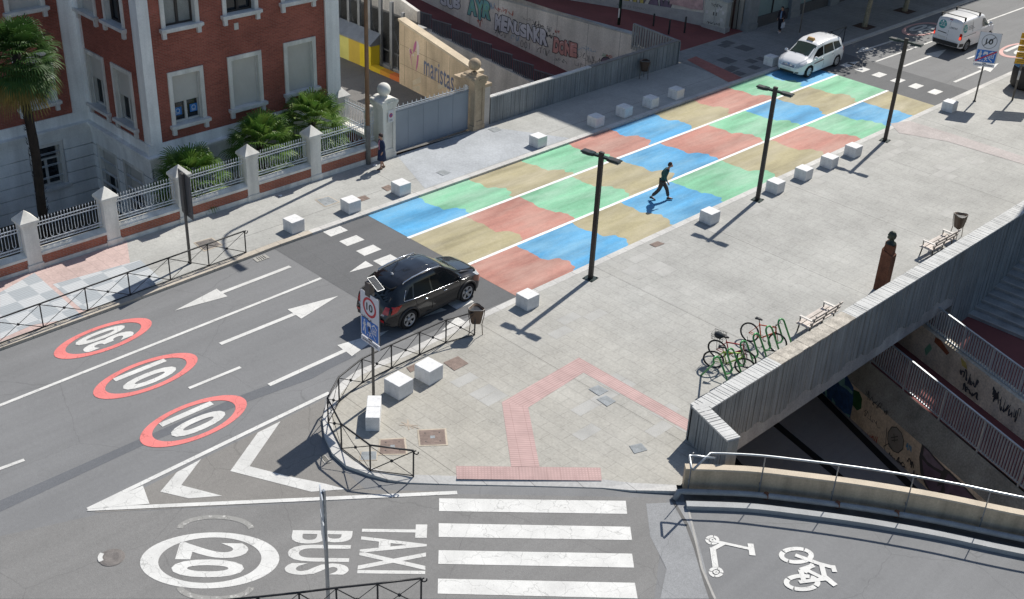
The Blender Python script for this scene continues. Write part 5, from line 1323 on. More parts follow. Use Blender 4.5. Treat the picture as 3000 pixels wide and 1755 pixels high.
# ------------------------------------------------------------------ lamp posts
M_POST = mat('post_brown', (.045,.040,.036), .45, .2, 3, 40, .1, .05, .3)
M_LAMPG = mat('lamp_green', (.020,.035,.034), .35, .15, 3, 40, .1, .03, .3)
def lamp_post():
    t = thing('street_lamp', 'lamp', 'street lamp', (0,0,0), 0, 'twin headed street lamps on the plaza')
    H = 5.05
    m = MB(); m.box(-.085,.085,-.06,.06,.02,H); m.box(-.088,.088,-.063,.063,H-.02,H+.04); m.build('pole', M_POST, t, bevel=.008)
    b = MB(); b.box(-.22,.22,-.22,.22,0,.02)
    for a in (-1,1):
        for c in (-1,1): b.lathe((a*.17,c*.17,.02), [(.025,0),(.025,.03),(0,.03)], 8)
    b.build('base_plate', M_LAMPG, t)
    for s in (-1, 1):
        h = MB(); z = H-.13
        h.box(min(s*.085,s*.30), max(s*.085,s*.30), -.07, .07, z-.04, z+.04)
        vs = [(s*.28,-.10,z-.05),(s*.28,.10,z-.05),(s*.45,-.155,z-.05),(s*.45,.155,z-.05),(s*.80,-.15,z+.0),(s*.80,.15,z+.0),(s*.28,-.09,z+.06),(s*.28,.09,z+.06),(s*.45,-.14,z+.05),(s*.45,.14,z+.05),(s*.80,-.14,z+.045),(s*.80,.14,z+.045)]
        h.add(vs, [(0,2,3,1),(2,4,5,3),(6,7,9,8),(8,9,11,10),(0,1,7,6),(4,10,11,5),(0,6,8,2),(2,8,10,4),(1,3,9,7),(3,5,11,9)])
        o = h.build('lamp_head', M_LAMPG, t)
        g = MB(); g.box(min(s*.47,s*.76), max(s*.47,s*.76), -.11, .11, z-.075, z-.045); g.build('lens', plain('lamp_lens', (.25,.28,.28), .2), o)
        g = MB(); g.box(min(s*.46,s*.74), max(s*.46,s*.74), -.11, .11, z+.048, z+.056); g.build('cooling_fins', M_DARKM, o)
    return t
lamps = [(S(1729.8,815.5,ZW), 'twin headed street lamp nearest the black car'), (S(2218.8,585.8,ZW), 'twin headed street lamp in the middle of the three along the plaza'), (S(2592.3,411.9,ZW), 'twin headed street lamp farthest away, before the white van')]
lamp0 = lamp_post()
for i, (p, lab) in enumerate(lamps):
    o = lamp0 if i == 0 else dup(lamp0, p)
    o.location = (p.x, p.y, ZW); o.rotation_euler = (0,0,R(8)); o['label'] = lab

# ------------------------------------------------------------------ granite blocks
def granite():
    m, t, b = nt('granite'); v = vec_obj(t)
    c = mul(t, (.70,.70,.695), noise(t, v, 60, 4, .8), .70, 1.14, .3, .7); c = mul(t, c, noise(t, v, 6, 8, .75), .82, 1.04, .28, .5); c = mul(t, c, noise(t, v, 4, 4), .9, 1.08)
    t.links.new(c, b.inputs['Base Color']); b.inputs['Roughness'].default_value = .75; bumpn(t, b, noise(t, v, 60, 3), .3, .005); return m
M_GRANW = granite()
def block(): 
    m = MB(); m.box(-.3,.3,-.3,.3,0,.5); return tag(m.build('granite_block', M_GRANW, None, (0,0,0), bevel=.012), 'x', 'bollard', 'white granite cube bollards')
b0 = block(); first = True
CL = -35.28; CR = -25.2
blocks = [((CL,24.1),'white granite cube on the left kerb just past the end of the black railing'),((CL,26.9),'second white granite cube from the left railing end, near the blue paint corner'),((CL,29.55),'white granite cube on the left kerb nearest the woman in navy'),((CL,37.8),'white granite cube on the left kerb standing alone in front of the tan gate pillar'),((CL,41.8),'left kerb granite cube whose top is half in the building shadow'),((CL,43.9),'shaded granite cube, second of the close row under the grey left parapet'),((CL,45.95),'shaded granite cube below the dark bin, third of the close row'),((CL,48.0),'shaded granite cube last in the close row before the taxi'),((CL,56.5),'shaded granite cube half hidden behind the front of the white taxi'),
 ((CR,26.95),'white granite cube beside the red end of the painted street'),((CR,37.6),'white granite cube just past the walking man, left of the middle street lamp'),((CR,42.3),'white granite cube first right of the middle street lamp'),((CR,44.5),'white granite cube second right of the middle street lamp'),((CR,46.6),'white granite cube third right of the middle street lamp'),((CR,48.65),'white granite cube nearest the foot of the farthest street lamp'),((CR,58.0),'white granite cube farthest away, next to the end of zone sign'),((-24.0,20.0),'white granite cube nearer the blue and white pedestrian zone sign'),((-24.0,21.25),'white granite cube second from the pedestrian zone sign, by the brown grate')]
for i, ((x, y), lab) in enumerate(blocks):
    o = b0 if i == 0 else b0.copy()
    if i: COL.objects.link(o)
    o.location = (x, y, ZW); o['label'] = lab; o.rotation_euler = (0,0,R(random.uniform(-2,2)))
    if i >= 16: o.scale = (1.12,1.05,1.05); o.rotation_euler = (0,0,R(5))
lb = thing('granite_bench', 'long white granite block of two stones at the foot of the pedestrian zone sign post', 'stone block', (-23.37,18.49,ZW), R(-42))
for a in (-1, 1):
    m = MB(); m.box(min(0,a*.58)+.004*(a>0), max(0,a*.58)-.004*(a<0), -.21,.21,0,.50); m.build('stone', M_GRANW, lb, (0,0,0), bevel=.01)

# ------------------------------------------------------------------ iron railings
def iron_railing(name, label, pts, zb=ZW, h=1.02, curl=(True, True), group='black iron railings'):
    pts = [Vector((p[0],p[1],0)) for p in pts]; t = thing(name, label, 'railing', (pts[0].x,pts[0].y,zb), 0, group)
    up = lambda p, z: Vector((p.x,p.y,z))
    m = MB(); m.tube([up(p,h) for p in pts], .028, 8); m.build('handrail', M_DARKM, t)
    for i, p in enumerate(pts):
        m = MB(); m.bar(up(p,0), up(p,h), .034); m.lathe((p.x,p.y,0), [(.06,0),(.06,.015),(.03,.03)], 8); m.build('post', M_DARKM, t)
    for a, b in zip(pts[:-1], pts[1:]):
        m = MB(); m.bar(up(a,.13), up(b,.13), .024)
        m.bar(up(a,.13), up(b,h-.03), .022); m.bar(up(a,h-.03), up(b,.13), .014)
        c = (a+b)/2; m.sphere((c.x,c.y,(h+.10)/2), .05, 8); m.build('brace', M_DARKM, t)
    for on, p, q in ((curl[0], pts[0], pts[1]), (curl[1], pts[-1], pts[-2])):
        if on:
            d = (p-q).normalized(); m = MB(); c = up(p,h-.06)+d*.08
            m.tube([c+d*.06*math.cos(a)*(-1)+Vector((0,0,.06*math.sin(a))) for a in [PI*.5-.4*j for j in range(14)]], .018, 6); m.build('scroll', M_DARKM, t)
    return t
lx = -34.86
LR = [(lx+.02*max(0,(23-y)*.35), y) for y in [21.6-1.62*k for k in range(18)]]
LR = [(lx+(.0 if y > 21 else .03*(21-y)), y) for x, y in LR]
iron_railing('iron_railing', 'long straight black iron railing along the left kerb by the red speed circles', LR)
cr = [S(1398,905-0), ]
crp = [(-25.72,24.3),(-25.74,22.85),(-25.72,21.4),(-25.68,19.95),(-25.6,18.5),(-25.2,17.55),(-24.35,17.0),(-23.3,16.85),(-22.2,17.1),(-21.2,17.85)]
def gk(x, y): return S(x, y, ZW)
# foot points of the posts read along the kerb
crp = [gk(1390,982), gk(1306,1005), gk(1229,1041), gk(1147,1080), gk(1062,1122), gk(994,1178), gk(962,1240), gk(1001,1316), gk(1085,1380), gk(1211,1396)]
iron_railing('iron_railing', 'curved black iron railing bending round the plaza corner behind the pedestrian zone sign', [(p.x,p.y) for p in crp])
bt = [D(1036,1499,0), D(930,1512,0), D(830,1523), D(740,1535), D(640,1546), D(540,1556)]
iron_railing('iron_railing', 'black iron railing cut off by the bottom edge of the picture', [(p.x,p.y) for p in bt], zb=0.0, curl=(True, False))
fr_ = [S(2100+1640/4.2, 450/4.2, ZW), S(2100+1515/4.2, 480/4.2, ZW)]
d_ = Vector((0,-1.5,0)); p0 = Vector((-35.0,63.6,0)); iron_railing('iron_railing', 'short black iron railing in the shade behind the white taxi', [(p0.x,p0.y-1.5*k) for k in range(4)])

# ------------------------------------------------------------------ benches, bins, bust
M_WOOD = mat('bench_wood', (.55,.49,.44), .7, .2, 3, 30, .15, .1, streak=(12,.5,12)); M_BENCHM = mat('bench_metal', (.05,.045,.04), .5, .2)
def bench():
    t = thing('park_bench', 'x', 'bench', (0,0,0), 0, 'wooden benches along the plaza parapet')   # faces -X, length along Y
    L = 1.9
    for x, z in ((-.22,.44),(-.02,.45),(.15,.44)):
        m = MB(); m.box(x-.08,x+.08,-L/2,L/2,z-.02,z+.02); m.build('seat_slat', M_WOOD, t)
    for x, z in ((.26,.62),(.32,.82)):
        m = MB(); m.obox((x,0,z), .03, L, .11, M=Matrix.Rotation(R(14),3,'Y')); m.build('back_slat', M_WOOD, t)
    for y in (-.75, 0, .75):
        m = MB(); m.bar((-.25,y,.42),(.22,y,.42), .04); m.bar((-.25,y,.42),(-.30,y,0), .04); m.bar((.16,y,.42),(.24,y,0), .04); m.bar((.2,y,.42),(.33,y,.9), .04); m.build('frame', M_BENCHM, t)
    for y in (-.75, .75):
        m = MB(); m.box(-.30,.26,y-.05,y+.05,.64,.67); m.build('armrest', mat('arm_pale', (.55,.52,.48), .6), t)
        m = MB(); m.bar((-.26,y,.42),(-.28,y,.64), .03); m.build('arm_support', M_BENCHM, t)
    return t
be = bench(); be.location = (-17.5, 33.7, ZW); be['label'] = 'slatted wooden bench next to the green bike stand by the parapet'
be2 = dup(be, (-17.6,42.55,ZW), R(-2), 'slatted wooden bench beyond the rusty bust, next to the brown bin')
M_BIN = mat('bin_brown', (.105,.07,.05), .6, .2, 3, 30, .12, .05, .2); M_BAG = plain('bin_bag', (.012,.012,.013), .35)
def bin_(name='litter_bin'):
    t = thing(name, 'x', 'bin', (0,0,0), 0, 'brown steel litter bins')
    m = MB(); tri = lambda r, z: [(r*math.cos(a)*k, r*math.sin(a)*k, z) for a, k in [(R(q), 1+.18*math.cos(3*R(q))) for q in range(0,360,15)]]
    n = 24; rings = [tri(.15,.42), tri(.17,.5), tri(.25,.98), tri(.26,1.0), tri(.235,1.0), tri(.16,.45)]
    vs = sum(rings, []); m.add(vs, [(i*n+k, i*n+(k+1)%n, (i+1)*n+(k+1)%n, (i+1)*n+k) for i in range(5) for k in range(n)]+[tuple(range(n-1,-1,-1)), tuple(range(5*n,6*n))], True); m.build('bucket', M_BIN, t)
    m = MB(); r = [Vector(p) for p in tri(.258,1.0)]; m.tube(r, .016, 6, closed=True); b_ = [Vector(p) for p in tri(.225,.93)]
    m.build('rim', mat('bin_rim', (.20,.19,.18), .4, .1, 3, 30, .05, 0, .6), t)
    m = MB(); m.add(b_, [tuple(range(n))]); m.build('liner', M_BAG, t)
    for k in range(3):
        a = R(120*k); c, s = math.cos(a), math.sin(a)
        m = MB(); m.tube([(c*.32,s*.32,1.0),(c*.29,s*.29,.7),(c*.23,s*.23,.42),(c*.27,s*.27,0)], .014, 6); m.build('leg', M_BIN, t)
    return t
bi = bin_(); bi.location = tuple(S(1393,975,ZW)); bi.rotation_euler = (0,0,R(20)); bi['label'] = 'brown litter bin with black liner at the end of the curved railing'
dup(bi, (-17.75,44.45,ZW), R(60), 'brown litter bin beside the far bench near the parapet')
dup(bi, (-38.2,48.9,ZW), R(10), 'dark litter bin in the shade against the left grey parapet')
# corten plinth with a bronze head
bu = thing('portrait_bust', 'rusty steel plinth carrying a small dark bronze bust beside the plaza parapet', 'sculpture', (-17.45,38.0,ZW))
M_RUST = mat('corten', (.16,.062,.034), .85, .3, 3, 22, .25, .25, streak=(5,5,.5)); M_BRONZE = mat('bronze', (.055,.065,.052), .45, .25, 8, 40, .2, .1, .7)
cx, cy = -17.45, 38.0
m = MB(); lo = [(-.22,-.18),(.22,-.18),(.22,.18),(-.22,.18)]
m.add([(cx+x,cy+y,ZW) for x, y in lo]+[(cx-.22,cy-.18,1.80),(cx+.22,cy-.18,1.62),(cx+.22,cy+.18,1.62),(cx-.22,cy+.18,1.95)], [(3,2,1,0),(4,5,6,7),(0,1,5,4),(1,2,6,5),(2,3,7,6),(3,0,4,7)]); m.build('plinth', M_RUST, bu)
m = MB(); m.add([(cx-.17,cy-.14,1.6),(cx+.17,cy-.14,1.6),(cx+.17,cy+.14,1.6),(cx-.17,cy+.14,1.6),(cx-.17,cy-.12,2.10),(cx+.17,cy-.12,2.0),(cx+.17,cy+.12,2.0),(cx-.17,cy+.12,2.13)], [(4,5,6,7),(0,1,5,4),(1,2,6,5),(2,3,7,6),(3,0,4,7)]); m.build('chest_block', M_RUST, bu)
m = MB(); m.lathe((cx,cy,2.05), [(.20,0),(.17,.05),(.085,.10),(.08,.18)], 14); m.sphere((cx-.02,cy,2.36), .155, 16, (1.05,.86,1.18)); m.sphere((cx-.17,cy,2.34), .028, 8, (1.3,.8,1.1)); m.sphere((cx-.13,cy,2.25), .07, 10, (1,1,.9))
for s in (-1,1): m.sphere((cx,cy+s*.135,2.35), .035, 8, (.8,.4,1.3))
m.build('head', M_BRONZE, bu)

# ------------------------------------------------------------------ signs
def nrm(v): return Vector(v).normalized()
M_SIGNW = plain('sign_white', (.66,.66,.70), .45); M_SIGNB = plain('sign_blue_face', (.015,.15,.52), .45); M_SIGNR = plain('sign_red_ring', (.50,.02,.035), .45)
M_SIGNK = plain('sign_black', (.015,.018,.02), .5); M_POLE = mat('pole_grey', (.115,.11,.105), .45, .12, 3, 30, .08, .04, .4)
def zone_sign(name, label, base, zlo, zhi, wd, face_ang, ended=False, solar=False, ph=None):
    # panel faces direction face_ang (radians in plan)
    t = thing(name, label, 'road sign', (base.x,base.y,ZW)); n = Vector((math.cos(face_ang), math.sin(face_ang), 0)); ex = Vector((0,0,1)).cross(n); ez = Vector((0,0,1))
    top = ph or zhi+.05
    m = MB(); m.tube([(base.x,base.y,ZW),(base.x,base.y,top)], .045, 10); m.lathe((base.x,base.y,ZW), [(.09,0),(.09,.03),(.05,.05)], 10); m.build('pole', M_POLE, t)
    c0 = Vector((base.x,base.y,0))+n*.075
    P = lambda u, z, o=0: c0+ex*u+ez*z+n*o
    def plate(u0,u1,z0,z1,o0,o1,r=.05):
        mb = MB(); pts = []
        for cu, cz, a0 in ((u1-r,z1-r,0),(u0+r,z1-r,PI/2),(u0+r,z0+r,PI),(u1-r,z0+r,1.5*PI)):
            pts += [(cu+r*math.cos(a0+PI/8*i), cz+r*math.sin(a0+PI/8*i)) for i in range(5)]
        k = len(pts); mb.add([P(u,z,o0) for u,z in pts]+[P(u,z,o1) for u,z in pts], [tuple(range(k-1,-1,-1)), tuple(range(k,2*k))]+[(i,(i+1)%k,k+(i+1)%k,k+i) for i in range(k)]); return mb
    h = zhi-zlo
    pan = plate(-wd/2,wd/2,zlo,zhi,-.02,.02).build('sign_panel', M_SIGNW, t)
    rim = MB(); rim.tube([P(u,z,-.005) for u,z in ((-wd/2,zlo),(wd/2,zlo),(wd/2,zhi),(-wd/2,zhi))], .016, 6, closed=True); rim.build('panel_edge', M_POLE, pan)
    zb0, zb1 = zlo+.04, zlo+h*.42
    plate(-wd/2+.045,wd/2-.045,zb0,zb1,.02,.024,.04).build('blue_field', M_SIGNB, pan)
    # the 10
    zc = zlo+h*.71; rr = min(wd*.36, h*.25)
    if not ended:
        mb = MB(); put2d(mb, ring2d(rr, rr*.76, 40), P(0,zc,.024), ex, ez); mb.build('red_ring', M_SIGNR, pan)
    else:
        mb = MB(); put2d(mb, ring2d(rr, rr*.93, 40), P(0,zc,.024), ex, ez); mb.bar(P(-rr*.7,zc-rr*.65,.026), P(rr*.7,zc+rr*.65,.026), .012, .07, up=n.cross(Vector((0,0,1)))) if False else mb.quad(P(-rr*.72,zc-rr*.62,.026),P(-rr*.62,zc-rr*.72,.026),P(rr*.72,zc+rr*.62,.026),P(rr*.62,zc+rr*.72,.026)); mb.build('end_ring', plain('sign_grey', (.16,.16,.17), .5), pan)
    mb = MB(); fit2d(mb, '10', P(0,zc,.027), ex, ez, rr*.95, rr*.78, .02); mb.build('number', M_SIGNK, pan)
    # pictograms: walker, car, child with ball, house, slanting kerb line
    pc = MB(); bw_, bh = wd-.09, zb1-zb0
    def q(u, v): return P(-bw_/2+u*bw_, zb0+v*bh, .028)
    def st(pts, w_): pc.ribbon([q(*p) for p in pts], w_*bw_, n)
    def dot(u, v, r): put2d(pc, disc2d(r*bw_,14), q(u,v), ex, ez)
    dot(.19,.86,.045); st([(.19,.78),(.18,.55)], .11); st([(.18,.58),(.10,.20)], .06); st([(.19,.58),(.22,.36),(.24,.10)], .06); st([(.17,.74),(.10,.58)], .045); st([(.2,.74),(.27,.60)], .045)
    pc.poly(*[q(*p) for p in ((.34,.66),(.34,.76),(.38,.88),(.54,.88),(.58,.76),(.58,.66))]); pc.quad(q(.35,.58),q(.40,.58),q(.40,.66),q(.35,.66)); pc.quad(q(.52,.58),q(.57,.58),q(.57,.66),q(.52,.66))
    dot(.50,.40,.03); st([(.50,.36),(.52,.22)], .06); st([(.52,.24),(.46,.08)], .04); st([(.52,.24),(.62,.14)], .04); st([(.43,.30),(.60,.34)], .035); dot(.36,.12,.03)
    st([(.58,.58),(.66,.34),(.86,.08)], .035)
    pc.poly(*[q(*p) for p in ((.62,.78),(.78,.95),(.96,.74),(.92,.70),(.78,.85),(.66,.74))]); 
    for a, b, c, d in ((.68,.72,.40,.74),(.86,.90,.34,.70),(.68,.90,.38,.42),(.68,.90,.55,.59),(.77,.80,.40,.72)): pc.quad(q(a,c),q(b,c),q(b,d),q(a,d))
    pc.build('pictogram', M_SIGNW, pan)
    if ended:
        mb = MB(); mb.quad(P(-bw_/2,zb0+.06,.031),P(-bw_/2,zb0-.02,.031),P(bw_/2,zb1-.06,.031),P(bw_/2,zb1+.02,.031)); mb.build('red_bar', M_SIGNR, pan)
    else:
        mb = MB(); rnd = random.Random(8)
        pts = [P(-wd*.46+wd*.62*i/22, zb1+.03+rnd.uniform(-.05,.06)-.02*i/22, .032) for i in range(23)]; mb.ribbon(pts, .03, n, True)
        pts = [P(-.04+rnd.uniform(-.07,.07), zb0+bh*.5+rnd.uniform(-.14,.12), .032) for i in range(16)]; mb.ribbon(pts, .018, n, True); mb.build('sticker_scrawl', M_SIGNK, pan)
    lo_ = plate(-wd/2+.0,wd/2+.0,zlo-.20,zlo-.035,-.02,.02,.03).build('name_plate', M_SIGNW, t)
    mb = MB(); fit2d(mb, 'ZONA PEATONAL', P(0,zlo-.117,.024), ex, ez, wd*.84, .075, .008); mb.build('plate_lettering', M_SIGNK, lo_)
    mb = MB(); mb.bar(P(-.09,zlo-.02,.01), P(.09,zlo-.02,.01), .03, .03); mb.build('clamp', M_DARKM, t)
    if solar:
        bx = MB(); bx.obox((base.x-.08,base.y-.02,top+.12), .22, .18, .46, rz=0); bx.build('battery_box', mat('box_brown', (.10,.085,.075), .6), t)
        c = Vector((base.x+.06,base.y+.10,top+.30)); b = Vector((.894,0,-.447)); a = Vector((0,-1,.1)).normalized(); nn = a.cross(b).normalized(); nn = nn if nn.z > 0 else -nn; a = b.cross(nn)
        M = Matrix((a,b,nn)).transposed()
        fm = MB(); fm.obox(c, .27, .54, .025, M=M); sp = fm.build('solar_panel', mat('panel_frame', (.34,.35,.36), .4, .05, 3, 30, .03, 0, .3), t)
        cs_ = MB(); cs_.obox(c+nn*.0145, .25, .52, .003, M=M); cs_.build('cell_sheet', plain('cell_sheet', (.09,.10,.115), .6, 0, .15), sp); cells = MB()
        for i in range(2):
            for j in range(9):
                cells.obox(c+a*(-.06+.12*i)+b*(-.228+.057*j)+nn*.017, .105, .047, .004, M=M)
        cells.build('cell', plain('solar_cell', (.02,.026,.035), .6, 0, .15), sp)
    return t
b1 = S(1094.5,1180,ZW)
hz1 = Vector((1,0,0))
zone_sign('zone_sign', 'pedestrian zone sign with a small solar panel on top before the black car', b1, 2.45, 4.0, .92, R(-93), False, True, ph=4.02)
b2 = S(2854.5,297,ZW)
zone_sign('zone_sign', 'end of zone sign with a red diagonal bar in front of the white van', b2, 2.25, 3.85, 1.05, R(-62), True, False)
# sign seen from behind, on the left pavement
b3 = S(557.6,772,ZW); t = thing('zone_sign', 'dark grey back of a tall road sign on the left pavement behind the railing', 'road sign', (b3.x,b3.y,ZW))
m = MB(); m.tube([(b3.x,b3.y,ZW),(b3.x,b3.y,3.75)], .055, 10); m.build('pole', M_POLE, t)
ang = R(84); n = Vector((math.cos(ang),math.sin(ang),0)); ex = Vector((0,0,1)).cross(n)
m = MB(); m.obox((b3.x+n.x*.09,b3.y+n.y*.09,2.98), .04, .92, 1.5, rz=ang); m.build('sign_panel', mat('sign_back', (.085,.088,.092), .5, .1, 2), t)
m = MB(); m.obox((b3.x+n.x*.09,b3.y+n.y*.09,2.12), .03, .92, .17, rz=ang); m.build('name_plate', mat('sign_back', (.1,.1,.1)), t)
m = MB(); m.obox((b3.x,b3.y,2.95), .10, .16, 1.55, rz=ang); m.build('bracket', M_POLE, t)
# edge on sign at the bottom of the picture
b4 = S(962,1765,0); t = thing('road_sign', 'road signs seen edge on above the painted word on the bus lane', 'road sign', (b4.x,b4.y,0))
TH = 3.2
p4 = Vector((b4.x,b4.y,0)); 
hgt = 3.55
m = MB(); m.box(b4.x-.04,b4.x+.04,b4.y-.03,b4.y+.03,0,hgt); m.build('pole', M_GALV, t)
vd = Vector((b4.x,b4.y,0)).normalized(); sd = Vector((-vd.y,vd.x,0))
for z0, z1, wd in ((2.0,2.75,.62),(2.85,3.5,.6)):
    m = MB(); c = p4+sd*.06; m.obox((c.x,c.y,(z0+z1)/2), wd, .03, z1-z0, rz=math.atan2(vd.y,vd.x)+R(5)); m.build('sign_panel', mat('sign_alu', (.50,.53,.56), .4, .1, 2, 30, .05, 0, .4), t)
for z in (2.2, 2.6, 3.1): m = MB(); m.obox((b4.x+sd.x*.03,b4.y+sd.y*.03,z), .12, .08, .05, rz=math.atan2(vd.y,vd.x)); m.build('clamp', M_STEEL, t)
# yellow direction boards at the right edge
b5 = D(2491,247,ZW); t = thing('direction_sign', 'post carrying stacked yellow direction boards at the right edge of the picture', 'road sign', (b5.x,b5.y,ZW))
m = MB(); m.tube([(b5.x,b5.y,ZW),(b5.x,b5.y,4.6)], .05, 10); m.build('pole', M_POLE, t)
m = MB(); m.tube([(b5.x,b5.y,1.25),(b5.x,b5.y,1.75)], .054, 10); m.build('sticker_wrap', mat('sticker', (.5,.5,.5), .7), t)
an = R(-50); n = Vector((math.cos(an),math.sin(an),0)); ex = Vector((0,0,1)).cross(n)
for k in range(5):
    z = 2.28+k*.34; c = Vector((b5.x,b5.y,z))+n*.08+ex*.42
    m = MB(); m.obox(c, .03, 1.7, .29, rz=an); bd = m.build('board', plain('board_yellow', (.62,.34,.02), .5), t)
    m = MB(); fit2d(m, ('Centro','Hotel','Campus','Museo','Estadio')[k], c+n*.018, ex, Vector((0,0,1)), .66, .13, .0) if False else None
    for r_ in range(2):
        m.quad(*[c+n*.018+ex*a+Vector((0,0,b)) for a, b in ((-.75,.05-.1*r_),(.30-.12*r_,.05-.1*r_),(.30-.12*r_,.075-.1*r_),(-.75,.075-.1*r_))])
    m.build('board_print', M_SIGNK, bd)
# recycling container
rc = D(2524,215,ZW); t = thing('recycling_container', 'rounded dark recycling container with a blue lid behind the yellow direction post', 'container', (rc.x,rc.y,ZW))
m = MB(); m.lathe((rc.x,rc.y,ZW), [(.0,.06),(.80,.06),(.88,.2),(.90,.9),(.86,1.25),(.0,1.25)], 24); m.build('body', mat('container_dark', (.035,.032,.03), .6, .3, 3, 20, .2), t)
m = MB(); m.lathe((rc.x,rc.y,ZW), [(.90,1.22),(.92,1.25),(.86,1.42),(.66,1.6),(.3,1.72),(0,1.74)], 24); m.build('lid', mat('container_blue', (.06,.17,.32), .45, .1, 2), t)
m = MB(); m.lathe((rc.x,rc.y,ZW), [(.0,0),(.7,0),(.7,.06),(0,.06)], 20); m.build('foot', M_DARKM, t)
m = MB(); m.obox((rc.x-.02,rc.y-.86,1.40), .5, .12, .16); m.build('slot', M_DARKM, t)
# tall lamp column in front of the white gate pillar
b6 = S(1079,480,ZW); t = thing('tall_lamp_column', 'very tall tapering brown lamp column with a curved arm beside the white gate pillar', 'street lamp', (b6.x,b6.y,ZW))
m = MB(); Hc = 9.9; m.tube([(b6.x,b6.y,ZW),(b6.x,b6.y,1.9),(b6.x,b6.y,1.92)], [.115,.11,.105], 14); m.build('base', mat('column_grey', (.17,.17,.165), .6, .25, 5, 30, .2, .1), t)
m = MB(); m.tube([(b6.x,b6.y,1.9),(b6.x,b6.y,Hc-1.2)]+[(b6.x+2.0*(1-math.cos(a)), b6.y, Hc-1.2+1.3*math.sin(a)) for a in (.3,.6,.9,1.2,1.5)], [.10,.075]+[.06]*5, 12); m.build('column', mat('column_brown', (.19,.11,.065), .6, .2, 2, 30, .15), t)
m = MB(); m.obox((b6.x+2.25,b6.y,Hc+.1), .62, .26, .12); m.build('lamp_head', M_STEEL, t)
# thin pole, dark green pole and bollards in the shade at the top
b7 = S(2100+1015/4.2, 415/4.2, ZW); t = thing('thin_pole', 'thin grey pole standing in the shade just behind the white taxi', 'pole', (b7.x,b7.y,ZW)); m = MB(); m.tube([(b7.x,b7.y,ZW),(b7.x,b7.y,5)], .04, 8); m.build('shaft', mat('thin_pole', (.22,.2,.18), .5), t)
m = MB(); m.lathe((b7.x,b7.y,ZW), [(.08,0),(.08,.03),(.05,.05)], 8); m.build('foot', M_STEEL, t)
b8 = S(1812,76,.5); t = thing('green_lamp_column', 'dark green column at the edge of the upper red path', 'pole', (b8.x,b8.y,.45)); m = MB(); m.tube([(b8.x,b8.y,.45),(b8.x,b8.y,6.5)], .095, 12); m.build('shaft', mat('column_green', (.015,.035,.028), .5, .2), t)
m = MB(); m.lathe((b8.x,b8.y,.45), [(.16,0),(.16,.06),(.11,.10)], 12); m.build('foot', mat('column_green', (.015,.03,.02)), t)
m = MB(); m.obox((b8.x+.03,b8.y-.10,1.3), .10, .004, .55); m.build('peeling_poster', mat('sticker', (.5,.5,.5), .7), t)
bl0 = None
for x, y, lab in ((1722,292,'shortest visible dark bollard, just over the corner fence'),(1875,355,'middle dark bollard behind the corner fence'),(2033,322,'dark bollard nearest the grey utility cabinet')):
    p = S(1400+x/3.36, y/3.36, .25)
    if bl0 is None:
        bl0 = thing('bollard', lab, 'bollard', tuple(p), 0, 'slim dark bollards on the upper red path'); m = MB(); m.lathe(tuple(p), [(.055,0),(.055,.92),(.04,.97),(0,.98)], 12); m.build('shaft', M_DARKM, bl0); m = MB(); m.lathe(tuple(p), [(.085,0),(.085,.02),(.06,.03)], 12); m.build('base', M_DARKM, bl0)
    else: dup(bl0, p, 0, lab)

# ------------------------------------------------------------------ bicycle stand and bicycles
M_GREEN = mat('stand_green', (.06,.30,.09), .35, .15, 4, 30, .08, .02, .1, .5)
bs = thing('bicycle_stand', 'green bent tube wave bicycle stand near the parapet', 'bike rack', (-17.4,30.3,ZW)); pts = []
n = 6; ya, yb = 27.95, 32.1; 
xs0, xs1 = -18.35, -17.3
pts = []
A_ = D(1735,918,ZW); B_ = D(1940,857,ZW)
A_ = D(1736,917,ZW); 
base_pts = [D(x, y, ZW) for x, y in ((1736,917),(1831,917),(1857,900),(1880,882),(1905,868),(1939,856))]
X0 = -17.35
ycs = [28.25, 29.0, 29.72, 30.44, 31.16, 31.88]
m = MB(); rr = .27; H1 = 1.06
path = [Vector((-17.42,27.95,ZW))]
for k, yc in enumerate(ycs):
    x = -17.42
    for j in range(9):
        a = PI-PI*j/8; path.append(Vector((x, yc+.17*math.cos(a), ZW+H1-.17+.17*math.sin(a))))
    if k < len(ycs)-1:
        ym = (yc+ycs[k+1])/2
        for j in range(1,8):
            a = PI+PI*j/8; path.append(Vector((x, ym+(ycs[k+1]-yc-.34)/2*math.cos(a), ZW+.46+.16*math.sin(a)+.0)))
path.append(Vector((-17.42,ycs[-1]+.19,ZW)))
skw = lambda p: Vector((p[0]-.32*(p[2]-ZW), p[1]-.30*(p[2]-ZW), p[2])); path = [Vector((-18.3,28.1,ZW))]+[skw(p) for p in path[1:-1]]+[path[-1]]
m.tube(smooth(path,2), .032, 8)
for yc in ycs[:-1]: m.tube([skw((-17.42,yc+.17,ZW+H1-.2)),(-17.42,yc+.17,ZW)], .030, 8)
m.build('wave_tube', M_GREEN, bs)
M_TYRE = mat('tyre', (.014,.014,.015), .85, .2, 6); M_SPOKE = mat('spoke_metal', (.35,.35,.36), .35, .1, 4, 30, 0, 0, .8)
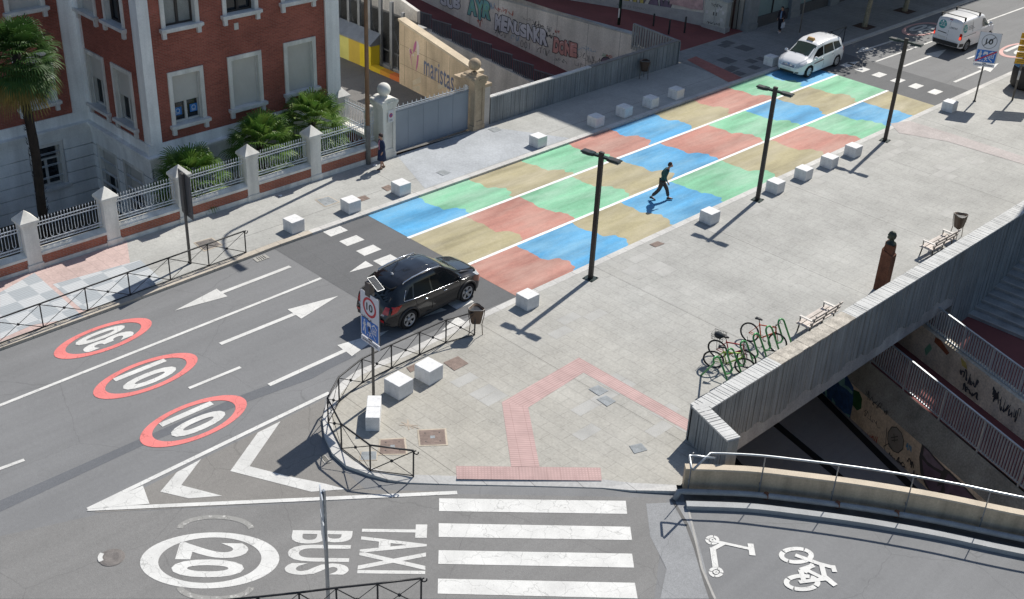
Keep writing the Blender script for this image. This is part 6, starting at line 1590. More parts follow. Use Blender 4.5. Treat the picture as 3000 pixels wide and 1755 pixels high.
def bicycle(name, label, loc, rz, lean, col, col2=None, basket=False):
    t = thing(name, label, 'bicycle', (0,0,0), 0, 'bicycles leaning on the green stand')
    fm = mat('bike_'+label.split()[0], col, .35, .1, 4, 30, .05, 0, .1, .5)
    rw, fwc, wr = Vector((-.52,0,.34)), Vector((.53,0,.34)), .335
    bb, seat, head, hlow = Vector((-.08,0,.29)), Vector((-.24,0,.80)), Vector((.36,0,.86)), Vector((.40,0,.70))
    m = MB()
    for a, b, r in ((bb,seat,.022),(seat+Vector((0.02,0,-.06)),head,.023),(bb,hlow,.026),(head,hlow,.026)): m.tube([a,b], r, 8)
    for s in (-1,1):
        m.tube([bb+Vector((0,s*.03,0)), rw+Vector((0,s*.06,0))], .011, 6); m.tube([seat+Vector((.02,s*.02,-.06)), rw+Vector((0,s*.06,0))], .010, 6)
    m.build('frame', fm, t)
    m = MB()
    for s in (-1,1): m.tube([hlow+Vector((0,s*.04,0)), hlow+Vector((.03,s*.055,-.08)), fwc+Vector((0,s*.055,0))], .014, 6)
    m.build('fork', mat('bike2_'+label.split()[0], col2 or col, .4), t)
    for c in (rw, fwc):
        m = MB(); m.tube([c+Vector((wr*math.cos(a),0,wr*math.sin(a))) for a in [2*PI*j/32 for j in range(32)]], .026, 6, closed=True); w_ = m.build('wheel', M_TYRE, t)
        m = MB(); m.tube([c+Vector(((wr-.03)*math.cos(a),0,(wr-.03)*math.sin(a))) for a in [2*PI*j/32 for j in range(32)]], .010, 5, closed=True)
        for j in range(14): a = 2*PI*j/14; m.tube([c+Vector((0,.02*(-1)**j,0)), c+Vector(((wr-.03)*math.cos(a),0,(wr-.03)*math.sin(a)))], .0022, 3, cap=False)
        m.tube([c+Vector((0,-.04,0)), c+Vector((0,.04,0))], .022, 8); m.build('rim', M_SPOKE, w_)
    m = MB(); m.tube([seat, seat+Vector((-.03,0,.12))], .014, 6); m.build('seat_post', M_DARKM, t)
    m = MB(); s0 = seat+Vector((-.04,0,.14)); m.add([s0+Vector(p) for p in ((-.13,-.075,.02),(-.13,.075,.02),(0,.055,.03),(.13,.02,.02),(.13,-.02,.02),(0,-.055,.03),(-.12,-.06,-.03),(-.12,.06,-.03),(.12,.015,-.015),(.12,-.015,-.015))], [(0,5,2,1),(5,4,3,2),(6,7,8,9),(0,1,7,6),(1,2,3,8,7),(3,4,9,8),(4,5,0,6,9)], True); m.build('saddle', plain('saddle_black', (.015,.015,.017), .45), t)
    m = MB(); m.tube([head, head+Vector((-.02,0,.10)), head+Vector((.05,0,.13))], .014, 6); hb = head+Vector((.05,0,.13)); m.tube([hb+Vector((-.06,-.30,.02)), hb+Vector((.0,-.2,.01)), hb, hb+Vector((0,.2,.01)), hb+Vector((-.06,.30,.02))], .013, 6)
    for s in (-1,1): m.tube([hb+Vector((-.0,s*.18,.0)), hb+Vector((.08,s*.22,-.03))], .007, 5)
    m.build('handlebar', M_DARKM, t)
    m = MB(); m.tube([bb+Vector((.09*math.cos(a),.04,.09*math.sin(a))) for a in [2*PI*j/20 for j in range(20)]], .008, 5, closed=True); m.tube([bb+Vector((0,-.06,0)), bb+Vector((0,.06,0))], .02, 8)
    for s in (-1,1): e = bb+Vector((.11*s,.07*s,-.12*s)); m.tube([bb+Vector((0,.06*s,0)), e], .010, 5); m.obox(e+Vector((0,.05*s,0)), .09, .08, .02)
    m.build('crankset', M_DARKM, t)
    if basket:
        m = MB(); c = rw+Vector((.0,0,.46))
        for z in (0,.10,.2): m.tube([c+Vector((x*(1+z*.3),y*(1+z*.3),z)) for x, y in ((-.2,-.15),(.2,-.15),(.2,.15),(-.2,.15))], .008, 5, closed=True)
        for k in range(8):
            x = -.2+.4*k/7
            for s in (-1,1): m.tube([c+Vector((x,s*.15,0)), c+Vector((x*1.06,s*.16,.2))], .006, 4)
        m.tube([rw+Vector((0,.08,0)), c+Vector((0,.12,0))], .008, 5); m.tube([rw+Vector((0,-.08,0)), c+Vector((0,-.12,0))], .008, 5)
        m.build('carrier_basket', M_DARKM, t)
        b = MB(); b.sphere((c.x,c.y,c.z+.12), .16, 10, (1.1,.85,.75)); b.build('bag', mat('bag_dark', (.03,.035,.04), .8, .5, 8), t)
    t.location = loc; t.rotation_euler = (lean, 0, rz); return t
def park(label, rear, front, lean, *a, **k):
    r, f = D(*rear, ZW), D(*front, ZW); d = (f-r); m_ = (r+f)/2; bicycle('bicycle', label, (m_.x, m_.y, ZW), math.atan2(d.y, d.x), lean, *a, **k)
park('orange slim bicycle standing apart at the far end of the green stand', (1838,838), (1910,866), R(-5), (.70,.12,.05))
park('red bicycle with black rear basket at the near end of the green stand', (1765,879), (1832,903), R(6), (.45,.04,.04), basket=True)
park('lime green bicycle threaded through the near loops of the green stand', (1757,904), (1826,920), R(9), (.36,.52,.08), (.03,.03,.03))
# ------------------------------------------------------------------ vehicles
def interp(tab, y):
    if y <= tab[0][0]: return tab[0][1]
    for (a, va), (b, vb) in zip(tab[:-1], tab[1:]):
        if y <= b: return va+(vb-va)*(y-a)/(b-a)
    return tab[-1][1]
def soft(tab, y, w):
    return sum(interp(tab, y+w*k/3) for k in range(-3,4))/7
def cr1(pts, n):
    out = []
    for i in range(len(pts)-1):
        p0, p1, p2, p3 = pts[max(i-1,0)], pts[i], pts[i+1], pts[min(i+2,len(pts)-1)]
        for q in range(n):
            t = q/n; out.append(tuple(.5*(2*p1[j]+(p2[j]-p0[j])*t+(2*p0[j]-5*p1[j]+4*p2[j]-p3[j])*t*t+(3*p1[j]-p0[j]-3*p2[j]+p3[j])*t**3) for j in (0,1)))
    return out+[pts[-1]]
class Car:
    def __init__(s, name, label, spec, paint_m, cat='car'):
        s.sp = spec; s.t = thing(name, label, cat, (0,0,0)); s.paint = paint_m
        s.y0, s.y1 = spec['top'][0][0], spec['top'][-1][0]; s.cache = {}
        s.sec_n = 6
    def sec(s, y):
        k = round(y, 4)
        if k in s.cache: return s.cache[k]
        sp = s.sp; zt = soft(sp['top'], y, .07); zs = min(soft(sp['sh'], y, .10), zt-.02); hw = soft(sp['hw'], y, .10); ht = min(soft(sp['ht'], y, .10), hw); zl = soft(sp['low'], y, .05)
        dr = min(.13, (zt-zs)*.5); m_ = zl+.5*(zs-zl)
        pts = [(0,zl),(hw*.86,zl),(hw*.965,zl+.07),(hw*.995,m_),(hw*.985,zs-.04),(hw*.965,zs),(ht+(hw*.955-ht)*.45,zs+(zt-dr-zs)*.55),(ht,zt-dr),(ht*.86,zt-dr*.35),(ht*.45,zt-.012),(0,zt)]
        q = cr1(pts, s.sec_n); q = [(max(0,a),b) for a, b in q]
        s.cache[k] = q; return q
    def side_x(s, y, z):
        q = s.sec(y); best = 0
        for (xa,za),(xb,zb) in zip(q[:-1], q[1:]):
            if min(za,zb)-1e-9 <= z <= max(za,zb)+1e-9 and abs(zb-za) > 1e-6:
                best = max(best, xa+(xb-xa)*(z-za)/(zb-za))
        return best
    def top_z(s, y, x):
        q = s.sec(y); x = abs(x); best = -1
        for (xa,za),(xb,zb) in zip(q[:-1], q[1:]):
            if min(xa,xb) <= x <= max(xa,xb) and abs(xb-xa) > 1e-6: best = max(best, za+(zb-za)*(x-xa)/(xb-xa))
        return best
    def end_y(s, x, z, end):
        # first station from the end whose section covers (x, z)
        n = 160; a = s.y0 if end < 0 else s.y1; L = (s.y1-s.y0)*.45
        prev = a
        for i in range(n):
            y = a - end*L*i/n
            q = s.sec(y); zl = q[0][1]
            if s.top_z(y, x) >= z and s.side_x(y, max(z, zl+.005)) >= abs(x)-1e-4: return y
        return a - end*L
    def body(s, wheels, rw, nst=120):
        ys = [s.y0+(s.y1-s.y0)*(.5-.5*math.cos(PI*i/nst)) if False else s.y0+(s.y1-s.y0)*i/nst for i in range(nst+1)]
        ys = sorted(set(ys+[s.y0+.01, s.y0+.025, s.y1-.01, s.y1-.025]))
        m = MB(); k = len(s.sec(0)); vs = []
        for y in ys:
            q = s.sec(y); vs += [(a,y,b) for a,b in q]+[(-a,y,b) for a,b in q[-2:0:-1]]
        K2 = 2*k-2; fs = []
        for i in range(len(ys)-1):
            for j in range(K2):
                a, b, c, d = i*K2+j, i*K2+(j+1)%K2, (i+1)*K2+(j+1)%K2, (i+1)*K2+j
                cy = (vs[a][1]+vs[d][1])/2; cz = (vs[a][2]+vs[b][2]+vs[c][2]+vs[d][2])/4; cx = abs(vs[a][0]+vs[b][0])/2
                if cx > .45 and any((cy-wy)**2+(cz-wz)**2 < rw*rw for wy, wz in wheels): continue
                fs.append((a,b,c,d))
        m.add(vs, fs, True)
        n = len(ys); m.f.append(tuple(range(K2-1,-1,-1))); m.m.append(0); m.sm.append(True); m.f.append(tuple((n-1)*K2+j for j in range(K2))); m.m.append(0); m.sm.append(True)
        s.bodyo = m.build('body', s.paint, s.t)
        for wy, wz in wheels:
            for sg in (-1,1):
                m = MB(); xs = [sg*.45, sg*(s.side_x(wy, wz+rw)-.015)]
                vs = [(x, wy+rw*1.0*math.cos(a), wz+rw*1.0*math.sin(a)) for x in xs for a in [PI*j/16-.25 for j in range(20)]]
                m.add(vs, [(j,j+1,20+j+1,20+j) for j in range(19)], True); m.add([(sg*.45, wy, wz-.1)]+vs[:20], [(0,j+1,j+2) for j in range(19)])
                m.build('wheel_arch', M_DARKM, s.t)
                if s.sp.get('lip'):
                    m = MB(); P = []
                    for j in range(22):
                        a = -.22+(PI+.44)*j/21; yy, zz = wy+(rw+.01)*math.cos(a), wz+(rw+.01)*math.sin(a); P.append((sg*(s.side_x(yy, max(zz,.3))+.004), yy, zz))
                    m.tube(P, s.sp['lip'], 6); m.build('arch_trim', s.sp['lipm'], s.t)
    def patch(s, name, m_, cs, nu=10, nv=6, off=.006, side=0, end=0, parent=None, both=False):
        # bilinear patch: side -> corners (y,z); end -> corners (x,z); else corners (y,x) on top
        for sg in ((-1,1) if both else (side or 1,)):
            mb = MB(); vs = []
            for j in range(nv+1):
                for i in range(nu+1):
                    u, v = i/nu, j/nv; p = [cs[0][k]*(1-u)*(1-v)+cs[1][k]*u*(1-v)+cs[2][k]*u*v+cs[3][k]*(1-u)*v for k in (0,1)]
                    if side: vs.append((sg*(s.side_x(p[0],p[1])+off), p[0], p[1]))
                    elif end: x = p[0]*(sg if both else 1); vs.append((x, s.end_y(x,p[1],end)+end*off, p[1]))
                    else: x = p[1]*(sg if both else 1); vs.append((x, p[0], s.top_z(p[0],x)+off))
            mb.add(vs, [(j*(nu+1)+i, j*(nu+1)+i+1, (j+1)*(nu+1)+i+1, (j+1)*(nu+1)+i) for j in range(nv) for i in range(nu)], True)
            o = mb.build(name, m_, parent or s.t)
        return o
    def strip(s, name, m_, pts, w_, off=.008, sides=(-1,1), parent=None, lift=.004):
        for sg in sides:
            mb = MB(); P = [Vector((sg*(s.side_x(y,z)+off), y, z)) for y, z in pts]; mb.tube(P, w_, 5); mb.build(name, m_, parent or s.t)
def wheel_set(car, wheels, R_, xo, wd=.21, spokes=5, rimm=None, hub=None):
    for wy, wz in wheels:
        for sg in (-1,1):
            x1 = sg*xo; x0 = sg*(xo-wd); xm = (x0+x1)/2
            m = MB(); m.lathe((xm,wy,wz), [(R_*.70,-wd/2),(R_*.93,-wd/2),(R_,-wd*.36),(R_,wd*.36),(R_*.93,wd/2),(R_*.70,wd/2),(R_*.68,wd*.3),(R_*.68,-wd*.3),(R_*.70,-wd/2)], 32, 'X'); w_ = m.build('wheel', M_TYRE, car.t)
            m = MB(); xf = x1-sg*.015
            m.lathe((xf,wy,wz), [(R_*.60,-.012),(R_*.70,-.012),(R_*.71,.010),(R_*.62,.012),(R_*.60,-.012)], 32, 'X')
            m.lathe((xf-sg*.02,wy,wz), [(.0,.0),(.075,.0),(.075,.02),(0,.025)], 14, 'X')
            for k in range(spokes):
                a = 2*PI*k/spokes+.3; d = Vector((0,math.cos(a),math.sin(a))); t_ = Vector((0,-d.z,d.y)); c = Vector((xf,wy,wz))
                vs = [c+d*.05+t_*.035, c+d*.05-t_*.035, c+d*R_*.64-t_*.065, c+d*R_*.64+t_*.065]; vs = [v+Vector((-sg*.03,0,0)) for v in vs[:2]]+vs[2:]
                bk_ = [v-Vector((sg*.03,0,0)) for v in vs]; m.add(vs+bk_, [(0,1,2,3),(7,6,5,4),(0,4,5,1),(1,5,6,2),(2,6,7,3),(3,7,4,0)])
            m.build('rim', rimm or M_ALLOY, w_)
            m = MB(); m.lathe((x1-sg*.09,wy,wz), [(0,0),(R_*.66,0)], 24, 'X'); m.build('brake', M_DARKM, w_)
M_ALLOY = mat('alloy', (.45,.46,.48), .35, .06, 3, 30, .03, 0, .7, .5)
M_CHROME = plain('chrome', (.75,.76,.78), .12, 1.0)
M_CGLASS = plain('car_glass', (.006,.008,.010), .08, 0, .12)
M_CGLASSG = plain('car_glass_green', (.03,.045,.04), .05, 0, .5)
M_TRIM = plain('black_trim', (.018,.018,.019), .5)
M_TAIL = plain('tail_red', (.42,.012,.012), .2, 0, .6, coat=.4); M_TAILC = plain('tail_clear', (.45,.38,.36), .2)
M_HEAD = plain('headlamp', (.55,.58,.60), .08, .2, .8, coat=.5)
M_PLATE = plain('number_plate', (.62,.62,.60), .5); M_SEAM = plain('panel_seam', (.03,.03,.03), .7)
M_PAINTK = mat('paint_black_brown', (.005,.0055,.007), .16, .05, 2, 200, .1, 0, .0, .4, coat=.55)
M_PAINTW = mat('paint_white', (.74,.745,.76), .3, .03, 1, 60, .02, 0, 0, .5, coat=.7)

# --- black compact off-roader, nose towards +Y
k = 1.088
spec = dict(top=[(-2.33,.62),(-2.27,.98),(-2.16,1.10),(-1.98,1.40),(-1.74,1.66),(-1.35,1.755),(-.6,1.80),(.0,1.79),(.42,1.73),(1.22,1.235),(1.4,1.20),(1.95,1.08),(2.16,.98),(2.28,.80),(2.33,.62)],
    sh=[(-2.33,.55),(-2.2,.95),(-1.9,1.12),(-.8,1.09),(.9,1.02),(1.5,.99),(2.0,.90),(2.25,.72),(2.33,.55)],
    hw=[(-2.33,.72),(-2.22,.84),(-1.9,.925),(-1.2,.955),(1.2,.955),(1.7,.93),(2.05,.85),(2.25,.70),(2.33,.58)],
    ht=[(-2.33,.60),(-2.1,.66),(-1.8,.64),(-1.2,.68),(0,.71),(.5,.68),(1.25,.74),(1.7,.74),(2.1,.62),(2.33,.45)],
    low=[(-2.33,.45),(-2.1,.30),(-1.5,.26),(1.5,.26),(2.1,.28),(2.33,.40)], lip=.045, lipm=M_TRIM)
c = Car('parked_car', 'shiny black brown compact off-roader with silver roof rails driving onto the painted street', spec, M_PAINTK)
WH = [(-1.39,.37),(1.39,.37)]; c.body(WH, .44); wheel_set(c, WH, .365, .945, .23)
c.patch('window', M_CGLASS, [(-1.15,1.13),(-.35,1.10),(-.36,1.56),(-1.02,1.56)], side=1, both=True)
c.patch('window', M_CGLASS, [(-.28,1.10),(.98,1.06),(.42,1.545),(-.28,1.57)], side=1, both=True)
c.patch('window', M_CGLASS, [(-1.55,1.17),(-1.22,1.14),(-1.10,1.50),(-1.22,1.48)], side=1, both=True)
c.patch('windscreen', M_CGLASSG, [(.50,-.62),(1.16,-.70),(1.16,.70),(.50,.62)], 14, 12)
c.patch('rear_window', M_CGLASS, [(-.58,1.16),(.58,1.16),(.50,1.56),(-.50,1.56)], 14, 8, end=-1)
c.strip('window_chrome', M_CHROME, [(-1.60,1.15),(-1.15,1.105),(-.3,1.07),(.5,1.045),(1.02,1.03)], .010)
c.strip('rear_chrome', M_CHROME, [(-1.60,1.15),(-1.50,1.32),(-1.40,1.45)], .010)
c.strip('door_seam', M_SEAM, [(-.32,1.06),(-.33,.6),(-.33,.42)], .006); c.strip('door_seam', M_SEAM, [(1.02,1.0),(.98,.6),(.92,.42)], .006); c.strip('door_seam', M_SEAM, [(-1.12,1.08),(-1.05,.85)], .006)
c.strip('sill_trim', M_TRIM, [(-.92,.33),(0,.33),(.92,.33)], .07, off=-.03)
for y in (-.62, .28): c.strip('door_handle', M_CHROME, [(y-.09,.93),(y+.09,.925)], .017, off=.02)
c.patch('tail_lamp', M_TAIL, [(-2.17,.80),(-1.95,.86),(-1.72,1.08),(-2.08,1.06)], 8, 6, side=1, both=True, off=.012)
c.patch('tail_lamp_rear', M_TAIL, [(.55,.78),(.80,.80),(.76,1.02),(.60,1.04)], 6, 5, end=-1, both=True, off=.012)
c.patch('reversing_lamp', M_TAILC, [(.50,.72),(.66,.74),(.64,.80),(.54,.80)], 4, 3, end=-1, both=True, off=.016)
c.patch('lower_bumper', M_TRIM, [(-.78,.36),(.78,.36),(.80,.56),(-.80,.56)], 14, 4, end=-1, off=.012)
c.patch('reflector', M_TAIL, [(.52,.50),(.70,.50),(.70,.58),(.52,.58)], 3, 2, end=-1, both=True, off=.02)
c.patch('skid_plate', M_ALLOY, [(-.38,.40),(.38,.40),(.44,.50),(-.44,.50)], 8, 2, end=-1, off=.022)
c.patch('number_plate', M_PLATE, [(-.27,.80),(.27,.80),(.27,.91),(-.27,.91)], 4, 2, end=-1, off=.02)
c.patch('plate_recess', M_TRIM, [(-.36,.74),(.36,.74),(.40,.96),(-.40,.96)], 8, 3, end=-1, off=.010)
c.patch('headlamp', M_HEAD, [(1.92,.88),(2.20,.80),(2.14,.92),(1.78,1.00)], 6, 4, side=1, both=True, off=.010)
c.patch('grille', M_TRIM, [(-.45,.58),(.45,.58),(.45,.84),(-.45,.84)], 8, 4, end=1, off=.01)
for sg in (-1, 1):
    m = MB(); P = [Vector((sg*.64, y, c.top_z(y, .64)+z)) for y, z in ((-1.45,.02),(-1.38,.055),(-1.0,.065),(-.4,.065),(.2,.06),(.30,.02))]; m.tube(P, .022, 6); m.build('roof_rail', M_CHROME, c.t)
    m = MB(); y = .92; x = c.side_x(y,1.1); m.sphere((sg*(x+.13),y,1.13), .11, 12, (1.0,.6,.75)); m.bar((sg*(x-.02),y+.03,1.08),(sg*(x+.08),y,1.10), .04); o = m.build('mirror', M_PAINTK, c.t)
m = MB(); m.add([(-.6,-1.72,1.60),(.6,-1.72,1.60),(.56,-1.95,1.60),(-.56,-1.95,1.60),(-.6,-1.60,1.71),(.6,-1.60,1.71),(.56,-1.93,1.645),(-.56,-1.93,1.645)], [(4,5,6,7),(3,2,1,0),(2,3,7,6),(0,4,7,3),(1,2,6,5)], True); m.build('roof_spoiler', M_PAINTK, c.t)
m = MB(); m.lathe((.0,-1.35,c.top_z(-1.35,0)), [(.05,0),(.03,.05),(0,.06)], 8); m.tube([(0,-1.35,1.79),(0,-1.42,1.86)], .012, 6); m.build('aerial', plain('aerial_grey', (.5,.5,.5), .4), c.t)
for x in (-.34, .34): m = MB(); m.tube([(x,y,c.top_z(y,x)) for y in (-1.4,-1.0,-.5,0,.3)], .008, 4); m.build('roof_crease', M_PAINTK, c.t)
m = MB(); m.tube([(-.3,1.22,1.25),(.28,1.08,1.33)], .01, 4); m.build('wiper', M_TRIM, c.t)
c.t.name = 'parked_car'; c.t['label'] = 'shiny dark off-roader car with silver roof rails beside the zone sign'
c.t.location = (-27.80, 24.2, 0)
c.t.rotation_euler = (0, 0, R(2.0))

# --- white taxi, nose towards -Y
spec = dict(top=[(-2.34,.60),(-2.28,1.0),(-2.20,1.12),(-2.05,1.38),(-1.92,1.60),(-1.5,1.67),(-.7,1.72),(.0,1.71),(.45,1.63),(1.40,1.10),(1.6,1.05),(2.0,.92),(2.2,.80),(2.30,.66),(2.34,.55)],
    sh=[(-2.34,.55),(-2.2,1.0),(-1.8,1.06),(-.8,1.02),(1.0,.93),(1.6,.88),(2.05,.76),(2.27,.60),(2.34,.5)],
    hw=[(-2.34,.70),(-2.2,.83),(-1.8,.91),(-1.0,.93),(1.2,.93),(1.7,.905),(2.05,.80),(2.25,.64),(2.34,.50)],
    ht=[(-2.34,.58),(-2.1,.66),(-1.8,.66),(-1.2,.68),(0,.70),(.5,.66),(1.4,.70),(1.75,.70),(2.1,.56),(2.34,.40)],
    low=[(-2.34,.42),(-2.1,.25),(-1.5,.20),(1.5,.20),(2.1,.22),(2.34,.32)])
c = Car('taxi', 'white taxi with an amber roof sign entering the far end of the painted street', spec, M_PAINTW, 'taxi')
WH = [(-1.44,.33),(1.48,.33)]; c.body(WH, .395); wheel_set(c, WH, .33, .915, .21, 7)
c.patch('window', M_CGLASS, [(-.95,1.07),(.10,1.04),(.02,1.50),(-.9,1.50)], side=1, both=True)
c.patch('window', M_CGLASS, [(.16,1.03),(1.18,.96),(.52,1.40),(.10,1.49)], side=1, both=True)
c.patch('window', M_CGLASS, [(-1.75,1.12),(-1.02,1.08),(-.97,1.50),(-1.62,1.44)], side=1, both=True)
c.patch('windscreen', M_CGLASSG, [(.55,-.60),(1.34,-.70),(1.34,.70),(.55,.60)], 14, 12)
c.patch('rear_window', M_CGLASS, [(-.6,1.12),(.6,1.12),(.52,1.50),(-.52,1.50)], 12, 6, end=-1)
c.strip('door_seam', M_SEAM, [(.13,1.0),(.11,.6),(.11,.32)], .005); c.strip('door_seam', M_SEAM, [(1.16,.92),(1.12,.6),(1.02,.32)], .005); c.strip('door_seam', M_SEAM, [(-1.0,1.04),(-1.02,.7)], .005)
c.patch('door_stripe', plain('stripe_maroon', (.10,.02,.03), .5), [(.16,.74),(1.10,.70),(1.12,.755),(.16,.80)], 12, 2, side=1, both=True, off=.008)
c.strip('sill', M_TRIM, [(-1.0,.22),(0,.22),(1.05,.22)], .02, off=-.02)
for y in (-.75, .32): c.strip('door_handle', M_CHROME, [(y-.09,.90),(y+.09,.89)], .015, off=.018)
c.patch('headlamp', M_HEAD, [(1.86,.80),(2.17,.66),(2.13,.78),(1.62,.93)], 8, 4, side=1, both=True, off=.012)
c.patch('headlamp_front', M_HEAD, [(.42,.60),(.68,.62),(.66,.74),(.48,.74)], 5, 4, end=1, both=True, off=.012)
c.patch('grille', plain('grille_grey', (.22,.22,.24), .4), [(-.40,.60),(.40,.60),(.42,.72),(-.42,.72)], 10, 3, end=1, off=.01)
for z in (.64,.68): c.patch('grille_bar', M_CHROME, [(-.40,z),(.40,z),(.40,z+.012),(-.40,z+.012)], 8, 1, end=1, off=.016)
c.patch('air_intake', M_TRIM, [(-.42,.30),(.42,.30),(.46,.40),(-.46,.40)], 10, 3, end=1, off=.012)
c.patch('fog_lamp', M_TRIM, [(.50,.30),(.66,.32),(.66,.40),(.52,.40)], 4, 3, end=1, both=True, off=.014)
c.patch('number_plate', M_PLATE, [(-.26,.43),(.26,.43),(.26,.53),(-.26,.53)], 4, 2, end=1, off=.02)
c.patch('emblem', M_CHROME, [(-.07,.70),(.07,.70),(.07,.78),(-.07,.78)], 3, 3, end=1, off=.02)
c.patch('tail_lamp', M_TAIL, [(-2.22,.82),(-2.02,.84),(-2.0,1.05),(-2.18,1.05)], 5, 4, side=1, both=True, off=.012)
for sg in (-1,1):
    m = MB(); y = 1.06; x = c.side_x(y,1.0); m.sphere((sg*(x+.13),y,1.04), .115, 12, (1.0,.6,.72)); m.bar((sg*(x-.03),y+.03,.98),(sg*(x+.07),y,1.01), .04); m.build('mirror', M_PAINTW, c.t)
m = MB(); zt = c.top_z(.25,0); m.add([(-.22,.14,zt-.01),(.22,.14,zt-.01),(.22,.36,zt-.02),(-.22,.36,zt-.02),(-.18,.18,zt+.14),(.18,.18,zt+.14),(.18,.30,zt+.13),(-.18,.30,zt+.13)], [(4,5,6,7),(0,1,5,4),(1,2,6,5),(2,3,7,6),(3,0,4,7)]); m.build('taxi_sign', plain('taxi_amber', (.48,.27,.08), .4), c.t)
m = MB(); m.tube([(0,-1.5,c.top_z(-1.5,0)),(0,-1.62,c.top_z(-1.5,0)+.14)], .006, 5); m.build('aerial', M_TRIM, c.t)
m = MB(); m.quad(*[(x, y, c.top_z(y, x)+.004) for x, y in ((-.5,1.22),(.5,1.22),(.4,.98),(-.4,.98))]); m.build('dashboard', plain('dash', (.05,.055,.055), .5), c.t)
m = MB(); m.tube([(-.5,1.38,1.10),(.1,1.25,1.19)], .009, 4); m.tube([(.15,1.38,1.12),(.6,1.20,1.20)], .009, 4); m.build('wiper', M_TRIM, c.t)
c.t.location = (-33.78, 58.06, 0); c.t.rotation_euler = (0,0,PI+R(1.5))

# --- white delivery van, nose towards +Y
spec = dict(top=[(-2.40,.55),(-2.37,1.15),(-2.30,1.78),(-2.15,1.92),(-1.5,1.96),(.0,1.96),(.5,1.90),(1.35,1.30),(1.5,1.24),(2.1,1.08),(2.3,.9),(2.40,.6)],
    sh=[(-2.40,.5),(-2.3,1.15),(-1.5,1.16),(1.2,1.10),(1.8,1.0),(2.2,.85),(2.40,.5)],
    hw=[(-2.40,.84),(-2.3,.90),(-1.8,.935),(1.2,.935),(1.8,.90),(2.2,.76),(2.40,.58)],
    ht=[(-2.40,.76),(-2.2,.78),(-1.5,.80),(.3,.78),(.7,.72),(1.4,.72),(2.0,.70),(2.40,.4)],
    low=[(-2.40,.36),(-2.1,.26),(2.1,.24),(2.40,.32)])
c = Car('delivery_van', 'white delivery van with roof bars and round teal emblems driving away', spec, M_PAINTW, 'van')
WH = [(-1.42,.34),(1.42,.34)]; c.body(WH, .41); wheel_set(c, WH, .34, .92, .22, 5, mat('steel_rim', (.25,.25,.26), .5))
c.patch('window', M_CGLASSG, [(.22,1.20),(1.15,1.16),(.72,1.62),(.22,1.70)], side=1, both=True)
c.patch('windscreen', M_CGLASS, [(.62,-.62),(1.30,-.68),(1.30,.68),(.62,.62)], 12, 10)
c.patch('bumper', M_TRIM, [(-.86,.38),(.86,.38),(.88,.62),(-.88,.62)], 16, 4, end=-1, off=.03)
c.patch('bumper_corner', M_TRIM, [(-2.36,.40),(-1.92,.36),(-1.92,.56),(-2.36,.62)], 6, 3, side=1, both=True, off=.012)
TL = plain('tail_lit', (.75,.05,.02), .3, 0, .5, emit=1.6)
c.patch('tail_lamp', M_TAIL, [(.76,.82),(.885,.82),(.875,1.20),(.77,1.20)], 4, 6, end=-1, both=True, off=.014)
c.patch('brake_lamp', TL, [(.78,.84),(.87,.84),(.87,1.0),(.78,1.0)], 3, 3, end=-1, both=True, off=.020)
c.patch('side_lamp', M_TAIL, [(-2.36,.84),(-2.26,.84),(-2.27,1.18),(-2.33,1.18)], 3, 5, side=1, both=True, off=.012)
c.patch('door_seam', M_SEAM, [(.02,.66),(.032,.66),(.032,1.78),(.02,1.78)], 1, 16, end=-1, off=.008)
c.patch('number_plate', M_PLATE, [(-.55,.74),(-.05,.74),(-.05,.86),(-.55,.86)], 4, 2, end=-1, off=.012)
c.patch('handle_bar', M_TRIM, [(-.62,1.06),(-.05,1.02),(-.05,1.06),(-.62,1.10)], 8, 2, end=-1, off=.016)
c.patch('high_brake_lamp', M_TAIL, [(-.08,1.82),(.10,1.82),(.10,1.86),(-.08,1.86)], 3, 1, end=-1, off=.012)
TEAL = plain('emblem_teal', (.04,.30,.30), .5)
def van_disc(f, cu, cz, r, nm, m_, ro=0, off=.012):
    mb = MB(); n = 24
    vs = [f(cu, cz, off)]+[f(cu+r*math.cos(2*PI*j/n), cz+r*math.sin(2*PI*j/n), off) for j in range(n)]; mb.add(vs, [(0,1+j,1+(j+1)%n) for j in range(n)], True); return mb.build(nm, m_, c.t)
fe = lambda x, z, o: Vector((x, c.end_y(x, z, -1)-o, z)); fs_ = lambda y, z, o: Vector((c.side_x(y,z)+o, y, z))
for f, cu, cz, r in ((fe,-.42,1.50,.25),(fs_,-1.95,1.45,.24)):
    van_disc(f, cu, cz, r, 'emblem', TEAL)
    mb = MB(); sh = text2d('22', 1, .0); x0,x1,y0,y1 = bbox2d(sh); 
    for zz, hh in ((cz+.10,.018),(cz-.10,.018)): mb.quad(f(cu-r*.85,zz,.018),f(cu+r*.85,zz,.018),f(cu+r*.85,zz+hh,.018),f(cu-r*.85,zz+hh,.018))
    fl = 1
    vs = [f(cu+fl*((x-(x0+x1)/2)/(x1-x0))*r*1.2, cz+((y-(y0+y1)/2)/(y1-y0))*r*.55, .018) for x, y in sh[0]]; mb.add(vs, sh[1]); mb.build('emblem_print', M_PAINTW, c.t)
GT = plain('van_print', (.30,.31,.33), .5)
mb = MB()
for k in range(5): mb.quad(*[fe(.10+.09*k+a, 1.36+b, .014) for a, b in ((0,0),(.06,0),(.06,.11),(0,.11))])
mb.build('rear_print', GT, c.t)
mb = MB()
for r_ in range(3): mb.quad(*[fs_(-1.6+a, 1.32+.09*r_+b, .014) for a, b in ((0,0),(.8-.15*r_,0),(.8-.15*r_,.035),(0,.035))])
mb.build('side_print', GT, c.t)
